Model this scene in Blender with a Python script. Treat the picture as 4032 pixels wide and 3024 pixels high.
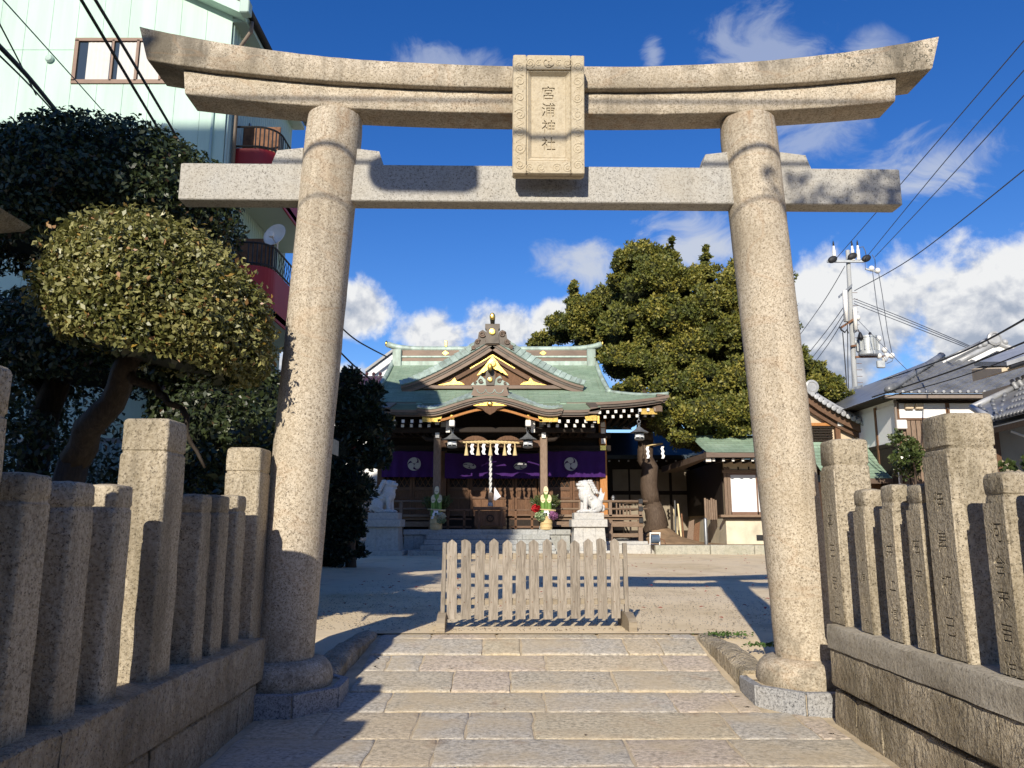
import bpy, bmesh, math, random
import numpy as np
from mathutils import Matrix, Vector, Euler
R = math.radians
for _o in list(bpy.data.objects):
    bpy.data.objects.remove(_o)
SC = bpy.context.scene
COL = SC.collection

# ---------------------------------------------------------------- camera
cam = bpy.data.cameras.new('camera')
cam.sensor_fit = 'HORIZONTAL'; cam.sensor_width = 36.0
cam.lens = 36.0 * 3030 / 4032
cam.clip_start = 0.05; cam.clip_end = 3000
camo = bpy.data.objects.new('camera', cam); COL.objects.link(camo)
camo.location = (0, 0, 1.5)
PITCH = R(10.34)
camo.rotation_euler = (R(90) + PITCH, 0, 0)
SC.camera = camo

# ---------------------------------------------------------------- light
SUN_EL, SUN_AZ = R(26), R(13)          # sun behind the viewer, to the left
sund = Vector((-math.sin(SUN_AZ) * math.cos(SUN_EL), -math.cos(SUN_AZ) * math.cos(SUN_EL), math.sin(SUN_EL)))
sl = bpy.data.lights.new('sun', 'SUN'); sl.energy = 5.0; sl.angle = R(0.55); sl.color = (1.0, 0.915, 0.775)
so = bpy.data.objects.new('sun', sl); COL.objects.link(so)
so.rotation_euler = sund.to_track_quat('Z', 'Y').to_euler(); so.location = sund * 60

SC.view_settings.view_transform = 'Standard'; SC.view_settings.look = 'None'
SC.view_settings.exposure = 0.2; SC.view_settings.gamma = 1.0
SC.view_settings.use_curve_mapping = False
SC.cycles.max_bounces = 5; SC.cycles.diffuse_bounces = 3; SC.cycles.glossy_bounces = 2; SC.cycles.transmission_bounces = 2
SC.cycles.caustics_reflective = False; SC.cycles.caustics_refractive = False

# ---------------------------------------------------------------- node helpers
class NT:
    def __init__(s, tree):
        s.t = tree; s.n = tree.nodes; s.l = tree.links
    def new(s, typ, **kw):
        n = s.n.new(typ)
        for k, v in kw.items(): setattr(n, k, v)
        return n
    def put(s, sock, v):
        if isinstance(v, bpy.types.NodeSocket): s.l.new(v, sock)
        elif v is not None:
            try: sock.default_value = v
            except Exception:
                sock.default_value = (v[0], v[1], v[2], 1.0) if hasattr(v, '__len__') else (v, v, v)
    def math(s, op, a, b=None, c=None, clamp=False):
        n = s.new('ShaderNodeMath', operation=op); n.use_clamp = clamp
        s.put(n.inputs[0], a)
        if b is not None: s.put(n.inputs[1], b)
        if c is not None: s.put(n.inputs[2], c)
        return n.outputs[0]
    def vmath(s, op, a, b=None):
        n = s.new('ShaderNodeVectorMath', operation=op)
        s.put(n.inputs[0], a)
        if b is not None: s.put(n.inputs[1], b)
        return n.outputs[0]
    def noise(s, vec, scale, detail=3, rough=0.55, dist=0.0, out='Fac'):
        n = s.new('ShaderNodeTexNoise'); s.put(n.inputs['Vector'], vec)
        n.inputs['Scale'].default_value = scale; n.inputs['Detail'].default_value = detail
        n.inputs['Roughness'].default_value = rough; n.inputs['Distortion'].default_value = dist
        return n.outputs[out]
    def voro(s, vec, scale, feature='F1', out='Distance', rnd=1.0):
        n = s.new('ShaderNodeTexVoronoi', feature=feature); s.put(n.inputs['Vector'], vec)
        n.inputs['Scale'].default_value = scale; n.inputs['Randomness'].default_value = rnd
        return n.outputs[out]
    def ramp(s, fac, stops, interp='LINEAR'):
        n = s.new('ShaderNodeValToRGB'); n.color_ramp.interpolation = interp
        el = n.color_ramp.elements
        while len(el) < len(stops): el.new(0.5)
        for e, (p, c) in zip(el, stops):
            e.position = p; e.color = (c[0], c[1], c[2], 1) if hasattr(c, '__len__') else (c, c, c, 1)
        s.put(n.inputs[0], fac); return n.outputs[0]
    def mix(s, fac, a, b, typ='MIX'):
        n = s.new('ShaderNodeMix', data_type='RGBA', blend_type=typ)
        s.put(n.inputs['Factor'], fac)
        for k, v in ((6, a), (7, b)):
            if isinstance(v, bpy.types.NodeSocket): s.l.new(v, n.inputs[k])
            else: n.inputs[k].default_value = (v[0], v[1], v[2], 1)
        return n.outputs[2]
    def mapr(s, v, a, b, c=0.0, d=1.0, smooth=False):
        n = s.new('ShaderNodeMapRange'); n.clamp = True
        if smooth: n.interpolation_type = 'SMOOTHSTEP'
        s.put(n.inputs[0], v)
        for i, q in enumerate((a, b, c, d)): n.inputs[i + 1].default_value = q
        return n.outputs[0]
    def sep(s, v):
        n = s.new('ShaderNodeSeparateXYZ'); s.put(n.inputs[0], v); return n.outputs
    def comb(s, x, y, z):
        n = s.new('ShaderNodeCombineXYZ')
        for i, q in enumerate((x, y, z)): s.put(n.inputs[i], q)
        return n.outputs[0]
    def bump(s, h, strength=0.3, dist=0.01, nrm=None):
        n = s.new('ShaderNodeBump'); n.inputs['Strength'].default_value = strength
        n.inputs['Distance'].default_value = dist; s.put(n.inputs['Height'], h)
        if nrm is not None: s.put(n.inputs['Normal'], nrm)
        return n.outputs[0]

# ---------------------------------------------------------------- sky
world = bpy.data.worlds.new('World'); SC.world = world; world.use_nodes = True
wt = NT(world.node_tree); wt.n.clear()
def build_sky():
    w = wt
    sky = w.new('ShaderNodeTexSky', sky_type='NISHITA'); sky.sun_disc = False
    sky.sun_elevation = SUN_EL; sky.sun_rotation = math.pi + SUN_AZ
    sky.altitude = 0; sky.air_density = 1.0; sky.dust_density = 0.25; sky.ozone_density = 3.0
    hsv = w.new('ShaderNodeHueSaturation'); w.l.new(sky.outputs[0], hsv.inputs['Color'])
    hsv.inputs['Saturation'].default_value = 1.34; hsv.inputs['Value'].default_value = 1.74
    hsv.inputs['Hue'].default_value = 0.517
    d = w.new('ShaderNodeTexCoord').outputs['Generated']
    x, y, z = w.sep(d)
    az = w.math('ARCTAN2', x, y)
    el = w.math('ARCSINE', z)
    # low cumulus banks and thin wisps: direction-space fractal noise gathered into banks
    q = w.comb(w.math('MULTIPLY', az, 1.0), el, 0.37)
    warp = w.noise(q, 7.0, 3, 0.5, out='Color')
    qw = w.vmath('ADD', q, w.vmath('MULTIPLY', w.vmath('SUBTRACT', warp, (0.5, 0.5, 0.5)), (0.05, 0.05, 0.0)))
    n1 = w.noise(qw, 9.0, 8, 0.60)
    n2 = w.noise(qw, 24.0, 5, 0.6)
    banks = [(-0.20, 0.262, 0.085, 0.050), (-0.115, 0.245, 0.09, 0.045), (-0.02, 0.250, 0.075, 0.048), (0.055, 0.262, 0.045, 0.035), 
             (0.43, 0.245, 0.16, 0.105), (0.58, 0.215, 0.17, 0.095), (0.36, 0.20, 0.14, 0.11), (-0.10, 0.17, 0.3, 0.055), (0.86, 0.22, 0.22, 0.09), (-0.66, 0.20, 0.22, 0.06), (-1.1, 0.22, 0.3, 0.05), (1.4, 0.22, 0.3, 0.05)]
    acc = None
    for (a, e, wa, we) in banks:
        da = w.math('DIVIDE', w.math('SUBTRACT', az, a), wa)
        de = w.math('DIVIDE', w.math('SUBTRACT', el, e), we)
        g = w.math('SUBTRACT', 1.0, w.math('SQRT', w.math('ADD', w.math('MULTIPLY', da, da), w.math('MULTIPLY', de, de))))
        acc = g if acc is None else w.math('MAXIMUM', acc, g)
    acc = w.math('MAXIMUM', acc, -1.0)
    dens = w.math('ADD', acc, w.math('MULTIPLY', w.math('SUBTRACT', n1, 0.5), 2.3))
    cum = w.mapr(dens, 0.02, 0.42, 0, 1, True)
    # thin high wisps
    wisps = [(0.10, 0.325, 0.085, 0.05), (0.25, 0.35, 0.11, 0.05), (-0.095, 0.575, 0.10, 0.035), (0.345, 0.56, 0.10, 0.075), (0.20, 0.575, 0.022, 0.03), (0.40, 0.46, 0.10, 0.05), (0.53, 0.40, 0.10, 0.05), (0.47, 0.53, 0.05, 0.03), (1.0, 0.6, 0.2, 0.1), (-1.2, 0.5, 0.3, 0.1), (2.2, 0.5, 0.3, 0.1)]
    acw = None
    for (a, e, wa, we) in wisps:
        da = w.math('DIVIDE', w.math('SUBTRACT', az, a), wa)
        de = w.math('DIVIDE', w.math('SUBTRACT', el, e), we)
        g = w.math('SUBTRACT', 1.0, w.math('SQRT', w.math('ADD', w.math('MULTIPLY', da, da), w.math('MULTIPLY', de, de))))
        acw = g if acw is None else w.math('MAXIMUM', acw, g)
    acw = w.math('MAXIMUM', acw, -0.6)
    qs = w.vmath('MULTIPLY', qw, (1.0, 1.7, 1.0))
    n3 = w.noise(qs, 11.0, 6, 0.62, 0.6)
    dw = w.math('ADD', acw, w.math('MULTIPLY', w.math('SUBTRACT', n3, 0.5), 2.4))
    wisp = w.math('MULTIPLY', w.mapr(dw, 0.12, 0.95, 0, 1, True), w.mapr(el, 0.44, 0.36, 0.5, 0.92))
    # cloud light: bright sunlit tops, blue-grey bellies
    lit = w.math('ADD', w.math('MULTIPLY', w.math('SUBTRACT', n2, 0.5), 1.1), w.mapr(el, 0.17, 0.32, 0.25, 0.95))
    n4 = w.noise(w.vmath('ADD', qw, (0.0, 0.012, 0.0)), 9.0, 5, 0.55)
    lit = w.math('ADD', lit, w.math('MULTIPLY', w.math('SUBTRACT', n1, n4), 5.0))
    ccol = w.ramp(lit, [(0.05, (4.6, 5.3, 6.6)), (0.4, (7.2, 7.6, 8.4)), (0.8, (10.6, 10.7, 10.8))])
    wcol = (7.2, 7.8, 9.0)
    base = w.mix(wisp, hsv.outputs[0], wcol)
    fin = w.mix(cum, base, ccol)
    # keep the ramp inside its range: ramp colours are scaled here
    bg = w.new('ShaderNodeBackground'); w.l.new(fin, bg.inputs[0]); bg.inputs[1].default_value = SKY_STR
    out = w.new('ShaderNodeOutputWorld'); w.l.new(bg.outputs[0], out.inputs[0])
SKY_STR = 0.072
build_sky()
# ---------------------------------------------------------------- object helpers
CX, CY, FPX = 2016.0, 1512.0, 3030.0
def at(px, py, Y):
    """survey helper: the world point seen at a photo pixel when it stands at distance Y"""
    u = (px - CX) / FPX; v = (CY - py) / FPX; k = math.cos(PITCH) - v * math.sin(PITCH)
    return Vector((Y * u / k, Y, 1.5 + Y * (math.sin(PITCH) + v * math.cos(PITCH)) / k))
SS = 4032 / 2212
def at2(x, y, Y): return at(x * SS, y * SS, Y)

WM = {}
def tag(o, label=None, cat=None, group=None, kind=None):
    if label: o['label'] = label
    if cat: o['category'] = cat
    if group: o['group'] = group
    if kind: o['kind'] = kind
    return o
def thing(name, label, cat, loc=(0, 0, 0), rz=0.0, group=None):
    o = bpy.data.objects.new(name, None); COL.objects.link(o)
    o.empty_display_size = 0.2
    o.location = loc; o.rotation_euler = (0, 0, rz)
    WM[o.name] = (Matrix.Translation(Vector(loc)) @ Matrix.Rotation(rz, 4, 'Z')).inverted()
    return tag(o, label, cat, group)
def link(name, me, parent=None):
    o = bpy.data.objects.new(name, me); COL.objects.link(o)
    if parent is not None:
        o.parent = parent; WM[o.name] = WM.get(parent.name, Matrix())
    else: WM[o.name] = Matrix()
    return o
def copy_tree(o, parent=None, loc=None, rz=None):
    c = o.copy(); COL.objects.link(c)
    if parent is not None: c.parent = parent
    if loc is not None: c.location = loc
    if rz is not None: c.rotation_euler = (0, 0, rz)
    for ch in list(o.children): copy_tree(ch, c)
    return c

class MB:
    def __init__(s): s.v = []; s.f = []; s.uv = {}; s.m = []; s.cm = 0
    def add(s, vs, fs, M=None):
        b = len(s.v)
        if M is not None: vs = [M @ Vector(p) for p in vs]
        s.v.extend([tuple(p) for p in vs])
        for f in fs: s.f.append(tuple(i + b for i in f)); s.m.append(s.cm)
        return b
    def hexa(s, p):
        s.add(p, [(3, 2, 1, 0), (4, 5, 6, 7), (0, 1, 5, 4), (1, 2, 6, 5), (2, 3, 7, 6), (3, 0, 4, 7)])
    def box(s, x0, x1, y0, y1, z0, z1, M=None):
        s.add([(x0, y0, z0), (x1, y0, z0), (x1, y1, z0), (x0, y1, z0), (x0, y0, z1), (x1, y0, z1), (x1, y1, z1), (x0, y1, z1)],
              [(3, 2, 1, 0), (4, 5, 6, 7), (0, 1, 5, 4), (1, 2, 6, 5), (2, 3, 7, 6), (3, 0, 4, 7)], M)
    def rbox(s, x0, x1, y0, y1, z0, z1, b=0.01, M=None, jit=0.0, rng=None):
        cx, cy = (x0 + x1) / 2, (y0 + y1) / 2; hx, hy = (x1 - x0) / 2, (y1 - y0) / 2
        b = min(b, hx * .45, hy * .45, (z1 - z0) * .45)
        vs = []
        for z, i in ((z0, b), (z0 + b, 0), (z1 - b, 0), (z1, b)):
            ax, ay = hx - i, hy - i
            for px, py in ((-ax + b, -ay), (ax - b, -ay), (ax, -ay + b), (ax, ay - b), (ax - b, ay), (-ax + b, ay), (-ax, ay - b), (-ax, -ay + b)):
                j = (0, 0, 0) if not jit else (rng.uniform(-jit, jit), rng.uniform(-jit, jit), rng.uniform(-jit, jit))
                vs.append((cx + px + j[0], cy + py + j[1], z + j[2]))
        fs = [tuple(range(7, -1, -1)), tuple(range(24, 32))]
        for r in range(3):
            for k in range(8):
                fs.append((r * 8 + k, r * 8 + (k + 1) % 8, r * 8 + 8 + (k + 1) % 8, r * 8 + 8 + k))
        s.add(vs, fs, M)
    def loft(s, rings, cap=True, M=None):
        n = len(rings[0]); vs = [p for r in rings for p in r]; fs = []
        for r in range(len(rings) - 1):
            for k in range(n):
                fs.append((r * n + k, r * n + (k + 1) % n, (r + 1) * n + (k + 1) % n, (r + 1) * n + k))
        if cap:
            fs.append(tuple(range(n - 1, -1, -1))); fs.append(tuple(range((len(rings) - 1) * n, len(rings) * n)))
        s.add(vs, fs, M)
    def lathe(s, prof, n=24, c=(0, 0, 0), M=None, sx=1, sy=1, ph=0):
        rings = [[(c[0] + r * sx * math.cos(ph + 2 * math.pi * k / n), c[1] + r * sy * math.sin(ph + 2 * math.pi * k / n), c[2] + z) for k in range(n)] for r, z in prof]
        s.loft(rings, True, M)
    def tube(s, pts, rad, n=8, M=None, cap=True):
        pts = [Vector(p) for p in pts]; rings = []
        if not hasattr(rad, '__len__'): rad = [rad] * len(pts)
        up = Vector((0, 0, 1)); ref = None
        for i, p in enumerate(pts):
            a = pts[max(i - 1, 0)]; b = pts[min(i + 1, len(pts) - 1)]
            t = (b - a)
            if t.length < 1e-9: t = Vector((0, 0, 1))
            t.normalize()
            if ref is None:
                ref = t.orthogonal().normalized() if abs(t.z) > .95 else t.cross(up).normalized()
            u = (ref - t * ref.dot(t))
            u = u.normalized() if u.length > 1e-6 else t.orthogonal().normalized()
            ref = u; w = t.cross(u)
            rings.append([p + (u * math.cos(2 * math.pi * k / n) + w * math.sin(2 * math.pi * k / n)) * rad[i] for k in range(n)])
        s.loft(rings, cap, M)
    def prism(s, poly, d0, d1, axis='y', M=None):
        """extrude a 2-D polygon (counter-clockwise) along an axis"""
        n = len(poly)
        def q(a, b, d): return (a, d, b) if axis == 'y' else ((d, a, b) if axis == 'x' else (a, b, d))
        vs = [q(a, b, d0) for a, b in poly] + [q(a, b, d1) for a, b in poly]
        fs = [tuple(range(n)), tuple(range(2 * n - 1, n - 1, -1))]
        for k in range(n): fs.append((k, k + n, (k + 1) % n + n, (k + 1) % n))
        s.add(vs, fs, M)
    def ball(s, c, r, n=12, m=8, M=None, rot=None):
        if not hasattr(r, '__len__'): r = (r, r, r)
        rings = []; c = Vector(c)
        for j in range(m + 1):
            t = math.pi * j / m; sn = max(math.sin(t), 0.02)
            ring = []
            for k in range(n):
                q = Vector((r[0] * sn * math.cos(2 * math.pi * k / n), r[1] * sn * math.sin(2 * math.pi * k / n), -r[2] * math.cos(t)))
                if rot is not None: q = rot @ q
                ring.append(c + q)
            rings.append(ring)
        s.loft(rings, True, M)
    def grid(s, fn, us, vs_, uvfn=None):
        """surface sheet fn(u, v) -> point"""
        nu, nv = len(us), len(vs_)
        b = len(s.v)
        for v in vs_:
            for u in us: s.v.append(tuple(fn(u, v)))
        for j in range(nv - 1):
            for i in range(nu - 1):
                s.f.append((b + j * nu + i, b + j * nu + i + 1, b + (j + 1) * nu + i + 1, b + (j + 1) * nu + i)); s.m.append(s.cm)
    def mesh(s, name, mats=None, inv=None, smooth=False, fix=True):
        me = bpy.data.meshes.new(name)
        vs = s.v
        if inv is not None: vs = [tuple(inv @ Vector(p)) for p in vs]
        me.from_pydata(vs, [], s.f)
        if mats is not None:
            if not isinstance(mats, (list, tuple)): mats = [mats]
            for m in mats: me.materials.append(m)
            if len(mats) > 1: me.polygons.foreach_set('material_index', s.m)
        if fix:
            bm = bmesh.new(); bm.from_mesh(me); bmesh.ops.recalc_face_normals(bm, faces=bm.faces); bm.to_mesh(me); bm.free()
        if smooth is True: me.polygons.foreach_set('use_smooth', [True] * len(me.polygons))
        elif smooth: me.polygons.foreach_set('use_smooth', [True] * len(me.polygons)); me.set_sharp_from_angle(angle=R(smooth))
        me.update(); return me
    def build(s, name, mat, parent=None, smooth=False, local=False, fix=True):
        inv = None if (local or parent is None) else WM.get(parent.name)
        me = s.mesh(name, mat, inv, smooth, fix)
        return link(name, me, parent)

def sqring(a, b, z, cr, n=3, c=(0, 0), jx=0):
    """rounded-corner rectangle ring, half sizes a, b"""
    pts = []
    for q, (sx, sy) in enumerate(((1, 1), (-1, 1), (-1, -1), (1, -1))):
        for k in range(n + 1):
            t = math.pi / 2 * (q + k / n)
            pts.append((c[0] + sx * (a - cr) + cr * math.cos(t), c[1] + sy * (b - cr) + cr * math.sin(t), z))
    return pts

def spread(name, V, F4, cols, mat, parent=None, smooth=False):
    """fast mesh from numpy quads; cols = per-vertex rgb attribute"""
    me = bpy.data.meshes.new(name)
    nv, nf = len(V), len(F4)
    me.vertices.add(nv); me.vertices.foreach_set('co', V.astype(np.float32).ravel())
    me.loops.add(nf * 4); me.loops.foreach_set('vertex_index', F4.astype(np.int32).ravel())
    me.polygons.add(nf); me.polygons.foreach_set('loop_start', np.arange(0, nf * 4, 4, dtype=np.int32))
    me.polygons.foreach_set('loop_total', np.full(nf, 4, dtype=np.int32))
    if cols is not None:
        at_ = me.attributes.new('tint', 'FLOAT_COLOR', 'POINT')
        c4 = np.ones((nv, 4), np.float32); c4[:, :3] = cols
        at_.data.foreach_set('color', c4.ravel())
    me.materials.append(mat); me.update(calc_edges=True); me.validate()
    if smooth: me.polygons.foreach_set('use_smooth', [True] * nf)
    if parent is not None:
        inv = WM.get(parent.name)
        if inv is not None: me.transform(inv)
    return link(name, me, parent)

def leaves(P, N, size, aspect, rng, out=0.6, up=0.0, fold=0.25, sizevar=0.35):
    """diamond leaves at points P with outward normals N -> verts, quads"""
    n = len(P)
    rnd = rng.normal(size=(n, 3)); rnd /= np.linalg.norm(rnd, axis=1, keepdims=True)
    nr = N * out + rnd * (1 - out); nr[:, 2] += up; nr /= np.linalg.norm(nr, axis=1, keepdims=True) + 1e-9
    r2 = rng.normal(size=(n, 3))
    t = np.cross(nr, r2); t /= np.linalg.norm(t, axis=1, keepdims=True) + 1e-9
    b = np.cross(nr, t)
    L = size * (1 + sizevar * rng.uniform(-1, 1, n))[:, None]; W = L * aspect
    V = np.empty((n, 4, 3))
    V[:, 0] = P - t * L * .5
    V[:, 1] = P + b * W * .5 + nr * W * fold + t * L * .05
    V[:, 2] = P + t * L * .5
    V[:, 3] = P - b * W * .5 + nr * W * fold + t * L * .05
    F = np.arange(n * 4).reshape(n, 4)
    return V.reshape(-1, 3), F
def tufts(P, D, size, aspect, rng, spread_=0.55):
    """pointed sprays at P growing along D"""
    n = len(P)
    d = D + rng.normal(size=(n, 3)) * spread_; d /= np.linalg.norm(d, axis=1, keepdims=True) + 1e-9
    b = np.cross(d, rng.normal(size=(n, 3))); b /= np.linalg.norm(b, axis=1, keepdims=True) + 1e-9
    L = size * rng.uniform(.6, 1.35, n)[:, None]; W = L * aspect
    V = np.empty((n, 4, 3))
    V[:, 0] = P - d * L * .3; V[:, 1] = P + b * W + d * L * .25; V[:, 2] = P + d * L * .7; V[:, 3] = P - b * W + d * L * .25
    return V.reshape(-1, 3), np.arange(n * 4).reshape(n, 4)
def sphere_pts(n, rng):
    v = rng.normal(size=(n, 3)); return v / np.linalg.norm(v, axis=1, keepdims=True)

# ---------------------------------------------------------------- materials
MT = {}
def newmat(name):
    m = bpy.data.materials.new(name); m.use_nodes = True
    t = NT(m.node_tree); t.n.clear()
    o = t.new('ShaderNodeOutputMaterial'); p = t.new('ShaderNodeBsdfPrincipled')
    t.l.new(p.outputs[0], o.inputs[0]); MT[name] = m
    return m, t, p
def setp(t, p, col=None, rough=None, metal=None, nrm=None, spec=None):
    if col is not None: t.put(p.inputs['Base Color'], col if isinstance(col, bpy.types.NodeSocket) else (*col[:3], 1))
    if rough is not None: t.put(p.inputs['Roughness'], rough)
    if metal is not None: p.inputs['Metallic'].default_value = metal
    if nrm is not None: t.put(p.inputs['Normal'], nrm)
    if spec is not None: p.inputs['Specular IOR Level'].default_value = spec
def pos(t): return t.new('ShaderNodeNewGeometry').outputs['Position']

def granite(name, lo, mid, hi, speck=(0.05, 0.045, 0.04), scale=34, amt=1.0, bump=0.35, bdist=0.006, stain=0.35, staincol=(0.16, 0.13, 0.10), hewn=0.0, extra=None, streak=0.0, vary=0.0):
    m, t, p = newmat(name); g = pos(t)
    n1 = t.noise(g, scale, 4, 0.72)
    n2 = t.noise(t.vmath('ADD', g, (7.3, 1.1, 4.4)), scale * 1.9, 3, 0.7)
    col = t.ramp(n1, [(0.30, lo), (0.44, mid), (0.60, hi), (0.75, mid)])
    sp = t.mapr(n2, 0.555, 0.64, 0, amt)
    col = t.mix(sp, col, speck)
    n3 = t.noise(g, 1.3, 5, 0.62)
    col = t.mix(t.math('MULTIPLY', t.mapr(n3, 0.46, 0.70), stain), col, staincol)
    n5 = t.noise(g, 4.5, 4, 0.6)
    col = t.mix(t.mapr(n5, 0.35, 0.7, 0.0, 0.30), col, t.mix(0.5, col, (hi[0] * 1.05, hi[1] * .93, hi[2] * .74)))
    st = t.noise(t.vmath('MULTIPLY', g, (7.0, 7.0, 0.55)), 1.0, 4, 0.6)
    col = t.mix(t.mapr(st, 0.52, 0.72, 0, streak), col, (lo[0] * .55, lo[1] * .55, lo[2] * .55))
    if vary: col = t.mix(1.0, col, t.mapr(t.new('ShaderNodeObjectInfo').outputs['Random'], 0, 1, 1 - vary, 1 + vary * .5), 'MULTIPLY')
    if extra: col = extra(t, g, col)
    h = t.math('ADD', t.math('MULTIPLY', n1, 0.7), t.math('MULTIPLY', n2, 0.5))
    if hewn:
        hn = t.noise(t.vmath('MULTIPLY', g, (1.0, 1.0, 0.6)), 17, 4, 0.62, 0.4)
        h = t.math('ADD', h, t.math('MULTIPLY', hn, hewn))
    setp(t, p, col, 0.85, 0, t.bump(h, bump, bdist), 0.3)
    return m

def torii_extra(t, g, col):
    x, y, z = t.sep(g)
    # lichen rings on the right end of the top lintel, soot along upper edges, rust below the lintel
    d = t.voro(t.vmath('ADD', g, t.vmath('MULTIPLY', t.noise(g, 9, 2, out='Color'), (0.05, 0.05, 0.05))), 24.0)
    ring = t.math('MULTIPLY', t.mapr(d, 0.26, 0.32), t.mapr(d, 0.50, 0.42))
    area = t.math('MULTIPLY', t.mapr(x, 2.55, 3.15), t.mapr(z, 5.62, 5.80))
    area = t.math('MULTIPLY', area, t.mapr(t.noise(g, 4.2, 3), 0.44, 0.52))
    col = t.mix(t.math('MULTIPLY', t.math('MULTIPLY', ring, area), 0.85), col, (0.05, 0.05, 0.035))
    soot = t.math('MULTIPLY', t.mapr(z, 5.58, 5.78), t.mapr(t.noise(t.vmath('MULTIPLY', g, (1.0, 1.0, 0.35)), 2.3, 5, 0.65), 0.43, 0.62))
    col = t.mix(t.math('MULTIPLY', soot, 0.85), col, (0.12, 0.105, 0.08))
    rust = t.math('MULTIPLY', t.math('MULTIPLY', t.mapr(z, 4.85, 5.28), t.mapr(z, 5.3, 5.29)), t.mapr(t.noise(t.vmath('MULTIPLY', g, (6.0, 6.0, 0.8)), 1.7, 3), 0.52, 0.66))
    col = t.mix(t.math('MULTIPLY', rust, 0.55), col, (0.24, 0.115, 0.03))
    foot = t.math('MULTIPLY', t.mapr(z, 0.85, 0.40), t.mapr(t.noise(g, 6.0, 4, 0.7), 0.40, 0.62))
    col = t.mix(t.math('MULTIPLY', foot, 0.6), col, (0.12, 0.105, 0.075))
    vein = t.math('MULTIPLY', t.mapr(t.math('ABSOLUTE', t.math('SUBTRACT', t.noise(t.vmath('MULTIPLY', g, (0.6, 0.6, 1.2)), 1.1, 3, 0.5, 0.8), 0.5)), 0.018, 0.004), 0.30)
    return t.mix(t.math('MULTIPLY', vein, 0.5), col, (0.36, 0.20, 0.09))
granite('granite_warm', (0.20, 0.16, 0.112), (0.435, 0.37, 0.28), (0.62, 0.55, 0.44), speck=(0.07, 0.055, 0.04), scale=46, amt=1.0, stain=0.45, staincol=(0.235, 0.195, 0.14), extra=torii_extra, streak=0.35)
granite('granite_pale', (0.24, 0.23, 0.205), (0.40, 0.385, 0.35), (0.49, 0.475, 0.435), speck=(0.085, 0.08, 0.07), scale=40, amt=0.9, streak=0.25, stain=0.3, staincol=(0.36, 0.31, 0.22))
def moss(t, g, col):
    x, y, z = t.sep(g)
    return t.mix(t.math('MULTIPLY', t.mapr(t.noise(t.vmath('MULTIPLY', g, (1.6, 1.6, 0.35)), 1.9, 5, 0.62), 0.46, 0.68), 0.60), col, (0.115, 0.095, 0.055))
granite('granite_rough', (0.20, 0.165, 0.115), (0.42, 0.36, 0.265), (0.59, 0.52, 0.40), speck=(0.06, 0.05, 0.04), scale=42, amt=0.95, bump=0.85, bdist=0.016, stain=0.42, staincol=(0.19, 0.155, 0.105), hewn=1.3, extra=moss, streak=0.45, vary=0.16)
granite('granite_base', (0.30, 0.25, 0.18), (0.46, 0.39, 0.285), (0.57, 0.50, 0.38), speck=(0.06, 0.05, 0.04), scale=30, amt=0.8, bump=1.0, bdist=0.03, stain=0.6, staincol=(0.22, 0.165, 0.10), hewn=2.2, extra=moss, streak=0.4, vary=0.14)
granite('granite_coping', (0.25, 0.225, 0.18), (0.37, 0.335, 0.27), (0.45, 0.41, 0.335), speck=(0.055, 0.05, 0.045), scale=34, amt=0.6, bump=0.6, bdist=0.012, stain=0.6, staincol=(0.16, 0.135, 0.095), hewn=0.9)
granite('granite_blue', (0.10, 0.105, 0.115), (0.26, 0.265, 0.275), (0.43, 0.435, 0.44), speck=(0.03, 0.03, 0.034), scale=46, amt=1.0, bump=0.2, bdist=0.004, stain=0.15)
granite('stone_plaque', (0.40, 0.335, 0.235), (0.50, 0.43, 0.31), (0.57, 0.50, 0.37), speck=(0.27, 0.215, 0.145), scale=30, amt=0.4, bump=0.25, bdist=0.005, stain=0.2, staincol=(0.40, 0.32, 0.19))
granite('stone_step', (0.24, 0.25, 0.245), (0.35, 0.36, 0.35), (0.43, 0.44, 0.43), speck=(0.17, 0.17, 0.165), scale=14, amt=0.5, bump=0.15, stain=0.5, staincol=(0.20, 0.20, 0.165))
granite('stone_pedestal', (0.33, 0.325, 0.305), (0.44, 0.435, 0.415), (0.52, 0.515, 0.49), speck=(0.33, 0.32, 0.295), scale=9, amt=0.5, bump=0.15, stain=0.3, staincol=(0.38, 0.35, 0.27))
granite('stone_terrace', (0.25, 0.245, 0.20), (0.37, 0.36, 0.30), (0.44, 0.43, 0.36), speck=(0.2, 0.19, 0.15), scale=9, amt=0.6, bump=0.3, stain=0.6, staincol=(0.21, 0.225, 0.15))
granite('stone_statue', (0.44, 0.44, 0.43), (0.54, 0.54, 0.53), (0.62, 0.62, 0.61), speck=(0.5, 0.5, 0.5), scale=14, amt=0.3, bump=0.1, stain=0.25, staincol=(0.45, 0.45, 0.43))

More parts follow.
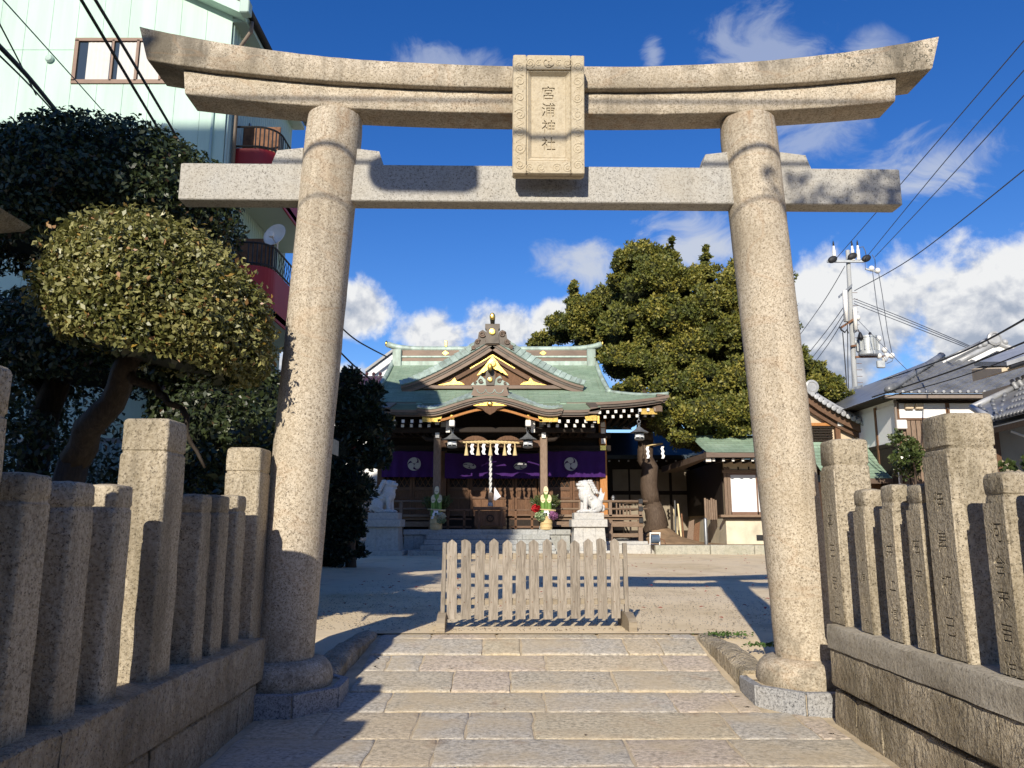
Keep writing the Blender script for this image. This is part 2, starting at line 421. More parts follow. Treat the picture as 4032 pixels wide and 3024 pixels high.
def mat_paving():
    m, t, p = newmat('paving'); g = pos(t)
    rnd = t.new('ShaderNodeObjectInfo').outputs['Random']
    base = t.ramp(rnd, [(0.0, (0.43, 0.385, 0.305)), (0.2, (0.48, 0.41, 0.305)), (0.38, (0.42, 0.39, 0.335)), (0.55, (0.46, 0.39, 0.315)), (0.72, (0.43, 0.395, 0.335)), (0.88, (0.47, 0.41, 0.30)), (1.0, (0.43, 0.365, 0.28))], 'CONSTANT')
    gs = t.vmath('MULTIPLY', g, (0.72, 1.0, 1.0))
    n1 = t.noise(gs, 38, 4, 0.72); n2 = t.noise(g, 2.0, 4, 0.6); n4 = t.noise(g, 70, 3, 0.7)
    col = t.mix(1.0, base, t.ramp(n1, [(0.28, 0.38), (0.46, 0.95), (0.62, 1.45), (0.76, 0.8)]), 'MULTIPLY')
    col = t.mix(t.mapr(n4, 0.60, 0.70, 0, 0.5), col, (0.10, 0.085, 0.07))
    col = t.mix(t.mapr(n2, 0.42, 0.64, 0, 0.65), col, (0.52, 0.425, 0.285))
    n5 = t.noise(g, 4.3, 3, 0.5)
    col = t.mix(t.mapr(n5, 0.60, 0.74, 0, 0.35), col, (0.31, 0.17, 0.085))
    h = t.math('ADD', t.noise(gs, 20, 5, 0.65, 0.3), t.math('MULTIPLY', n1, 0.5))
    setp(t, p, col, 0.9, 0, t.bump(h, 0.45, 0.008), 0.25)
mat_paving()
def mat_sand():
    m, t, p = newmat('sand'); g = pos(t)
    n0 = t.noise(g, 0.35, 5, 0.6); n1 = t.noise(g, 6, 5, 0.65); n2 = t.noise(g, 120, 3, 0.7)
    col = t.ramp(n0, [(0.32, (0.60, 0.475, 0.29)), (0.5, (0.78, 0.64, 0.43)), (0.66, (0.70, 0.59, 0.42))])
    col = t.mix(t.mapr(n1, 0.35, 0.7, 0, 0.5), col, (0.80, 0.66, 0.45))
    col = t.mix(t.mapr(n2, 0.55, 0.72, 0, 0.45), col, (0.44, 0.345, 0.22))
    col = t.mix(t.mapr(t.noise(g, 1.7, 4, 0.6), 0.54, 0.72, 0, 0.6), col, (0.42, 0.33, 0.215))
    h = t.math('ADD', t.math('MULTIPLY', n1, 1.0), t.math('MULTIPLY', n2, 0.25))
    setp(t, p, col, 0.95, 0, t.bump(h, 0.5, 0.02), 0.15)
mat_sand()
def mat_plain(name, col, rough=0.6, metal=0.0, var=0.12, scale=6, bump=0.0, bscale=60, spec=0.4, stretch=(1, 1, 1)):
    m, t, p = newmat(name); g = pos(t)
    n = t.noise(t.vmath('MULTIPLY', g, stretch), scale, 5, 0.62)
    c = t.mix(1.0, col, t.ramp(n, [(0.25, 1 - var * 1.6), (0.5, 1.0), (0.75, 1 + var)]), 'MULTIPLY')
    nr = t.bump(t.noise(t.vmath('MULTIPLY', g, stretch), bscale, 3, 0.6), bump, 0.006) if bump else None
    setp(t, p, c, rough, metal, nr, spec)
    return m
def wood(name, a, b, c, rough=0.75, stretch=(9, 9, 0.8), scale=6, bump=0.35, crack=0.3):
    m, t, p = newmat(name); g = pos(t)
    gs = t.vmath('MULTIPLY', g, stretch)
    rnd = t.new('ShaderNodeObjectInfo').outputs['Random']
    gs = t.vmath('ADD', gs, t.comb(t.math('MULTIPLY', rnd, 31.0), t.math('MULTIPLY', rnd, 17.0), t.math('MULTIPLY', rnd, 5.0)))
    n1 = t.noise(gs, scale, 5, 0.62, 0.6); n2 = t.noise(gs, scale * 3.2, 3, 0.6)
    col = t.ramp(n1, [(0.28, a), (0.5, b), (0.72, c)])
    col = t.mix(t.mapr(n2, 0.58, 0.72, 0, crack), col, (a[0] * .35, a[1] * .35, a[2] * .35))
    col = t.mix(1.0, col, t.mapr(rnd, 0, 1, 0.86, 1.12), 'MULTIPLY')
    setp(t, p, col, rough, 0, t.bump(t.math('ADD', n1, n2), bump, 0.006), 0.3)
    return m
wood('wood_grey', (0.15, 0.125, 0.098), (0.28, 0.243, 0.20), (0.40, 0.355, 0.30), crack=0.65)
wood('wood_grey_h', (0.21, 0.165, 0.115), (0.33, 0.275, 0.20), (0.42, 0.355, 0.27), stretch=(0.8, 9, 9))
wood('wood_brown', (0.085, 0.042, 0.022), (0.15, 0.078, 0.042), (0.22, 0.12, 0.066))
wood('wood_brown_h', (0.085, 0.045, 0.026), (0.145, 0.082, 0.05), (0.21, 0.13, 0.08), stretch=(0.8, 9, 9))
wood('wood_pale_h', (0.15, 0.095, 0.06), (0.24, 0.165, 0.11), (0.32, 0.235, 0.165), stretch=(0.8, 9, 9))
wood('wood_pale', (0.14, 0.09, 0.06), (0.22, 0.155, 0.11), (0.30, 0.22, 0.16))
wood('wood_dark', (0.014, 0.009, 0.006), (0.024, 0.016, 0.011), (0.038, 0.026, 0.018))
wood('wood_orange', (0.34, 0.13, 0.035), (0.48, 0.21, 0.065), (0.57, 0.28, 0.10), crack=0.12)
wood('bark', (0.045, 0.030, 0.020), (0.085, 0.058, 0.040), (0.13, 0.095, 0.068), stretch=(5, 5, 0.9), bump=1.0, crack=0.5)
wood('bark_dark', (0.020, 0.015, 0.011), (0.038, 0.029, 0.021), (0.06, 0.047, 0.034), stretch=(5, 5, 0.9), bump=1.0, crack=0.5)
mat_plain('gold', (0.83, 0.56, 0.14), 0.32, 1.0, 0.25, 14, 0.8, 22)
mat_plain('gold_dull', (0.45, 0.30, 0.08), 0.42, 0.8, 0.3, 14, 0.8, 25)
mat_plain('white_paint', (0.74, 0.72, 0.68), 0.6, 0, 0.06)
mat_plain('copper_brown', (0.150, 0.105, 0.078), 0.5, 0.25, 0.25, 3.0, 0.1, 20, 0.4, (0.3, 1, 1))
mat_plain('copper_dark', (0.085, 0.070, 0.056), 0.5, 0.25, 0.3, 3.5, 0.2, 20)
mat_plain('purple_cloth', (0.042, 0.006, 0.105), 0.85, 0, 0.15, 3, 0.3, 90)
mat_plain('cloth_white', (0.45, 0.45, 0.45), 0.85, 0, 0.05)
mat_plain('paper', (0.82, 0.82, 0.84), 0.8, 0, 0.03)
mat_plain('straw', (0.62, 0.48, 0.25), 0.85, 0, 0.25, 40, 0.6, 80)
mat_plain('metal_grey', (0.26, 0.27, 0.28), 0.45, 0.6, 0.2)
mat_plain('metal_dark', (0.035, 0.036, 0.038), 0.5, 0.5, 0.2)
mat_plain('steel_pale', (0.46, 0.48, 0.48), 0.45, 0.2, 0.15, 4, 0.1, 30)
mat_plain('concrete_pole', (0.40, 0.41, 0.41), 0.8, 0, 0.15, 3, 0.2, 30, 0.3, (1, 1, 0.2))
mat_plain('rusty', (0.20, 0.10, 0.055), 0.8, 0.2, 0.4, 6)
mat_plain('wire_black', (0.018, 0.018, 0.02), 0.6, 0, 0.1)
mat_plain('wire_grey', (0.10, 0.11, 0.13), 0.6, 0, 0.1)
mat_plain('mint_wall', (0.50, 0.665, 0.575), 0.75, 0, 0.09, 1.6, 0.05, 30, 0.3, (1.6, 1.6, 0.14))
mat_plain('mint_joint', (0.42, 0.52, 0.46), 0.8, 0, 0.05)
mat_plain('mint_side', (0.42, 0.56, 0.53), 0.6, 0, 0.06, 0.8)
mat_plain('mint_trim', (0.40, 0.52, 0.47), 0.6, 0, 0.06, 0.8)
mat_plain('red_paint', (0.34, 0.016, 0.018), 0.5, 0, 0.12, 1.5)
mat_plain('brown_frame', (0.20, 0.115, 0.075), 0.5, 0, 0.1)
mat_plain('pipe_brown', (0.235, 0.19, 0.155), 0.6, 0, 0.1)
mat_plain('curtain', (0.62, 0.61, 0.58), 0.9, 0, 0.05)
mat_plain('plaster_white', (0.80, 0.79, 0.77), 0.85, 0, 0.04, 0.7)
mat_plain('plaster_beige', (0.60, 0.485, 0.34), 0.9, 0, 0.08, 1.0)
mat_plain('plaster_base', (0.66, 0.60, 0.46), 0.9, 0, 0.18, 1.3, 0.1, 20)
mat_plain('plaster_shade', (0.30, 0.255, 0.19), 0.9, 0, 0.15, 1.3)  # darker copy of the beige plaster, shade put into its colour
mat_plain('shoji', (0.75, 0.77, 0.79), 0.7, 0, 0.04, 1.5)
mat_plain('mortar', (0.50, 0.41, 0.28), 0.95, 0, 0.2, 8, 0.5, 60)
mat_plain('asphalt', (0.055, 0.055, 0.055), 0.9, 0, 0.2, 3, 0.4, 90)
mat_plain('soil', (0.24, 0.16, 0.095), 0.95, 0, 0.3, 2, 0.6, 20)
mat_plain('tile_grey', (0.165, 0.17, 0.178), 0.36, 0.0, 0.30, 1.6, 0.1, 20, 0.6)
mat_plain('tile_pale', (0.34, 0.345, 0.35), 0.42, 0.0, 0.25, 1.6, 0.1, 20, 0.6)
mat_plain('tile_purple', (0.085, 0.035, 0.040), 0.4, 0.0, 0.35, 5, 0.1, 20, 0.5)
mat_plain('roof_blue', (0.030, 0.05, 0.075), 0.5, 0.0, 0.25, 2)
mat_plain('bamboo_cut', (0.72, 0.60, 0.36), 0.7, 0, 0.1)
mat_plain('bamboo', (0.15, 0.27, 0.055), 0.4, 0, 0.2)
mat_plain('bamboo_wrap', (0.60, 0.45, 0.22), 0.7, 0, 0.2, 20, 0.2, 40, 0.4, (4, 4, .3))
mat_plain('red_flower', (0.45, 0.012, 0.018), 0.6, 0, 0.2, 10)
mat_plain('cabbage_green', (0.30, 0.38, 0.20), 0.7, 0, 0.35, 14)
mat_plain('cabbage_purple', (0.26, 0.10, 0.22), 0.7, 0, 0.35, 14)
mat_plain('cabbage_white', (0.62, 0.60, 0.46), 0.7, 0, 0.2, 14)
mat_plain('foliage_core', (0.010, 0.014, 0.006), 0.9, 0, 0.3, 5)  # near-black, stands for the shade inside the crowns
mat_plain('juniper_core', (0.03, 0.034, 0.008), 0.9, 0, 0.3, 5)  # dark olive, stands for the shade between the juniper clumps
mat_plain('grit', (0.30, 0.25, 0.18), 0.9, 0, 0.4, 40)
mat_plain('blue_hose', (0.09, 0.13, 0.19), 0.5, 0, 0.15)
mat_plain('moss_green', (0.07, 0.13, 0.03), 0.9, 0, 0.3, 20)
mat_plain('red_leaf', (0.40, 0.05, 0.03), 0.8, 0, 0.2, 20)
mat_plain('brown_leaf', (0.16, 0.09, 0.045), 0.8, 0, 0.3, 20)
def mat_glass(name, col, rough=0.08):
    m, t, p = newmat(name)
    setp(t, p, col, rough, 0, None, 0.8)
mat_glass('glass_dark', (0.03, 0.045, 0.06))
mat_glass('glass_blue', (0.06, 0.11, 0.17))
def mat_copper():
    m, t, p = newmat('copper_green'); g = pos(t)
    uv = t.new('ShaderNodeUVMap').outputs[0]
    x, y, z = t.sep(uv)
    n0 = t.noise(g, 0.9, 5, 0.62); n1 = t.noise(t.vmath('MULTIPLY', g, (3.0, 1.0, 0.6)), 2.2, 4, 0.6); n2 = t.noise(g, 9, 3, 0.6)
    row = t.math('FLOOR', y); fy = t.math('FRACT', y)
    wn = t.new('ShaderNodeTexWhiteNoise', noise_dimensions='2D')
    colx = t.math('ADD', t.math('MULTIPLY', x, 2.2), t.math('MULTIPLY', t.math('MODULO', row, 2.0), 0.5))
    t.put(wn.inputs['Vector'], t.comb(t.math('FLOOR', colx), row, 0.0)); fx = t.math('FRACT', colx)
    col = t.ramp(n0, [(0.3, (0.195, 0.29, 0.20)), (0.5, (0.25, 0.355, 0.25)), (0.7, (0.31, 0.415, 0.30))])
    col = t.mix(t.mapr(n1, 0.45, 0.75, 0, 0.35), col, (0.37, 0.45, 0.345))
    col = t.mix(1.0, col, t.mapr(wn.outputs['Value'], 0, 1, 0.86, 1.12), 'MULTIPLY')
    col = t.mix(t.mapr(n2, 0.58, 0.75, 0, 0.5), col, (0.12, 0.15, 0.12))
    seam = t.math('MAXIMUM', t.mapr(fy, 0.20, 0.05), t.math('MULTIPLY', t.mapr(t.math('ABSOLUTE', t.math('SUBTRACT', fx, 0.5)), 0.46, 0.49), 0.6))
    col = t.mix(t.math('MULTIPLY', seam, 0.62), col, (0.055, 0.065, 0.05))
    setp(t, p, col, 0.62, 0.0, t.bump(t.math('SUBTRACT', 1.0, seam), 0.5, 0.02), 0.35)
mat_copper()
def mat_copper_tile():
    m, t, p = newmat('copper_tile'); g = pos(t)
    rnd = t.new('ShaderNodeObjectInfo').outputs['Random']
    n0 = t.noise(t.vmath('MULTIPLY', g, (1, 1, 0.35)), 3.5, 5, 0.62)
    col = t.ramp(n0, [(0.3, (0.235, 0.27, 0.23)), (0.5, (0.33, 0.415, 0.36)), (0.7, (0.46, 0.55, 0.49))])
    col = t.mix(1.0, col, t.mapr(rnd, 0, 1, 0.75, 1.1), 'MULTIPLY')
    setp(t, p, col, 0.55, 0.1, None, 0.4)
mat_copper_tile()
def mat_leaf(name, a, b, c, rough=0.45, trans=0.22, accent=None):
    m, t, p = newmat(name)
    tc = t.new('ShaderNodeAttribute', attribute_name='tint').outputs['Color']
    r, g, bl = t.sep(tc)
    col = t.ramp(r, [(0.0, a), (0.5, b), (1.0, c)])
    if accent: col = t.mix(t.mapr(g, 0.93, 0.96), col, t.mix(t.mapr(g, 0.96, 1.0), accent[0], accent[1]))
    setp(t, p, col, rough, 0, None, 0.5)
    tr = t.new('ShaderNodeBsdfTranslucent'); t.put(tr.inputs[0], t.mix(0.5, col, (c[0] * 1.4, c[1] * 1.5, c[2])))
    mx = t.new('ShaderNodeMixShader'); mx.inputs[0].default_value = trans
    t.l.new(p.outputs[0], mx.inputs[1]); t.l.new(tr.outputs[0], mx.inputs[2])
    out = [n for n in t.n if n.type == 'OUTPUT_MATERIAL'][0]
    t.l.new(mx.outputs[0], out.inputs[0])
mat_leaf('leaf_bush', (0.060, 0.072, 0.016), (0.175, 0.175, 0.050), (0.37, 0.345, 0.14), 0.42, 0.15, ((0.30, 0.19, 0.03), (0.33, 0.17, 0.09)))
mat_leaf('leaf_bush_dark', (0.016, 0.026, 0.010), (0.036, 0.052, 0.018), (0.07, 0.088, 0.032), 0.4, 0.12, ((0.09, 0.06, 0.03), (0.11, 0.06, 0.03)))  # darker copy of the bush leaf, crown shade put into its colour
mat_leaf('leaf_juniper', (0.062, 0.085, 0.016), (0.150, 0.155, 0.026), (0.285, 0.245, 0.042), 0.6, 0.12)
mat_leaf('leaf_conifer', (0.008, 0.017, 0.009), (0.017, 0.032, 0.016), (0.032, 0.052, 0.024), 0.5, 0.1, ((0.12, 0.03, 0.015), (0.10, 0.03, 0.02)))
mat_leaf('leaf_camellia', (0.030, 0.050, 0.014), (0.065, 0.09, 0.025), (0.12, 0.15, 0.05), 0.3, 0.12)
mat_leaf('leaf_red', (0.07, 0.02, 0.015), (0.13, 0.04, 0.02), (0.2, 0.08, 0.03), 0.5, 0.15)
# ---------------------------------------------------------------- ground
rng = random.Random(7)
def plane(name, x0, x1, y0, y1, z, mat, kind='structure'):
    b = MB(); b.add([(x0, y0, z), (x1, y0, z), (x1, y1, z), (x0, y1, z)], [(0, 1, 2, 3)])
    return tag(b.build(name, MT[mat], fix=False), kind=kind)
plane('ground', -900, 900, -400, 1500, -0.06, 'soil')
plane('road', -60, 60, -10, -3.4, -0.04, 'asphalt')
GZ = 0.35
def courtyard():
    b = MB()
    def hz(x, y):
        e = 0.02 * math.sin(x * 1.3 + y * .7) * math.sin(y * .9 - x * .4) + 0.012 * math.sin(x * 3.1) * math.cos(y * 2.7)
        f = min(1.0, max(0.0, (y - 9) / 3))
        return GZ + e * f
    def sheet(xs, ys): b.grid(lambda x, y: (x, y, hz(x, y) - (.15 * min(1, max(0, (8.35 - y) / 1.4)) if -2.65 < x < 2.96 else 0)), xs, ys)
    lin = lambda a, c, n: [a + (c - a) * i / n for i in range(n + 1)]
    sheet(lin(-40, 60, 100), lin(8.6, 70, 90))
    sheet(lin(-40, -2.6, 30), lin(3.0, 8.6, 8)); sheet(lin(-2.6, -1.60, 4), lin(6.9, 8.6, 8))
    sheet(lin(2.95, 40, 30), lin(3.0, 8.6, 8)); sheet(lin(2.04, 2.95, 4), lin(6.9, 8.6, 8))
    o = b.build('courtyard_ground', MT['sand'], smooth=True); tag(o, kind='structure')
courtyard()

# ---------------------------------------------------------------- stone path
def path():
    rows = [(1.2, -.02), (2.1, -.01), (2.95, 0), (3.6, 0), (4.2, 0), (4.68, 0), (5.21, 0), (5.78, .015), (6.46, .04), (6.97, .085), (7.50, .165), (7.94, .235), (8.42, .325), (8.72, .345)]
    def zy(y):
        for (a, za), (c, zc) in zip(rows, rows[1:]):
            if a <= y <= c: return za + (zc - za) * (y - a) / (c - a)
        return rows[-1][1]
    b = MB()
    ys = [r[0] for r in rows]
    b.grid(lambda x, y: (x, y, zy(y) - 0.009), [-2.1 + i * .2 for i in range(24)], [ys[0] + (8.75 - ys[0]) * i / 50 for i in range(51)])
    root = b.build('path', MT['mortar'], smooth=True); tag(root, kind='structure')
    px = {6: [1500, 1735, 2440, 2830], 7: [1330, 1668, 1855, 2095, 2800, 3080], 8: [1568, 2135, 2600, 2810], 9: [1440, 1800, 2010, 2390, 2880], 10: [1560, 1685, 2140, 2570, 2860], 11: [1908, 2048, 2435, 2560], 12: [1720, 1960, 2330, 2600]}
    for i in range(len(rows) - 1):
        (y0, _), (y1, _) = rows[i], rows[i + 1]
        za, zb = rows[i][1], rows[i + 1][1]
        if i in (9, 11): za += 0.012
        ym = (y0 + y1) / 2
        xl = -1.93 if y1 < 6.5 else (-1.40 if y0 > 6.9 else -1.47)
        xr = 2.40 if y1 < 6.5 else (1.93 if y0 > 6.9 else 1.99)
        if i in px:
            cuts = [xl]
            for q in px[i]:
                X = (q - CX) / FPX * ym * 1.07 * 0.955
                if xl + .18 < X < xr - .18: cuts.append(X)
            cuts.append(xr)
        else:
            cuts = [xl]
            while cuts[-1] < xr - 0.95: cuts.append(cuts[-1] + rng.uniform(.5, 1.15))
            cuts.append(xr)
        for a, c in zip(cuts, cuts[1:]):
            s = MB(); g = 0.007; x0, x1 = a + g, c - g; Y0, Y1 = y0 + g, y1 - g
            # wobbly outline
            out = []
            nx = max(3, int((x1 - x0) / .12)); ny = 4
            def w(k=1.0): return rng.uniform(-.012, .012) * k
            for k in range(nx + 1): out.append((x0 + (x1 - x0) * k / nx, Y0 + w()))
            for k in range(1, ny): out.append((x1 + w(), Y0 + (Y1 - Y0) * k / ny))
            for k in range(nx, -1, -1): out.append((x0 + (x1 - x0) * k / nx, Y1 + w()))
            for k in range(ny - 1, 0, -1): out.append((x0 + w(), Y0 + (Y1 - Y0) * k / ny))
            mx, my = (x0 + x1) / 2, (Y0 + Y1) / 2
            tilt = rng.uniform(-.006, .006)
            zz = lambda x, y: za + (zb - za) * (y - y0) / (y1 - y0) + tilt * (x - mx)
            def ring(ins, dz):
                r = []
                for x, y in out:
                    dx, dy = x - mx, y - my
                    fx = 1 - ins / max(abs(x1 - mx), .05); fy = 1 - ins / max(abs(Y1 - my), .05)
                    X, Yv = mx + dx * fx, my + dy * fy
                    r.append((X, Yv, zz(X, Yv) + dz))
                return r
            s.loft([ring(0, -.09), ring(0, -.007), ring(.006, -.002), ring(.02, .0005), ring(.12, .001)])
            s.build('paving_stone', MT['paving'], root, smooth=40, fix=False)
    # sand-filled edge and long kerb stones either side
    for side, (xa, ya, za), (xb, yb, zb) in ((-1, (-1.56, 7.16, .22), (-1.43, 8.52, .385)), (1, (2.0, 7.06, .24), (1.94, 8.42, .375))):
        kb = MB(); n = 10; rings = []
        for k in range(n + 1):
            t = k / n; x = xa + (xb - xa) * t; y = ya + (yb - ya) * t; z = za + (zb - za) * t + .07 * math.sin(math.pi * min(t * 1.15, 1)) * .6
            wd = 0.27 - .05 * t; j = lambda: rng.uniform(-.009, .009)
            rings.append([(x + j(), y, z - .3), (x + j(), y, z - .03 + j()), (x + side * .035, y, z + j()), (x + side * wd * .5, y, z + .01 + j()), (x + side * wd, y, z - .02 + j()), (x + side * (wd + .02), y, z - .3)])
        kb.loft(rings)
        kb.build('kerb_stone', MT['granite_base'], root, smooth=45)
path()
# small weeds and fallen leaves
def weeds(name, cx_, cy_, n, label, r=.12):
    g = np.random.default_rng(n)
    P = np.stack([cx_ + g.normal(size=n) * r, cy_ + g.normal(size=n) * r * .5, GZ + .02 + g.uniform(0, .025, n)], 1)
    V, F = leaves(P, np.tile((0, 0, 1.0), (n, 1)), .035, .6, g, .5)
    o = spread(name, V, F, None, MT['moss_green']); tag(o, label, 'weed', 'low weeds beside the right kerb stone', 'stuff')
weeds('weed_patch', 2.22, 8.30, 160, 'larger flat weed patch on the sand beside the right kerb stone')
weeds('weed_patch', 2.38, 7.60, 110, 'smaller weed patch on the sand close behind the right pillar base', .09)
def litter():
    g = np.random.default_rng(5)
    n = 230
    P = np.stack([g.uniform(-3, 9.5, n), g.uniform(9.6, 30, n), np.full(n, GZ + .035)], 1)
    V, F = leaves(P, np.tile((0, 0, 1.0), (n, 1)), .075, .55, g, .8)
    tag(spread('fallen_leaves', V, F, None, MT['red_leaf']), 'scattered red fallen leaves lying on the sandy courtyard', 'fallen leaves', kind='stuff')
    n = 5200
    P = np.stack([g.uniform(-3, 4, n), 8.75 + np.abs(g.normal(size=n)) * 3.5, np.full(n, GZ + .006)], 1); P[:, 2] += np.where(P[:, 1] > 9, .012, 0)
    V, F = leaves(P, np.tile((0, 0, 1.0), (n, 1)), .022, .8, g, .75)
    tag(spread('courtyard_grit', V, F, None, MT['grit']), 'loose grit and small pebbles on the sand behind the path', 'grit', kind='stuff')
    n = 90
    P = np.stack([g.uniform(-1.2, 2.0, n), g.uniform(4.8, 8.6, n), np.zeros(n)], 1)
    P = P[:14]; P[:, 2] = np.where(P[:, 1] < 6.4, .03, .04 + (P[:, 1] - 6.4) * .15)
    V, F = leaves(P, np.tile((0, 0, 1.0), (14, 1)), .035, .6, g, .8)
    tag(spread('dry_leaf_bits', V, F, None, MT['brown_leaf']), 'few small dry brown leaf bits on the paving stones', 'leaf litter', kind='stuff')
litter()

# ---------------------------------------------------------------- carved writing
def glyph_splines(ch):
    cu = bpy.data.curves.new('glyph', 'FONT'); cu.body = ch; cu.size = 1.0
    o = bpy.data.objects.new('glyph', cu); COL.objects.link(o)
    dg = bpy.context.evaluated_depsgraph_get()
    c = o.to_curve(dg); res = []
    for s in c.splines: res.append([(tuple(b.co), tuple(b.handle_left), tuple(b.handle_right)) for b in s.bezier_points])
    o.to_curve_clear(); bpy.data.objects.remove(o); bpy.data.curves.remove(cu)
    return res
GL = {}
def carved_sheet(chars, w, h, depth, size, y_top, step, weight=0.0, wide=1.0):
    """sheet w x h (x right, y up, origin centre) pierced by a vertical column of characters, thickness depth in z"""
    cu = bpy.data.curves.new('sheet', 'CURVE'); cu.dimensions = '2D'; cu.fill_mode = 'BOTH'; cu.extrude = depth / 2; cu.resolution_u = 3
    cu.offset = 0
    sp = cu.splines.new('POLY'); sp.points.add(3)
    for p, (x, y) in zip(sp.points, ((-w / 2, -h / 2), (w / 2, -h / 2), (w / 2, h / 2), (-w / 2, h / 2))): p.co = (x, y, 0, 1)
    sp.use_cyclic_u = True
    for i, ch in enumerate(chars):
        if ch not in GL: GL[ch] = glyph_splines(ch)
        cyy = y_top - step * i
        pts_all = [p for s in GL[ch] for p, _, _ in s]
        mx = (max(p[0] for p in pts_all) + min(p[0] for p in pts_all)) / 2; my = (max(p[1] for p in pts_all) + min(p[1] for p in pts_all)) / 2
        for s in GL[ch]:
            sp = cu.splines.new('BEZIER'); sp.bezier_points.add(len(s) - 1); sp.use_cyclic_u = True
            T = lambda q: ((q[0] - mx) * size * wide, (q[1] - my) * size + cyy, 0)
            for bp, (co, hl, hr) in zip(sp.bezier_points, s):
                bp.handle_left_type = bp.handle_right_type = 'FREE'
                bp.co = T(co); bp.handle_left = T(hl); bp.handle_right = T(hr)
    o = bpy.data.objects.new('sheet', cu); COL.objects.link(o)
    dg = bpy.context.evaluated_depsgraph_get()
    me = bpy.data.meshes.new_from_object(o.evaluated_get(dg))
    bpy.data.objects.remove(o); bpy.data.curves.remove(cu)
    me.materials.clear()
    return me
def tomoe(mb, r, M, th=0.01, ccw=1):
    """three-comma crest in the xz plane facing -y, radius r"""
    for k in range(3):
        a0 = math.pi / 2 + k * 2 * math.pi / 3
        hc = (0.50 * r * math.cos(a0), 0.50 * r * math.sin(a0)); hr = 0.42 * r
        n = 18
        mb.prism([(hc[0] + hr * math.cos(2 * math.pi * j / n), hc[1] + hr * math.sin(2 * math.pi * j / n)) for j in range(n)], -th - .002, 0, 'y', M)
        outer, inner = [], []
        m = 16
        for j in range(m + 1):
            t = j / m; a = a0 + ccw * (t * 2.0)
            outer.append((0.92 * r * math.cos(a), 0.92 * r * math.sin(a)))
            ri = (0.92 - 0.80 * (1 - t) ** 1.9) * r
            inner.append((ri * math.cos(a), ri * math.sin(a)))
        poly = outer + inner[::-1]
        if ccw < 0: poly = poly[::-1]
        for j in range(m):
            q = [outer[j], outer[j + 1], inner[j + 1], inner[j]]
            mb.prism(q if ccw > 0 else q[::-1], -th, 0, 'y', M)

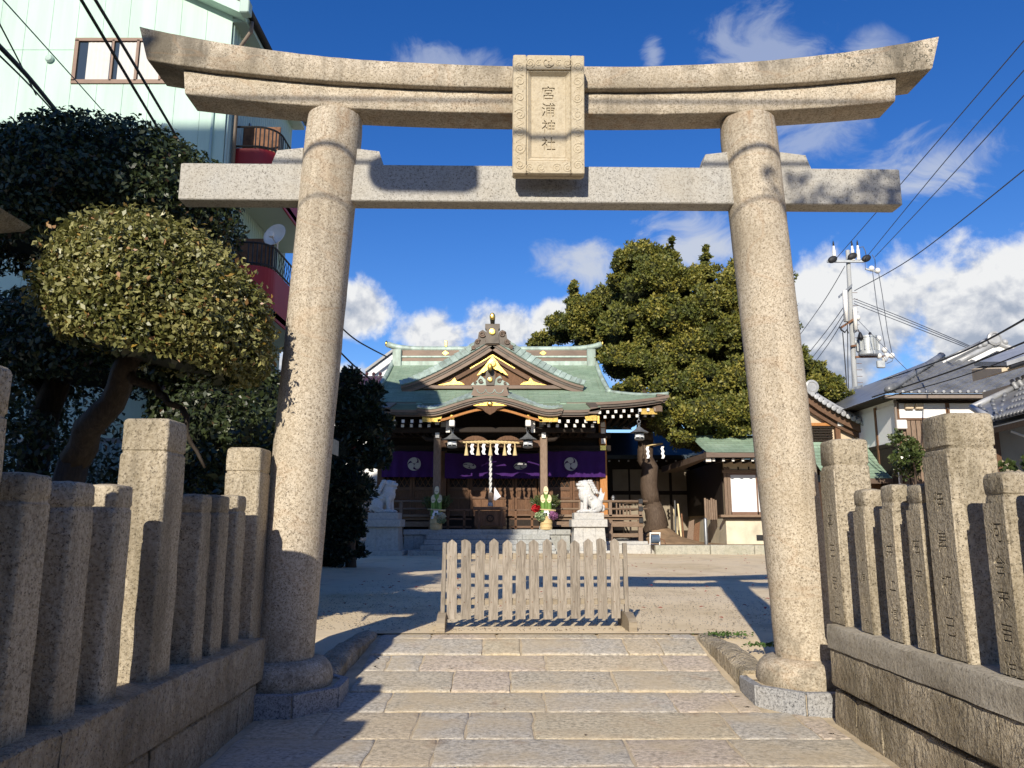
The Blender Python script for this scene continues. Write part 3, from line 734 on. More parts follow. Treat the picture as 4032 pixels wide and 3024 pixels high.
# ---------------------------------------------------------------- stone fences
def stone_post(half, z0, z1, neck, r):
    """square granite post with a rounded head above a groove"""
    b = MB(); rings = []; a = half
    zs = [(z0, a * 1.0)] + [(z0 + (z1 - neck - .03 - z0) * k / 7, a * (1 + r.uniform(-.02, .02))) for k in range(1, 7)]
    zs += [(z1 - neck - .03, a), (z1 - neck - .010, a * .99), (z1 - neck - .003, a * .94), (z1 - neck + .009, a * .94), (z1 - neck + .017, a * .985), (z1 - neck * .5, a * .99), (z1 - .030, a * .985), (z1 - .013, a * .955), (z1 - .003, a * .88), (z1 + .006, a * .4)]
    for z, h in zs:
        rg = sqring(h, h, z, min(.024, h * .5), 3)
        rings.append([(x + r.uniform(-.0022, .0022), y + r.uniform(-.0022, .0022), zz + r.uniform(-.002, .002)) for x, y, zz in rg])
    b.loft(rings)
    return b
def fence(side):
    r = random.Random(3 + side)
    if side < 0:
        root = thing('stone_fence', 'shaded granite post fence on low stone wall left of the path', 'stone fence', (-2.2, 4, 0))
        zc = 0.62; face = -2.05; edge = -1.95; top, btop = 1.705, 2.13
        small = [3.27, 3.64, 4.03, 5.156, 5.473, 5.83, 2.33, 2.70, 1.56, 1.19]; big = [4.57, 6.29, 2.84, 1.75, .4]
        sw = .195; bw = .285
    else:
        root = thing('stone_fence', 'sunlit granite post fence with carved names right of the path', 'stone fence', (2.7, 4, 0))
        zc = 0.745; face = 2.5; edge = 2.42; top, btop = 1.755, 2.15
        small = [5.543, 5.121, 4.77, 3.951, 3.54, 3.13, 2.2, 1.8]; big = [5.997, 4.413, 2.5]
        sw = .185; bw = .285
    names = {5.997: ('真田吉平', .118, 1.53, .235), 5.543: ('松浦桝藏', .085, 1.28, .155), 5.121: ('井上博', .115, 1.33, .21), 4.77: ('石井桃郎', .098, 1.36, .165), 4.413: ('伊昇初己', .125, 1.63, .235), 3.951: ('河合末吉治', .112, 1.46, .165)}
    for ys, w, zt, nk in ((small, sw, top, .12), (big, bw, btop, .205)):
        for y in ys:
            ww = w * r.uniform(.96, 1.04)
            cxp = face + side * ww / 2; cyp = y + ww / 2
            zz = zt + r.uniform(-.012, .012)
            ins = .008 if (side > 0 and y in names) else 0
            mb = stone_post(ww / 2, zc - .02, zz, nk, r)
            mb.v = [(cxp + x * (1 + r.uniform(-.004, .004)) + (ins if x < -ww * .3 else 0), cyp + yy, z) for x, yy, z in mb.v]
            p = mb.build('post', MT['granite_rough'], root, smooth=38)
            if ins:
                txt, sz, ztop, st = names[y]
                h0, h1 = zc + .01, zz - nk - .035
                zm = (h0 + h1) / 2
                me = carved_sheet(txt, ww * .93, h1 - h0, ins + .004, sz, ztop - zm, st, wide=.92)
                # sheet x -> world -y, sheet y -> world z, sheet z -> world -x
                M = Matrix(((0, 0, -1, face + .004), (-1, 0, 0, cyp), (0, 1, 0, zm), (0, 0, 0, 1)))
                me.transform(WM[root.name] @ M); me.materials.append(MT['granite_rough'])
                link('inscribed_face', me, p)
    # coping and base stones
    y1 = 6.17 if side > 0 else 6.34
    def course(name, cuts, x0, x1, z0, z1, mat, bev, jit):
        for a, c in zip(cuts, cuts[1:]):
            mb = MB()
            n = max(2, int((c - a) / .12)); rings = []
            for k in range(n + 1):
                y = a + .004 + (c - a - .008) * k / n
                j = lambda: r.uniform(-jit, jit)
                e = bev if 0 < k < n else bev * 1.6
                f = side
                xa, xb = (x0, x1)
                rings.append([(xa + f * e * .2 + j(), y, z0), (xa + j(), y, z0 + bev + j()), (xa + j(), y, (z0 + z1) / 2), (xa + j(), y, z1 - bev + j()), (xa + f * bev, y, z1 + j() * .5), (xb - f * bev, y, z1 + j() * .5), (xb, y, z1 - bev), (xb, y, z0)])
            mb.loft(rings); mb.build(name, MT[mat], root, smooth=45)
    if side > 0:
        course('coping_stone', [-2.6, .6, y1], edge, 3.0, .575, zc, 'granite_coping', .010, .005)
        course('wall_stone', [-2.6, .9, 2.6, 4.08, y1 - .02], edge + .006, 3.0, .305, .573, 'granite_base', .018, .008)
        course('wall_stone', [-2.6, .3, 1.1, 1.9, 2.6, 3.3, 3.9, 4.45, 5.0, 5.42, 5.80, y1], edge + .03, 3.0, -.1, .27, 'granite_base', .015, .009)
        course('bed_joint', [-2.6, y1 - .04], edge + .07, 2.98, .26, .31, 'granite_base', .004, .0)
    else:
        course('coping_stone', [-2.6, 1.0, 3.55, y1], edge, -2.65, .305, zc, 'granite_base', .012, .005)
        course('wall_stone', [-2.6, .4, 1.2, 2.1, 2.9, 3.7, 4.5, 5.3, 5.9, y1 - .04], edge - .03, -2.65, -.1, .285, 'granite_base', .016, .009)
        course('bed_joint', [-2.6, y1 - .06], edge - .06, -2.63, .27, .31, 'granite_base', .004, .0)
fence(-1); fence(1)

# ---------------------------------------------------------------- torii gate
def torii():
    root = thing('torii_gate', 'large sunlit granite torii gate with curved double lintel and name plaque', 'torii gate', (.29, 6.8, 0), R(1.1))
    r = random.Random(11)
    def smooth_noise(seed, amp):
        rr = random.Random(seed); ph = [(rr.uniform(.6, 6), rr.uniform(0, 6.3), rr.uniform(.3, 1)) for _ in range(8)]
        return lambda x: amp * sum(a * math.sin(f * x + p) for f, p, a in ph) / 3
    for s in (-1, 1):
        b = MB(); rings = []; n = 48
        for k in range(34):
            z = .40 + (5.30 - .40) * k / 33
            cxp = s * (2.215 - .0495 * (z - .4)); t = (z - .4) / 4.9
            rad = .256 - .006 * math.sin(math.pi * t) + .006 * t - (.012 if z > 5.27 else 0)
            rings.append([(cxp + (rad + r.uniform(-.0025, .0025)) * math.cos(2 * math.pi * q / n), (rad + r.uniform(-.0025, .0025)) * math.sin(2 * math.pi * q / n), z) for q in range(n)])
        b.loft(rings); b.build('pillar', MT['granite_warm'], root, smooth=60, local=True)
        b = MB(); b.lathe([(.30, .17), (.395, .18), (.408, .235), (.402, .29), (.38, .345), (.34, .385), (.29, .402), (.1, .405)], 48, (s * 2.2, 0, 0))
        b.build('round_base', MT['granite_warm'], root, smooth=60, local=True)
        b = MB(); b.lathe([(.53, -.1), (.53, .188), (.2, .19)], 8, (s * 2.2, 0, 0), ph=R(22.5)); b.build('plinth_core', MT['mortar'], root, local=True)
        for ang in ((180, 225, 270, 135) if s > 0 else (0, 315, 270, 45)):
            b = MB(); M = Matrix.Translation((s * 2.2, 0, 0)) @ Matrix.Rotation(R(ang), 4, 'Z')
            ap = .512; hw = .512 * math.tan(R(22.5)) - .012
            b.rbox(ap - .07, ap, -hw, hw, -.1, .205, .004, M)
            b.build('plinth_stone', MT['granite_blue'], root, local=True)
    # curved top lintel (kasagi) and second lintel (shimaki)
    def lint(name, half, hb, zb, zt, y0, y1, mat, nseed, bev, flare):
        b = MB(); rings = []; n = 80; nz = smooth_noise(nseed, .004)
        for k in range(n + 1):
            t = -1 + 2 * k / n
            def pt(h, zf): return t * h, zf(abs(t) * h)
            xb, zB = pt(hb, zb); xt, zT = pt(half, zt)
            j = lambda: r.uniform(-.002, .002)
            nn = nz(t * half)
            rings.append([(xb, y0 + bev, zB + j()), (xb + (xt - xb) * .06, y0 + j(), zB + bev), (xb + (xt - xb) * .94, y0 - flare + j(), zT - bev + nn), (xt, y0 - flare + bev, zT + nn + j()),
                          (xt, y1 + flare - bev, zT + nn), (xt, y1 + flare, zT - bev), (xb, y1, zB + bev), (xb, y1 - bev, zB)])
        b.loft(rings); return b.build(name, MT[mat], root, smooth=50, local=True)
    c26 = lambda x: (x / 3.77) ** 2.5
    lint('top_lintel', 3.79, 3.69, lambda x: 5.512 + .255 * c26(x), lambda x: 5.735 + .355 * c26(x), -.225, .225, 'granite_warm', 1, .014, .012)
    lint('second_lintel', 3.375, 3.345, lambda x: 5.29 + .22 * c26(x), lambda x: 5.510 + .252 * c26(x), -.158, .158, 'granite_warm', 2, .012, 0)
    b = MB(); b.rbox(-3.36, 3.36, -.093, .093, 4.435, 4.795, .009); b.build('tie_beam', MT['granite_pale'], root, local=True)
    for s in (-1, 1):
        for sd in (-1, 1):
            pc = s * 2.01; e = pc + sd * .235; o = pc + sd * .52
            poly = [(e, 4.80), (o, 4.80), (o - sd * .045, 4.935), (e, 4.965)]
            if sd < 0: poly = poly[::-1]
            b = MB(); b.prism(poly, -.075, .075); b.build('wedge', MT['granite_pale'], root, local=True)
    # plaque
    tilt = math.atan2(.13, 1.1); M0 = Matrix.Translation((.035, -.288, 4.60)) @ Matrix.Rotation(tilt, 4, 'X')
    w, h = .325, 1.115
    b = MB()
    def P(*a): b.rbox(*a, M=M0, jit=.0016, rng=r)
    P(-w, w, .012, .09, 0, h, .012)
    plq = b.build('plaque', MT['stone_plaque'], root, local=True)
    bw = .125
    fr = MB()
    for x0, x1, z0, z1 in ((-w, -w + bw, .008, h - .008), (w - bw, w, .008, h - .008), (-w + bw, w - bw, .008, bw), (-w + bw, w - bw, h - bw - .02, h - .008)):
        fr.rbox(x0 + .002, x1 - .002, -.045, .02, z0, z1, .007, M=M0, jit=.001, rng=r)
    fr.build('frame_border', MT['stone_plaque'], plq, local=True)
    mo = MB(); ix, iz0, iz1 = w - bw, bw, h - bw - .02; d = .05
    A = [(-ix, -.025, iz0), (ix, -.025, iz0), (ix, -.025, iz1), (-ix, -.025, iz1)]; B = [(-ix + d, .008, iz0 + d), (ix - d, .008, iz0 + d), (ix - d, .008, iz1 - d), (-ix + d, .008, iz1 - d)]
    C = [(-ix + .012, -.030, iz0 + .012), (ix - .012, -.030, iz0 + .012), (ix - .012, -.030, iz1 - .012), (-ix + .012, -.030, iz1 - .012)]
    mo.add(A + C + B, [(0, 1, 5, 4), (1, 2, 6, 5), (2, 3, 7, 6), (3, 0, 4, 7), (4, 5, 9, 8), (5, 6, 10, 9), (6, 7, 11, 10), (7, 4, 8, 11)], M0)
    mo.build('inner_moulding', MT['stone_plaque'], plq, local=True)
    me = carved_sheet('宮浦神社', 2 * (ix - d) + .01, iz1 - iz0 - 2 * d + .01, .012, .135, .225, .158)
    Ms = M0 @ Matrix(((1, 0, 0, 0), (0, 0, -1, .004), (0, 1, 0, (iz0 + iz1) / 2), (0, 0, 0, 1)))
    me.transform(Ms); me.materials.append(MT['stone_plaque']); link('inscribed_panel', me, plq)
    sc = MB()
    def spiral(cx_, cz_, rad, turns, d0, sgn):
        pts = []
        for k in range(26):
            t = k / 25; a = d0 + sgn * t * turns * 2 * math.pi; q = rad * (1 - .82 * t)
            pts.append((cx_ + q * math.cos(a), -.046, cz_ + q * math.sin(a)))
        sc.tube([(a_, b_ + .0022, c_) for a_, b_, c_ in pts], .0058, 5, M0)
    zs = [.09, .24, .39, .55, .71, .86, 1.0]
    for i, z in enumerate(zs):
        for s in (-1, 1):
            spiral(s * (w - bw * .5), z, .045 + .008 * (i % 2), 1.7, i * .9, s)
            if i == 6: continue
            pts = [(s * (w - bw * .5 + .035 * math.sin(q * 1.3 + i)), -.046, z + .05 + .018 * q) for q in range(5)]
            sc.tube([(a_, b_ + .003, c_) for a_, b_, c_ in pts], .005, 5, M0)
    for x in (-.17, -.07, .07, .17):
        spiral(x, .062, .042, 1.7, x * 9, 1 if x > 0 else -1)
        if abs(x) > .1: spiral(x, h - .085, .045, 1.8, x * 7, -1 if x > 0 else 1)
        else: spiral(x * 1.3, h - .085, .032, 1.5, 1, 1)
    tag(sc.build('scroll_relief', MT['stone_plaque'], plq, smooth=True, local=True), kind='stuff')
    em = MB(); tomoe(em, .052, M0 @ Matrix.Translation((0, -.044, h - .078)), .008); em.build('comma_crest', MT['stone_plaque'], plq, local=True)
torii()

# ---------------------------------------------------------------- picket barrier
def barrier():
    root = thing('picket_barrier', 'weathered grey wooden picket barrier standing across the end of the path', 'barrier', (.25, 9.02, GZ), R(2.2))
    r = random.Random(21)
    for i in range(13):
        x = -.925 + i * .1545 + r.uniform(-.004, .004)
        w = .054 + r.uniform(-.003, .003); hb = .105 + r.uniform(-.006, .006); ht = .985 + r.uniform(-.014, .008)
        b = MB(); tl = r.uniform(-.012, .012)
        k = ht - .045 if i not in (1, 11) else ht - .015
        prof = [(x - w, hb), (x + w, hb), (x + w + tl, k), (x + w * .5 + tl, (k + ht) / 2 + .003), (x + tl, ht), (x - w * .55 + tl, (k + ht) / 2), (x - w + tl, k)]
        if i in (1, 11): prof = [(x - w, hb), (x + w, hb), (x + w + tl, k - .03), (x + w * .6 + tl, ht - .02), (x + w * .2 + tl, ht - .006), (x - w * .3 + tl, ht), (x - w + tl, k)]
        b.prism(prof, -.048, -.028); pk = b.build('picket', MT['wood_grey'], root, local=True)
        for z_ in (.27, .77):
            nl = MB(); nl.lathe([(.006, 0), (.006, .003), (.002, .004)], 6, M=Matrix.Translation((x - .02, -.048, z_ + .02)) @ Matrix.Rotation(R(90), 4, 'X')); nl.build('nail_head', MT['rusty'], pk, local=True)
    for z in (.29, .79):
        b = MB(); pts = []
        n = 16
        rings = [[(-1.0 + 2.03 * k / n, -.025, z - .03), (-1.0 + 2.03 * k / n, .025, z - .03), (-1.0 + 2.03 * k / n, .025, z + .018 + .006 * math.sin(k * 1.9)), (-1.0 + 2.03 * k / n, -.004, z + .034 + .007 * math.sin(k * 2.3)), (-1.0 + 2.03 * k / n, -.026, z + .02)] for k in range(n + 1)]
        b.loft(rings); b.build('rail', MT['wood_grey_h'], root, local=True)
    for x, ln in ((-1.035, .03), (1.055, -.015)):
        b = MB(); b.rbox(x - .024, x + .024, -.03, .03, .06, .93, .004, Matrix.Translation((0, 0, 0)) @ Matrix.Rotation(ln * .6, 4, 'Y'))
        b.build('post', MT['wood_grey'], root, local=True)
        b = MB()
        prof = [(-.36, 0), (.36, 0), (.36, .06), (.25, .15), (.10, .175), (-.10, .175), (-.28, .14), (-.36, .10)]
        b.prism(prof, x - .045, x + .045, 'x', Matrix.Translation((0, 0, 0.0)))
        b.build('foot', MT['wood_grey_h'], root, local=True)
barrier()
# ---------------------------------------------------------------- shrine hall
SX = -0.88
lin = lambda a, c, n: [a + (c - a) * i / n for i in range(n + 1)]
def sheet_uv(name, fn, us, vs, mat, parent, ucoord, rows, thick=0.0, smooth=40, keep=None):
    """course-stepped roof sheet: v is cut in `rows` courses, each with a small butt edge"""
    V, F, UV = [], [], []
    nu = len(us)
    for r in range(rows):
        v0 = vs[0] + (vs[1] - vs[0]) * r / rows; v1 = vs[0] + (vs[1] - vs[0]) * (r + 1) / rows
        base = len(V)
        for lift, v in ((-.012, v0), (0.016, v0), (0.0, v1)):
            for u in us:
                p = Vector(fn(u, v)); V.append((p.x, p.y, p.z + lift))
        for j, (a, b) in enumerate(((0, 1), (1, 2))):
            for i in range(nu - 1):
                if keep and not keep((us[i] + us[i + 1]) / 2, (v0 + v1) / 2): continue
                F.append((base + a * nu + i, base + a * nu + i + 1, base + b * nu + i + 1, base + b * nu + i))
                va, vb = (r + .02, r + .06) if j == 0 else (r + .06, r + .99)
                UV += [(ucoord(us[i], va), va), (ucoord(us[i + 1], va), va), (ucoord(us[i + 1], vb), vb), (ucoord(us[i], vb), vb)]
    me = bpy.data.meshes.new(name)
    inv = WM[parent.name]
    me.from_pydata([tuple(inv @ Vector(p)) for p in V], [], F)
    ul = me.uv_layers.new(name='UVMap'); ul.data.foreach_set('uv', [c for q in UV for c in q])
    me.materials.append(MT[mat]); me.update()
    return link(name, me, parent)

def swept(mb, pts, prof):
    """sweep a (offset along y, offset along normal) profile along a curve in the xz plane; pts: (x, z, y)"""
    rings = []
    n = len(pts)
    for i, (x, z, y) in enumerate(pts):
        a = pts[max(i - 1, 0)]; b = pts[min(i + 1, n - 1)]
        tx, tz = b[0] - a[0], b[1] - a[1]; L = math.hypot(tx, tz) or 1
        nx, nz = -tz / L, tx / L
        if nz < 0: nx, nz = -nx, -nz
        rings.append([(x + nx * o, y + dy, z + nz * o) for dy, o in prof])
    mb.loft(rings)

def shrine():
    root = thing('shrine_hall', 'wooden shrine hall with green copper roof and gold fittings behind the barrier', 'shrine hall', (SX, 34.5, GZ))
    W = lambda x: SX + x
    def box(name, mat, x0, x1, y0, y1, z0, z1, bev=0.0, parent=root, M=None):
        b = MB()
        if bev: b.rbox(W(x0), W(x1), y0, y1, z0, z1, bev, M)
        else: b.box(W(x0), W(x1), y0, y1, z0, z1, M)
        return b.build(name, MT[mat], parent)
    # ---- main roof (hip-and-gable), curved slopes
    YE, YR, ZR = 32.3, 37.5, 9.42
    HE, HV = 7.57, 5.08
    YV = 33.75                                 # where hip meets verge foot
    def zeave(x): return 6.60 + .33 * max(0, (abs(x) - 3.0) / (HE - 3.0)) ** 2.6
    def zmain(x, y):
        t = (y - YE) / (YR - YE)
        up = (zeave(x) - 6.60) * max(0.0, 1 - t * 3.2)
        return 6.60 + up + (ZR - 6.60) * (0.80 * t + 0.20 * t ** 1.8)
    def front(x, t):
        y = YE + (YR - YE) * t
        ax = abs(x)
        vh = HV + .55 * max(0, (1 - t)) ** 2.2 * .55
        if ax > vh:
            ymax = YE + (YV - YE) * max(0.0, (HE - ax) / (HE - HV))
            y = min(y, ymax)
        return (W(x), y, zmain(x, y))
    us = lin(-HE, HE, 96)
    roof = sheet_uv('roof_front', front, us, (0.0, 1.0), 'copper_green', root, lambda u, v: u, 36,
                    keep=lambda x, t: abs(x) < HV + .28 * (1 - t) ** 2.2 or YE + (YR - YE) * t < YE + (YV - YE) * max(0, (HE - abs(x)) / (HE - HV)))
    for s in (-1, 1):                          # side skirts
        def side(y, t, s=s):
            x = HE - (HE - HV) * t
            fr = YE + (YV - YE) * t; bk = 42.7 - (YV - YE) * t
            yy = fr + (bk - fr) * y
            zc = zmain(x, YE + (YV - YE) * t) - .01
            return (W(s * x), yy, zc)
        sheet_uv('roof_side', side, lin(0, 1, 30), (0.0, 1.0), 'copper_green', roof, lambda u, v: u * 9, 10)
        b = MB()                               # gable triangle above the skirt, boarded
        b.add([(W(s * (HV - .25)), YV, 7.3), (W(s * (HV - .25)), 41.2, 7.3), (W(s * (HV - .25)), YR, ZR - .1)], [(0, 1, 2)]); b.build('side_gable', MT['wood_brown'], root, fix=False)
        # rolled verge
        pts = []
        for k in range(21):
            t = k / 20; y = YV - .15 + (YR - YV + .15) * t
            vh = HV + .55 * (1 - (y - YE) / (YR - YE)) ** 2.2 * .55 * 1.0
            pts.append((W(s * (vh - .03)), y, zmain(HV, y) + .05))
        b = MB(); b.tube(pts, [.11] * 21, 8); b.build('verge_roll', MT['copper_tile'], roof, smooth=True)
        hp = [(W(s * (HE - .02 - (HE - HV) * t)), YE + .02 + (YV - YE) * t, zmain(HE - (HE - HV) * t, YE + (YV - YE) * t) + .05) for t in lin(0, 1, 10)]
        b = MB(); b.tube(hp, .085, 8); b.build('hip_roll', MT['copper_tile'], roof, smooth=True)
    b = MB(); b.add([(W(-HV), YR, ZR), (W(HV), YR, ZR), (W(HE), 42.7, 6.7), (W(-HE), 42.7, 6.7)], [(0, 1, 2, 3)]); b.build('roof_rear', MT['copper_green'], root, fix=False)
    # eave fascia, layered
    for s in (-1, 1):
        for j, (dz, dy, h, m) in enumerate(((0, .0, .11, 'copper_brown'), (-.11, .05, .10, 'copper_dark'), (-.21, .14, .07, 'copper_brown'))):
            b = MB(); rings = []
            for x in lin(3.2, HE - .015 * j - (.06 * j), 24):
                z = zeave(x) + dz - .012
                rings.append([(W(s * x), YE - .02 + dy, z - h), (W(s * x), YE - .02 + dy, z), (W(s * x), YE + .5, z + .05), (W(s * x), YE + .5, z - h + .05)])
            b.loft(rings); b.build('eave_fascia', MT[m], roof)
            b = MB(); xs = HE - .02 - .06 * j
            rings = []
            for y in lin(YE, 42, 12):
                z = zeave(HE) + dz - .012
                rings.append([(W(s * (xs - dy)), y, z - h), (W(s * (xs - dy)), y, z), (W(s * (xs - .5)), y, z + .05), (W(s * (xs - .5)), y, z - h + .05)])
            b.loft(rings); b.build('eave_fascia', MT[m], roof)
    # underside boards
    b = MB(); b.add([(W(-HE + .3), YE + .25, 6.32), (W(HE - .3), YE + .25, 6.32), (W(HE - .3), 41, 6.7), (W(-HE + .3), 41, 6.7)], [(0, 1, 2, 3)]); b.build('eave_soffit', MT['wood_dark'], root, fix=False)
    # ---- main ridge
    b = MB(); b.rbox(W(-5.0), W(5.0), YR - .32, YR + .32, ZR - .22, ZR + .02, .02); b.build('ridge_base', MT['copper_tile'], root)
    b = MB(); b.box(W(-4.95), W(4.95), YR - .27, YR + .27, ZR + .02, ZR + .20); b.build('ridge_band', MT['copper_brown'], root)
    b = MB(); b.rbox(W(-4.97), W(4.97), YR - .31, YR + .31, ZR + .20, ZR + .29, .015); b.build('ridge_band', MT['copper_tile'], root)
    b = MB(); b.box(W(-4.9), W(4.9), YR - .25, YR + .25, ZR + .29, ZR + .58); b.build('ridge_band', MT['copper_brown'], root)
    b = MB(); pts = []
    for x in lin(-5.35, 5.35, 40):
        pts.append((W(x), YR, ZR + .68 + .26 * (abs(x) / 5.35) ** 9))
    b.tube(pts, .15, 10); b.build('ridge_cap', MT['copper_tile'], root, smooth=True)
    for s in (-1, 1):
        b = MB(); b.ball((W(s * 5.40), YR, ZR + .97), (.07, .12, .15)); b.build('ridge_tip', MT['gold'], root, smooth=True)
        b = MB(); b.rbox(W(s * 4.80 - .22), W(s * 4.80 + .22), YR - .42, YR - .2, ZR - .55, ZR + .62, .03); b.build('ridge_end_ornament', MT['copper_tile'], root)
        b = MB(); b.prism([(W(s * 2.42 + q * .17), ZR + .435 + p * .115) for q, p in ((-1, 0), (0, -1), (1, 0), (0, 1))], YR - .275, YR - .24); b.build('gold_diamond', MT['gold'], root)
    b = MB(); b.rbox(W(-2.42 - .06), W(-2.42 + .07), YR - .1, YR + .1, ZR + .8, ZR + 1.12, .02); b.build('ridge_finial', MT['gold'], root)
    # ---- front gable (chidori)
    YG, ZA, ZB, HG = 34.2, 9.66, 7.58, 4.08
    def rake(s_): return HG * s_, ZA - (ZA - ZB) * (1 - (1 - s_) ** 1.32)
    for s in (-1, 1):
        def gsl(t, v, s=s):
            x, z = rake(t); k_ = (.66 - .30 * t ** 1.5) * .60; return (W(s * (x + .05)), YG - .1 + (37.4 - YG) * v, z + k_)
        V = sheet_uv('gable_roof', lambda u, v: gsl(v, u), lin(0, 1, 2), (1.0, 0.0), 'copper_green', root, lambda u, v: u * 4, 22)
        # broad overlapping copper edge tiles
        n = 17
        for k in range(n):
            t0, t1 = k / n, (k + 1) / n + .012
            x0, z0 = rake(t0); x1, z1 = rake(min(t1, 1.0))
            wd = .66 - .30 * (k / n) ** 1.5
            tx, tz = x1 - x0, z1 - z0; L = math.hypot(tx, tz); nx, nz = -tz / L, tx / L
            up0, up1 = .075, .045
            lean = .16
            q = MB()
            h_ = wd * .62
            q.hexa([(W(s * x0), YG - .42, z0), (W(s * x1), YG - .42, z1), (W(s * (x1 + nx * h_ + .06)), YG - .42 + wd * .55, z1 + nz * h_), (W(s * (x0 + nx * h_ + .06)), YG - .42 + wd * .55, z0 + nz * h_),
                    (W(s * (x0 + nx * .03)), YG - .47, z0 + nz * .03), (W(s * (x1 + nx * .05)), YG - .50, z1 + nz * .05), (W(s * (x1 + nx * (h_ + .03) + .06)), YG - .50 + wd * .55, z1 + nz * (h_ + .06)), (W(s * (x0 + nx * (h_ + .02) + .06)), YG - .45 + wd * .55, z0 + nz * (h_ + .03))])
            q.build('edge_tile', MT['copper_tile'], root)
        # stacked bargeboards
        cv = [(W(s * rake(t)[0]), rake(t)[1], YG - .42) for t in lin(0.0, 1, 30)]
        for j, (o0, o1, y0, y1, m) in enumerate(((-.10, -.005, -.02, .3, 'copper_brown'), (-.20, -.10, .02, .3, 'copper_dark'), (-.36, -.20, .05, .3, 'copper_brown'))):
            q = MB(); swept(q, cv, [(y0, o0), (y0, o1), (y1, o1), (y1, o0)]); q.build('bargeboard', MT[m], root)
        iv = [(W(s * x), z, YG - .2) for x, z in [(rake(t)[0] * .80, ZA - .62 - (ZA - ZB - .40) * (1 - (1 - t) ** 1.25)) for t in lin(0.0, 1, 26)]]
        q = MB(); swept(q, iv, [(0, -.17), (0, 0), (.12, 0), (.12, -.17)]); q.build('inner_bargeboard', MT['wood_brown_h'], root)
        q = MB(); swept(q, iv[:9], [(-.012, -.02), (-.012, .02), (.04, .02), (.04, -.02)]); q.build('gold_edge', MT['gold'], root)
        # gold corner plates
        g = MB()
        g.prism([(W(s * a), z) for a, z in ((1.25, 7.67), (2.45, 7.65), (2.1, 7.73), (1.85, 7.81), (1.7, 7.99), (1.62, 7.83), (1.4, 7.78))][::s], YG - .24, YG - .20)
        g.build('gold_corner_plate', MT['gold'], root)
    q = MB(); q.prism([(W(-HG + .3), ZB - .1), (W(HG - .3), ZB - .1), (W(.02), ZA - .25)], YG - .06, YG + .1); q.build('gable_wall', MT['wood_brown'], root)
    q = MB(); q.rbox(W(-3.5), W(3.5), YG - .30, YG + .1, ZB - .12, ZB + .06, .02); q.build('gable_sill', MT['copper_brown'], root)
    gp = []
    for s in (1, -1):
        seq = [(0.0, 8.98), (.20, 8.72), (.34, 8.52), (.48, 8.36), (.60, 8.22), (.70, 8.08), (.58, 8.12), (.48, 8.20), (.38, 8.22), (.26, 8.32), (.14, 8.34), (0.0, 8.46)]
        gp += [(s * a, z) for a, z in (seq if s > 0 else seq[::-1][1:-1])]
    q = MB(); q.prism([(W(a), z) for a, z in gp], YG - .29, YG - .23); q.build('gold_gable_pendant', MT['gold'], root)
    q = MB(); q.lathe([(.17, 0), (.17, .05), (.12, .06), (.03, .062)], 20, M=Matrix.Translation((W(0), YG - .29, 8.62)) @ Matrix.Rotation(R(90), 4, 'X')); q.build('gold_crest', MT['gold'], root)
    q = MB(); q.prism([(W(a), z) for a, z in ((-.55, 7.62), (.55, 7.62), (.42, 7.88), (.2, 8.0), (.16, 8.25), (0, 8.36), (-.16, 8.25), (-.2, 8.0), (-.42, 7.88))], YG - .20, YG - .08); q.build('carved_strut', MT['wood_brown'], root)
    # gable ridge ornament
    def scroll(mb, cx_, cz_, rad, y0, sgn, th=.05, turns=1.5):
        pts = []
        for k in range(22):
            t = k / 21; a = sgn * (.4 + t * turns * 2 * math.pi); qd = rad * (1 - .78 * t)
            pts.append((cx_ + qd * math.cos(a), y0, cz_ + qd * math.sin(a)))
        mb.tube(pts, [th * (1 - .5 * k / 21) for k in range(22)], 6)
    q = MB(); q.prism([(W(a), z) for a, z in ((-.30, 9.50), (.30, 9.50), (.27, 10.16), (.33, 10.20), (.33, 10.40), (-.33, 10.40), (-.33, 10.20), (-.27, 10.16))], YG - .55, YG - .1); orn = q.build('ridge_ornament', MT['copper_dark'], root)
    for s in (-1, 1):
        q = MB(); q.prism([(W(s * a), z) for a, z in ((.27, 9.52), (.98, 9.18), (.86, 9.34), (.80, 9.62), (.66, 9.74), (.62, 10.02), (.45, 10.14), (.29, 10.05))][::s], YG - .48, YG - .2); q.build('ornament_wing', MT['copper_dark'], orn)
        q = MB(); scroll(q, W(s * .46), 9.93, .14, YG - .50, s); scroll(q, W(s * .66), 9.58, .11, YG - .49, -s); scroll(q, W(s * .85), 9.32, .08, YG - .48, s); tag(q.build('scroll_relief', MT['copper_brown'], orn, smooth=True), kind='stuff')
    q = MB(); q.lathe([(.14, 0), (.14, .05), (.09, .06), (.02, .062)], 18, M=Matrix.Translation((W(0), YG - .55, 10.02)) @ Matrix.Rotation(R(90), 4, 'X')); q.build('gold_crest', MT['gold'], orn)
    q = MB(); q.tube([(W(0), YG - .1, 10.38), (W(0), YG - .45, 10.48), (W(0), YG - .75, 10.68)], [.10, .10, .13], 12); q.build('finial', MT['copper_dark'], orn, smooth=True)
    q = MB(); q.ball((W(0), YG - .78, 10.68), (.125, .06, .17), 14, 10); q.build('finial_cap', MT['gold'], orn, smooth=True)
    q = MB(); q.rbox(W(-.33), W(.33), YG - .50, 37.2, ZA - .22, ZA + .02, .03); q.build('gable_ridge', MT['copper_brown'], root)
    # ---- front porch roof (kohai) with cusped gable (karahafu)
    YK = 30.3
    def hump(x):
        ax = abs(x)
        if ax < 2.75: return .53 * (.5 + .5 * math.cos(math.pi * ax / 2.75)) ** 1.15 - .05 * math.exp(-((ax - 2.3) / .55) ** 2)
        return 0.0
    def zk(x): return 6.03 + hump(x) + (.035 * max(0, (abs(x) - 2.3) / .6) if abs(x) < 2.92 else 0)
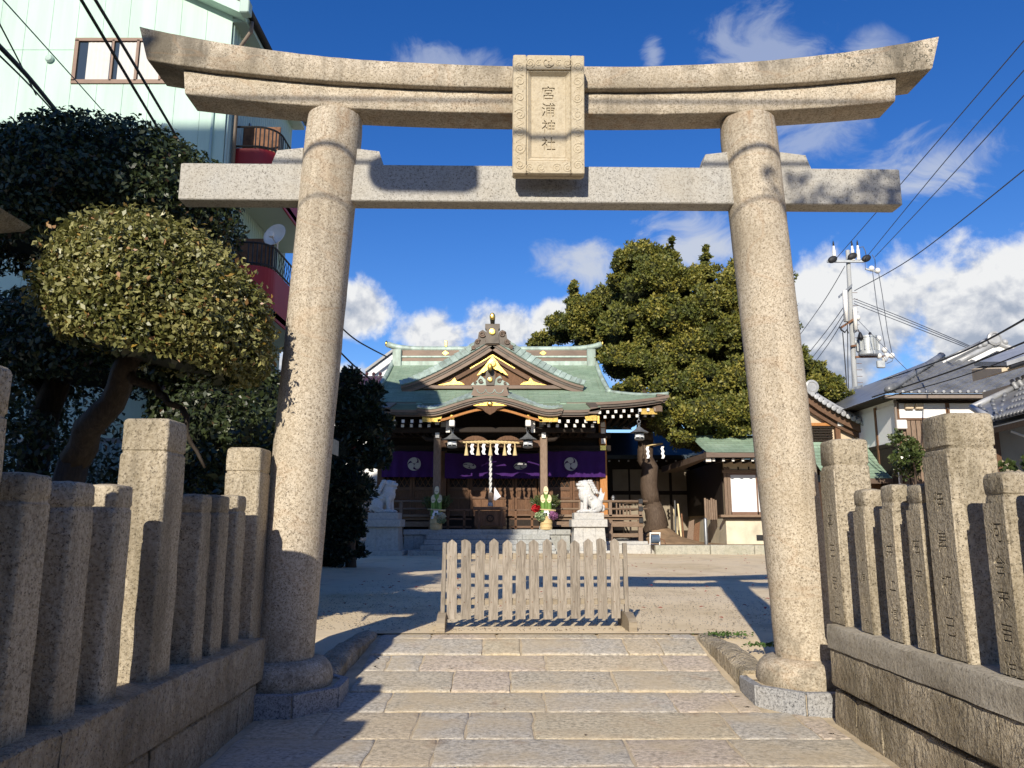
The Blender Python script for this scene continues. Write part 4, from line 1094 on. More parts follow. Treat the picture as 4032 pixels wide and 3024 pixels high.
    def porch(x, t):
        y = YK + (33.6 - YK) * t
        zc = zk(x) + (.10 * (y - YK) if hump(x) > .02 else .0)
        zs = 6.03 + .265 * (y - YK)
        if y > YE: zs = max(zs, zmain(x, y) + .015)
        return (W(x), y, max(zc, zs) + .0)
    sheet_uv('porch_roof', porch, lin(-2.92, 2.92, 60), (0.0, 1.0), 'copper_green', root, lambda u, v: u, 24)
    for s in (-1, 1):
        def pside(x, t, s=s):
            y = YK + .12 + (32.9 - YK) * t
            z = 6.0 + .12 * max(0, (x - 3.5) / .93) ** 2 * (1 - t) + .265 * (y - YK - .1)
            if y > YE: z = max(z, zmain(x, y) + .012)
            return (W(s * x), y, z)
        sheet_uv('porch_roof_side', pside, lin(2.80, 4.42, 14), (0.0, 1.0), 'copper_green', root, lambda u, v: u, 20)
        for j, (dz, dy, h, m) in enumerate(((0, 0, .10, 'copper_brown'), (-.10, .04, .09, 'copper_dark'), (-.19, .12, .06, 'copper_brown'))):
            q = MB(); rings = []
            for x in lin(2.75, 4.42 - .04 * j, 14):
                z = 6.0 + .12 * max(0, (x - 3.5) / .93) ** 2 - .01 + dz
                rings.append([(W(s * x), YK + .10 + dy, z - h), (W(s * x), YK + .10 + dy, z), (W(s * x), YK + .6, z + .08), (W(s * x), YK + .6, z - h + .08)])
            q.loft(rings); q.build('porch_fascia', MT[m], root)
            q = MB(); xs = 4.41 - .04 * j
            q.loft([[(W(s * xs), y, 6.1 + dz + .265 * (y - YK - .1) - h), (W(s * xs), y, 6.1 + dz + .265 * (y - YK - .1)), (W(s * (xs - .4)), y, 6.1 + dz + .265 * (y - YK - .1)), (W(s * (xs - .4)), y, 6.1 + dz + .265 * (y - YK - .1) - h)] for y in lin(YK + .1, 32.2, 6)])
            q.build('porch_fascia', MT[m], root)
    cv = [(W(x), zk(x), YK) for x in lin(-2.93, 2.93, 70)]
    for j, (o0, o1, y0, y1, m) in enumerate(((-.11, -.01, 0, .5, 'copper_brown'), (-.19, -.11, .04, .5, 'copper_dark'), (-.26, -.19, .09, .5, 'copper_brown'))):
        q = MB(); swept(q, cv, [(y0, o0), (y0, o1), (y1, o1), (y1, o0)]); q.build('karahafu_fascia', MT[m], root)
    for s in (-1, 1):                            # fan of copper tiles over the cusped gable
        n = 15
        for k in range(n):
            x0 = .72 + (2.88 - .72) * k / n; x1 = .72 + (2.88 - .72) * (k + 1) / n + .02
            wd = .95 - .60 * (k / n)
            q = MB(); z0, z1 = zk(x0), zk(x1)
            sh = .14 * (1 - k / n)
            hh = .42 * (1 - .75 * k / n)
            q.hexa([(W(s * x0), YK - .02, z0 + .005), (W(s * x1), YK - .02, z1 + .005), (W(s * (x1 - sh)), YK + wd, z1 + hh), (W(s * (x0 - sh)), YK + wd, z0 + hh),
                    (W(s * x0), YK - .03, z0 + .035), (W(s * x1), YK - .05, z1 + .065), (W(s * (x1 - sh)), YK + wd, z1 + hh + .06), (W(s * (x0 - sh)), YK + wd, z0 + hh + .03)])
            q.build('edge_tile', MT['copper_tile'], root)
    # ridge box over the cusped gable
    q = MB(); q.prism([(W(a), z) for a, z in ((-.78, 6.58), (.78, 6.58), (.66, 6.92), (.74, 6.96), (.74, 7.03), (-.74, 7.03), (-.74, 6.96), (-.66, 6.92))], YK + .25, 33.4); q.build('porch_ridge', MT['copper_brown'], root)
    for x in (-.36, 0, .36):
        q = MB(); pts = [(W(x + .17 * math.cos(a)), YK + .245, 6.86 + .17 * math.sin(a)) for a in lin(math.pi, 2 * math.pi, 10)]; q.tube(pts, .018, 5); q.build('ridge_swag', MT['copper_tile'], root, smooth=True)
    q = MB(); q.prism([(W(a), z) for a, z in ((-.16, 7.02), (.16, 7.02), (.20, 7.30), (.16, 7.62), (.05, 7.72), (-.05, 7.72), (-.16, 7.62), (-.20, 7.30))], YK + .2, YK + .45); o2 = q.build('porch_ornament', MT['copper_dark'], root)
    for s in (-1, 1):
        q = MB(); q.prism([(W(s * a), z) for a, z in ((.14, 7.03), (.78, 7.03), (.72, 7.12), (.52, 7.22), (.40, 7.42), (.30, 7.36), (.16, 7.22))][::s], YK + .25, YK + .42); q.build('ornament_wing', MT['copper_tile'], o2)
        q = MB(); scroll(q, W(s * .38), 7.20, .10, YK + .24, s, .035); scroll(q, W(s * .60), 7.11, .06, YK + .24, -s, .025); tag(q.build('scroll_relief', MT['copper_brown'], o2, smooth=True), kind='stuff')
    q = MB(); q.lathe([(.10, 0), (.10, .04), (.06, .05), (.02, .052)], 16, M=Matrix.Translation((W(0), YK + .2, 7.24)) @ Matrix.Rotation(R(90), 4, 'X')); q.build('gold_crest', MT['gold'], o2)
    q = MB(); q.tube([(W(0), YK + .4, 7.55), (W(0), YK + .1, 7.62), (W(0), YK - .1, 7.70)], [.09, .09, .11], 12); q.build('finial', MT['copper_dark'], o2, smooth=True)
    q = MB(); q.ball((W(0), YK - .13, 7.70), (.105, .05, .15), 14, 10); q.build('finial_cap', MT['gold_dull'], o2, smooth=True)
    # inner curved beam and gold pendant under the cusped gable
    cv2 = [(W(x), zk(x * 1.08) - .46 + .04 * abs(x), YK + .22) for x in lin(-2.1, 2.1, 50)]
    q = MB(); swept(q, cv2, [(0, -.09), (0, .0), (.15, 0), (.15, -.09)]); q.build('curved_beam', MT['wood_orange'], root)
    q = MB(); q.prism([(W(a), z) for a, z in ((-.70, 6.17), (.70, 6.17), (.50, 6.10), (.30, 6.04), (.20, 5.92), (0, 5.80), (-.20, 5.92), (-.30, 6.04), (-.50, 6.10))], YK + .10, YK + .20); pd = q.build('gable_pendant', MT['wood_brown'], root)
    q = MB(); q.prism([(W(a), z) for a, z in ((-.68, 6.17), (.68, 6.17), (.45, 6.23), (.14, 6.30), (-.14, 6.30), (-.45, 6.23))], YK + .08, YK + .18); q.build('gold_plate', MT['gold'], pd)
    q = MB(); q.ball((W(0), YK + .07, 6.24), (.12, .05, .10)); q.build('gold_crest', MT['gold'], pd, smooth=True)
    # gold plates on the eave ends
    for s in (-1, 1):
        for a, z, wd, h in ((2.35, 5.66, .36, .13), (4.05, 5.70, .22, .12), (6.75, 6.25, .34, .12)):
            y = YK + .24 if a < 6 else YE + .3
            q = MB(); q.prism([(W(s * (a - wd)), z - h), (W(s * (a + wd)), z - h), (W(s * (a + wd)), z + h * .8), (W(s * a), z + h * 1.1), (W(s * (a - wd * 1.2)), z + h * .9)][::s], y - .02, y); q.build('gold_eave_plate', MT['gold_dull'], root)
        q = MB(); q.rbox(W(s * 4.33 - .05), W(s * 4.33 + .05), YK + .2, YK + .3, 5.46, 5.78, .01); q.build('gold_end_plate', MT['gold'], root)
    # ---- rafters with white painted ends
    rm = MB(); rm.box(-.055, .055, 0, 3.4, -.06, .06); rmesh = rm.mesh('rafter', MT['wood_dark'])
    cm = MB(); cm.box(-.057, .057, -.012, 0, -.062, .062); cmesh = cm.mesh('end_cap', MT['white_paint'])
    def rafter(x, y, z, gold=False):
        o = link('rafter', rmesh, root); o.location = Vector(WM[root.name] @ Vector((W(x), y, z)))
        c = link('end_cap', cmesh, o)
    for s in (-1, 1):
        for k in range(8):
            rafter(s * (4.62 + .345 * k), YE + .22, 6.20 + .02 * k); rafter(s * (4.62 + .345 * k) - .08, YE + .55, 6.04 + .012 * k)
        for k in range(6):
            rafter(s * (2.42 + .355 * k), YK + .32, 5.57); rafter(s * (2.42 + .355 * k) - .06, YK + .62, 5.43)
    for s in (-1, 1):                           # corner hip rafter
        q = MB(); q.prism([(-.11, -.13), (.11, -.13), (.11, .10), (0, .14), (-.11, .10)], 0, 2.6, 'y', Matrix.Translation((W(s * 7.2), YE + .1, 6.36)) @ Matrix.Rotation(R(-35 * -s), 4, 'Z')); q.build('hip_rafter', MT['wood_pale'], root)
    # ---- porch posts, beams, brackets
    for s in (-1, 1):
        x = s * 2.18
        q = MB(); q.rbox(W(x) - .15, W(x) + .15, 31.45, 31.75, 1.30, 5.05, .03); q.build('porch_post', MT['wood_pale'], root)
        q = MB(); q.rbox(W(x) - .20, W(x) + .20, 31.4, 31.8, 1.30, 1.44, .02); q.build('post_shoe', MT['stone_step'], root)
        q = MB(); q.rbox(W(x) - .22, W(x) + .22, 31.42, 31.78, 5.05, 5.2, .03); q.build('bracket_block', MT['wood_dark'], root)
        q = MB(); q.rbox(W(x) - .55, W(x) + .55, 31.5, 31.7, 5.2, 5.36, .03); q.build('bracket_arm', MT['wood_dark'], root)
        for dx, dz, dy in ((0, 5.10, 31.40), (0, 5.62, 31.2), (.45 * -s, 5.52, 31.15), (.45 * -s, 5.30, 31.2)):
            q = MB(); q.rbox(W(x + dx) - .085, W(x + dx) + .085, dy - .03, dy, dz - .12, dz + .12, .02); q.build('white_beam_end', MT['white_paint'], root)
        # carved nose beams
        pts = [(W(x + s * .15), 31.6, 4.92), (W(x + s * .45), 31.6, 4.95), (W(x + s * .62), 31.6, 5.08), (W(x + s * .52), 31.6, 5.2)]
        q = MB(); q.tube(pts, [.10, .09, .06, .03], 8); q.build('nose_beam', MT['wood_dark'], root, smooth=True)
        q = MB(); q.box(W(x) - .10, W(x) + .10, 31.7, 34.5, 4.85, 5.05); q.build('tie_beam', MT['wood_dark'], root)
        # gold-capped end block below the cusped gable
        q = MB(); q.rbox(W(s * 1.53) - .11, W(s * 1.53) + .11, YK + .28, YK + .6, 5.37, 5.62, .02); q.build('white_beam_end', MT['white_paint'], root)
        q = MB(); q.ball((W(s * 1.53), YK + .3, 5.73), (.12, .06, .12)); q.build('gold_crest', MT['gold'], root, smooth=True)
    q = MB(); q.rbox(W(-2.1), W(2.1), 31.5, 31.7, 4.62, 4.90, .03); q.build('porch_beam', MT['wood_brown_h'], root)
    q = MB(); q.rbox(W(-4.3), W(4.3), 31.3, 31.55, 5.20, 5.42, .03); q.build('porch_beam', MT['wood_dark'], root)
    for dx in (-.62, .72):                       # curved frog-leg struts over the beam
        q = MB(); q.prism([(W(dx - .5), 4.90), (W(dx + .5), 4.90), (W(dx + .32), 5.02), (W(dx + .12), 5.08), (W(dx - .12), 5.08), (W(dx - .32), 5.02)], 31.48, 31.56); q.build('frog_leg_strut', MT['wood_brown'], root)
    # ---- body: wall, posts, doors
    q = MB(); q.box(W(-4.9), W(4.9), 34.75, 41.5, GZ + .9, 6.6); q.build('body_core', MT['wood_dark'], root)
    for x in (-4.95, -2.2, 2.2, 4.95):
        q = MB(); q.rbox(W(x) - .16, W(x) + .16, 34.35, 34.7, 1.6, 6.3, .02); q.build('wall_post', MT['wood_orange' if x > 4 else 'wood_brown'], root)
        for dz in (5.15, 5.62, 5.9):
            q = MB(); q.rbox(W(x) - .1, W(x) + .1, 34.2, 34.25, dz - .12, dz + .12, .02); q.build('white_beam_end', MT['white_paint'], root)
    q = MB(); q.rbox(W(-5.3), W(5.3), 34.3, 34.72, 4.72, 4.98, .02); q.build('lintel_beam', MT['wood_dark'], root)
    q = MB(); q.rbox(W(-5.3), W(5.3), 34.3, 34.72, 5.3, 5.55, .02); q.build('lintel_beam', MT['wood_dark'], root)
    q = MB(); q.rbox(W(4.81), W(5.09), 34.28, 34.34, 4.74, 4.98, .02); q.build('gold_beam_plate', MT['gold'], root)
    def door(x0, x1):
        zs = 1.85
        d = MB(); d.box(W(x0 + .03), W(x1 - .03), 34.62, 34.66, zs, 4.5); dr = d.build('door', MT['wood_brown'], root)
        for a, c in ((x0, x0 + .10), (x1 - .10, x1)):
            q = MB(); q.box(W(a), W(c), 34.56, 34.62, zs, 4.5); q.build('stile', MT['wood_brown'], dr)
        for z in (zs + .02, 2.62, 2.98, 3.06, 4.40):
            q = MB(); q.box(W(x0 + .10), W(x1 - .10), 34.57, 34.62, z, z + .08); q.build('door_rail', MT['wood_brown_h'], dr)
        q = MB(); q.box(W((x0 + x1) / 2 - .03), W((x0 + x1) / 2 + .03), 34.585, 34.62, zs + .1, 2.62); q.build('muntin', MT['wood_brown'], dr)
        q = MB(); q.box(W(x0 + .1), W(x1 - .1), 34.605, 34.62, 3.14, 4.40); q.build('lattice_backing', MT['wood_dark'], dr)
        n = max(2, int(round((x1 - x0 - .2) / .26))); st = (x1 - x0 - .2) / n
        for k in range(n):
            for q0, q1 in ((0, 1), (1, 0)):
                q = MB(); zz = 3.14
                while zz < 4.35:
                    q.tube([(W(x0 + .1 + st * (k + q0)), 34.59, zz), (W(x0 + .1 + st * (k + q1)), 34.59, zz + .42)], .017, 4); zz += .42
                q.build('lattice_bar', MT['wood_brown'], dr)
    for x0, x1 in ((-4.75, -3.58), (-3.56, -2.4), (-2.0, -1.01), (-.99, -.01), (.01, .99), (1.01, 2.0), (2.4, 3.56), (3.58, 4.75)): door(x0, x1)
    # side wing wall and steps seen past the corner
    q = MB(); q.box(W(5.1), W(5.16), 34.7, 41, 1.6, 5.2); q.build('side_wall', MT['wood_dark'], root)
    # ---- veranda and railing
    for x0, x1 in ((-6.3, -2.35), (2.35, 6.3)):
        q = MB(); q.rbox(W(x0), W(x1), 32.3, 34.4, 1.68, 1.80, .01); q.build('veranda_floor', MT['wood_pale_h'], root)
        q = MB(); q.rbox(W(x0), W(x1), 32.22, 32.3, 1.40, 1.62, .01); q.build('edge_beam', MT['wood_pale_h'], root)
        q = MB(); q.rbox(W(x0 + .02), W(x1 - .02), 32.18, 32.34, 1.80, 1.90, .01); q.build('sill_rail', MT['wood_pale_h'], root)
        for z, rr in ((2.13, .045), (2.44, .055)):
            q = MB(); e = (.18 if x1 > 3 else 0); e0 = (.18 if x0 < -3 else 0); q.tube([(W(x0 - e0 * (z / 2.2)), 32.26, z), (W(x1 + e * (z / 2.2)), 32.26, z)], rr, 8); q.build('hand_rail', MT['wood_pale_h'], root, smooth=True)
        xs = lin(x0 + .12, x1 - .12, 3)
        for x in xs:
            q = MB(); q.rbox(W(x) - .07, W(x) + .07, 32.18, 32.34, 1.82, 2.4, .01); q.build('rail_post', MT['wood_pale'], root)
            q = MB(); q.rbox(W(x) - .09, W(x) + .09, 32.25, 32.45, .55, 1.68, .01); q.build('veranda_post', MT['wood_pale'], root)
        q = MB(); q.rbox(W(x0 + .2), W(x1 - .2), 32.3, 32.4, .98, 1.14, .01); q.build('ground_beam', MT['wood_pale_h'], root)
        s = 1 if x1 > 3 else -1
        xe = x1 - .1 if s > 0 else x0 + .1
        for z in (2.13, 2.44):
            q = MB(); q.tube([(W(xe), 32.26, z), (W(xe), 40, z)], .045, 8); q.build('hand_rail', MT['wood_pale_h'], root, smooth=True)
        q = MB(); q.lathe([(.09, 2.42), (.09, 2.52), (.05, 2.55), (.085, 2.62), (.08, 2.68), (.02, 2.76)], 12, (W(xe - s * .9), 34.0, 0)); q.build('post_finial', MT['metal_grey'], root, smooth=True)
        for q0, zz in ((0, 2.44), (0, 2.13), (0, 1.66)):
            q = MB(); q.rbox(W(xe) - .09, W(xe) + .09, 32.15, 32.2, zz - .1, zz + .1, .02); q.build('bronze_end_cap', MT['metal_dark'], root)
        for k in range(5):
            q = MB(); q.rbox(W(xe - s * (.25 + .13 * k)) - .03, W(xe - s * (.25 + .13 * k)) + .03, 33.4 + .12 * k, 33.5 + .12 * k, 1.8, 2.30 + .03 * k, .01); q.build('side_baluster', MT['wood_pale'], root)
    # low rail in front of the doors at either side of the offering box
    for x0, x1 in ((-2.0, -.78), (.78, 2.0)):
        for z in (2.08, 1.72, 1.40):
            q = MB(); q.rbox(W(x0), W(x1), 32.0, 32.08, z - .04, z + .04, .01); q.build('low_rail', MT['wood_brown_h'], root)
        for x in (x0 + .25, x1 - .3):
            q = MB(); q.rbox(W(x) - .05, W(x) + .05, 32.0, 32.1, 1.30, 2.1, .01); q.build('rail_post', MT['wood_brown'], root)
shrine()

# ---------------------------------------------------------------- stone steps and platform
def steps():
    root = thing('stone_steps', 'grey stone steps and platform in front of the shrine hall', 'steps', (SX, 31, GZ))
    r = random.Random(4)
    def slabs(name, x0, x1, y0, y1, z0, z1, cuts, mat='stone_step'):
        xs = [x0] + [c for c in cuts if x0 + .2 < c < x1 - .2] + [x1]
        for a, c in zip(xs, xs[1:]):
            b = MB(); b.rbox(a + .003, c - .003, y0, y1, z0, z1, .008); b.build(name, MT[mat], root)
    slabs('platform_slab', SX - 3.42, SX + 3.2, 30.98, 32.1, 1.10, 1.30, [SX - 2.75, SX - 1.5, SX - .3, SX + .9, SX + 1.9, SX + 2.6])
    slabs('face_stone', SX - 3.40, SX + 3.18, 31.05, 32.1, GZ - .1, 1.095, [SX - 3.0, SX - 2.6, SX + 2.35, SX + 2.8])
    for k, hw in ((1, 2.46), (2, 2.52), (3, 2.62), (4, 3.05)):
        z1 = 1.30 - .19 * k
        slabs('step_stone', SX - hw, SX + hw - (.1 if k < 4 else .5), 30.98 - .34 * k, 31.06, z1 - (.19 if k < 4 else .3), z1 - .002 * k, [SX - 1.3 + .3 * (k % 2), SX - .1, SX + 1.1 + .2 * (k % 2)])
    b = MB(); b.box(W_(-3.4), W_(3.2), 32.1, 34.6, GZ - .1, 1.28); b.build('platform_core', MT['stone_step'], root)
    for x0, x1 in ((3.3, 6.75), (-6.75, -3.5)):
        b = MB(); b.rbox(W_(x0), W_(x1), 31.7, 41, GZ - .1, .70, .015); b.build('foundation_stone', MT['stone_pedestal'], root)
        b = MB(); b.rbox(W_(x0 + .3), W_(x1 - .3), 32.15, 41, .70, .82, .015); b.build('foundation_stone', MT['stone_pedestal'], root)
W_ = lambda x: SX + x
steps()

# ---------------------------------------------------------------- things at the shrine front
def crest_curtain(x0, x1, z0, z1, y, label, crest, gathered=False):
    root = thing('crest_curtain', label, 'curtain', ((x0 + x1) / 2, y, z1), group='purple shrine curtains with white crests')
    b = MB()
    def f(u, v):
        x = x0 + (x1 - x0) * u
        top = z1 - .03 * math.sin(math.pi * (u * 3 % 1)); bot = z0
        if gathered: bot = z0 + (z1 - z0) * .72 * (max(0, math.cos((u - .5) * math.pi)) ** .7) if gathered == 'tri' else z0
        return (x, y + (.05 * math.sin(u * 17 + x0) * .6 + .035 * math.sin(u * 37 + 2 * x0)) * (1.15 - v), bot + (top - bot) * v)
    b.grid(f, lin(0, 1, 40), lin(0, 1, 10))
    b.build('cloth', MT['purple_cloth'], root, smooth=True, fix=False)
    for cx_, sq, tl in crest:
        c = MB(); M = Matrix.Translation((cx_, y - .075, (z0 + z1) / 2 - .01)) @ Matrix.Rotation(tl, 4, 'Y') @ Matrix.Diagonal((1, 1, sq, 1))
        tomoe(c, .32, M, .012); c.build('white_crest', MT['cloth_white'], root)
    b = MB(); b.tube([(x0, y, z1 + .01), (x1, y, z1 + .01)], .02, 6); b.build('curtain_rod', MT['metal_dark'], root)
crest_curtain(SX + 2.35, SX + 5.02, 3.56, 4.72, 34.22, 'purple curtain with round white crest right of the right porch post', [(2.6, 1, 0)])
crest_curtain(SX - 4.9, SX - 2.35, 3.56, 4.72, 34.22, 'shaded purple curtain with white crest left of the left porch post', [(SX - 3.45, 1, 0)])
crest_curtain(SX - 2.1, SX + 2.1, 3.50, 4.62, 34.24, 'wide dark purple curtain tied up in the centre behind the bell rope', [(SX - 1.0, .45, .18), (SX + 1.25, .55, -.12)])

def shimenawa():
    root = thing('sacred_rope', 'twisted straw rope with tassels and white zigzag papers over the shrine entrance', 'straw rope', (SX, 31.35, 4.8))
    xa, xb, y = -2.10, .42, 31.38
    for ph in (0, math.pi * 2 / 3, math.pi * 4 / 3):
        b = MB(); pts = []; rad = []
        for k in range(90):
            t = k / 89; x = xa + (xb - xa) * t; z = 4.80 + .02 * math.sin(t * 3.1) - .03 * t
            a = t * 34 + ph; th = .032 * (.5 + .7 * math.sin(math.pi * min(max(t, .04), .96)))
            pts.append((x, y + th * math.cos(a), z + th * math.sin(a))); rad.append(th * 1.05)
        b.tube(pts, rad, 7); b.build('rope_strand', MT['straw'], root, smooth=True)
    for x in (-1.86, -1.38, -.88, -.30, .12):
        b = MB(); b.lathe([(.022, 0), (.03, -.05), (.024, -.09), (.05, -.25), (.085, -.46), (.09, -.5), (.02, -.5)], 14, (x, y - .02, 4.76)); b.build('straw_tassel', MT['straw'], root, smooth=30)
    for x in (-1.60, -1.13, -.60, -.09):
        b = MB(); z = 4.74; xx = x
        for k in range(4):
            d = -.05 if k % 2 == 0 else .05
            w = .062
            p = [(xx - w, z), (xx + w * .9, z - .01), (xx + w + d, z - .13), (xx - w + d, z - .12)]
            yy = y - .035 - .006 * k
            b.prism([(a, c) for a, c in p][::-1], yy, yy + .003); xx += d; z -= .105
        b.build('zigzag_paper', MT['paper'], root)
shimenawa()
def bell_rope():
    root = thing('bell_rope', 'braided white bell rope hanging above the wooden offering box', 'rope', (SX, 31.75, 2.2))
    for ph in (0, math.pi):
        b = MB(); pts = [(SX + .028 * math.cos(z * 16 + ph), 31.75 + .028 * math.sin(z * 16 + ph), z) for z in lin(2.75, 4.65, 90)]
        b.tube(pts, .036, 7); b.build('rope_strand', MT['curtain'], root, smooth=True)
    b = MB(); b.rbox(SX - .09, SX + .09, 31.66, 31.84, 2.38, 2.78, .01); b.build('wooden_grip', MT['wood_pale'], root)
    b = MB(); b.lathe([(.12, 2.22), (.11, 2.28), (.085, 2.4), (.05, 2.42)], 12, (SX, 31.75, 0)); b.build('tassel', MT['cloth_white'], root, smooth=True)
    sg = thing('white_notice', 'tilted white paper notice beside the bell rope grip', 'notice', (SX + .25, 31.7, 2.4))
    b = MB(); b.prism([(SX + .13, 2.50), (SX + .20, 2.46), (SX + .43, 2.62), (SX + .17, 3.0)], 31.7, 31.712); b.build('paper_sheet', MT['paper'], sg)
bell_rope()
def offering_box():
    root = thing('offering_box', 'dark wooden offering box with slatted top and round crest on the platform', 'offering box', (SX, 32.0, 1.3))
    x0, x1 = SX - .66, SX + .66
    b = MB(); b.rbox(x0 + .04, x1 - .04, 31.62, 32.2, 1.42, 2.05, .01); b.build('body', MT['wood_brown'], root)
    for x in lin(x0 + .1, x1 - .1, 7):
        b = MB(); b.box(x - .07, x + .07, 31.60, 31.618, 1.47, 2.02); b.build('front_plank', MT['wood_brown'], root)
    for x in (x0 + .2, x1 - .2):
        b = MB(); b.rbox(x - .06, x + .06, 31.56, 31.66, 1.30, 2.08, .01); b.build('leg', MT['wood_brown'], root)
    b = MB(); b.rbox(x0 - .03, x1 + .03, 31.55, 31.66, 2.08, 2.20, .01); b.build('top_frame', MT['wood_brown_h'], root)
    b = MB(); b.rbox(x0 - .03, x1 + .03, 32.14, 32.25, 2.08, 2.20, .01); b.build('top_frame', MT['wood_brown_h'], root)
    for k in range(9):
        x = x0 + .1 + k * .14
        b = MB(); b.rbox(x - .025, x + .025, 31.66, 32.14, 2.09, 2.17, .008); b.build('slat', MT['wood_brown'], root)
    b = MB(); b.lathe([(.15, 0), (.15, .03), (.12, .035), (.02, .036)], 20, M=Matrix.Translation((SX, 31.60, 1.74)) @ Matrix.Rotation(R(90), 4, 'X')); b.build('crest_disc', MT['wood_dark'], root)
    b = MB(); tomoe(b, .11, Matrix.Translation((SX, 31.565, 1.74)), .012); b.build('comma_crest', MT['wood_brown'], root)
offering_box()
def lantern(loc, label, chain=.55):
    root = thing('hanging_lantern', label, 'lantern', loc, group='bronze lanterns hung from the eaves')
    x, y, z = loc
    b = MB(); b.lathe([(.44, .02), (.40, .035), (.24, .12), (.12, .22), (.05, .28), (.05, .33), (.08, .37), (.05, .41), (.02, .43)], 6, loc, ph=R(30)); b.build('roof', MT['metal_grey'], root)
    b = MB(); b.lathe([(.20, -.26), (.23, -.24), (.19, -.22), (.17, -.02), (.24, 0), (.24, .03)], 6, loc, ph=R(30)); b.build('body', MT['metal_dark'], root)
    for k in range(6):
        a = R(60 * k); M = Matrix.Translation(loc) @ Matrix.Rotation(a, 4, 'Z')
        b = MB(); b.box(.158, .170, -.075, .075, -.18, -.05, M); b.build('paper_pane', MT['shoji'], root)
    for k in range(6):
        a = R(60 * k + 30); b = MB(); b.tube([(x + .19 * math.cos(a), y + .19 * math.sin(a), z), (x + .20 * math.cos(a), y + .20 * math.sin(a), z - .23)], .016, 5); b.build('corner_post', MT['metal_grey'], root)
    b = MB(); b.lathe([(.08, -.33), (.2, -.30), (.24, -.26), (.2, -.25)], 6, loc, ph=R(30)); b.build('base', MT['metal_grey'], root)
    b = MB(); pts = [(x + .07 * math.cos(a), y, z + .49 + .07 * math.sin(a)) for a in lin(0, 2 * math.pi, 14)]; b.tube(pts, .014, 5); b.build('ring', MT['metal_grey'], root, smooth=True)
    b = MB(); pts = [(x + .014 * (-1) ** k, y, z + .55 + chain * k / 10) for k in range(11)]; b.tube(pts, .012, 5); b.build('chain', MT['metal_grey'], root)
lantern((-2.42, 31.1, 4.85), 'shaded bronze lantern left of the straw rope', .5)
lantern((.64, 31.1, 4.85), 'bronze lantern at the right end of the straw rope', .5)
lantern((5.38, 32.4, 5.30), 'bronze lantern under the far right eave corner beside the tree', .5)

# ---------------------------------------------------------------- guardian lions
def lion_mesh(mirror):
    b = MB(); rr = random.Random(2)
    def cap(p, q, r0, r1, n=8):
        p, q = Vector(p), Vector(q)
        for k in range(n + 1):
            t = k / n; b.ball(p.lerp(q, t), r0 + (r1 - r0) * t, 12, 8)
    cap((-.25, 0, .32), (.10, 0, .70), .23, .25)
    b.ball((.16, 0, .66), (.24, .23, .27)); b.ball((.20, 0, .80), (.19, .2, .2))
    for s in (-1, 1):
        b.ball((-.25, .17 * s, .27), (.25, .12, .26)); b.ball((-.04, .20 * s, .06), (.22, .085, .07)); b.ball((.10, .20 * s, .065), (.085, .08, .06))
        cap((.17, .14 * s, .55), (.21, .15 * s, .10), .105, .08); b.ball((.27, .15 * s, .055), (.15, .095, .065))
        for k in range(3): b.ball((.38, .15 * s + (k - 1) * .055, .045), (.045, .03, .04))
        b.ball((.31, .085 * s, 1.125), (.07, .06, .05)); b.ball((.30, .13 * s, 1.06), (.05, .03, .04))
        cap((.07, .17 * s, 1.10), (-.03, .2 * s, 1.04), .055, .025, 4)
        for k in range(3): b.ball((-.20 + .1 * k, .275 * s, .22 - .05 * k), (.05, .03, .05))
        b.ball((-.02, .22 * s, .52), (.05, .06, .05)); b.ball((.04, .23 * s, .60), .045)
    cap((.06, 0, .86), (.14, 0, 1.02), .215, .19, 5)
    b.ball((.20, 0, 1.03), (.20, .185, .155)); b.ball((.36, 0, 1.015), (.135, .125, .075)); b.ball((.44, 0, 1.045), (.06, .075, .045))
    b.ball((.33, 0, .885), (.125, .10, .045)); b.ball((.20, 0, .90), (.14, .14, .08)); b.ball((.43, 0, .90), (.035, .06, .035))
    for ring in range(6):                           # mane curls
        for k in range(7):
            a = (k - 3) * .5; z = 1.16 - ring * .085
            rad = .215 + .015 * ring
            b.ball((.07 - .06 * ring * .6 - rad * .8 * math.cos(a), rad * math.sin(a), z), .052, 8, 6)
    for k in range(5): b.ball((-.42 - .02 * k, 0, .25 + .1 * k), (.11, .12, .10))
    cap((-.46, 0, .55), (-.50, 0, .90), .10, .025, 6); cap((-.50, .08, .50), (-.60, .1, .74), .07, .02, 4); cap((-.50, -.08, .50), (-.60, -.1, .74), .07, .02, 4)
    b.ball((-.55, 0, .22), (.09, .1, .09)); b.ball((-.53, 0, .12), (.10, .12, .09))
    me = b.mesh('lion', None)
    o = bpy.data.objects.new('lion', me); COL.objects.link(o)
    md = o.modifiers.new('r', 'REMESH'); md.mode = 'VOXEL'; md.voxel_size = .016; md.use_smooth_shade = True
    sm = o.modifiers.new('s', 'SMOOTH'); sm.factor = .5; sm.iterations = 2
    dg = bpy.context.evaluated_depsgraph_get(); dg.update()
    res = bpy.data.meshes.new_from_object(o.evaluated_get(dg)); bpy.data.objects.remove(o)
    res.materials.clear(); res.materials.append(MT['stone_statue'])
    res.polygons.foreach_set('use_smooth', [True] * len(res.polygons))
    return res
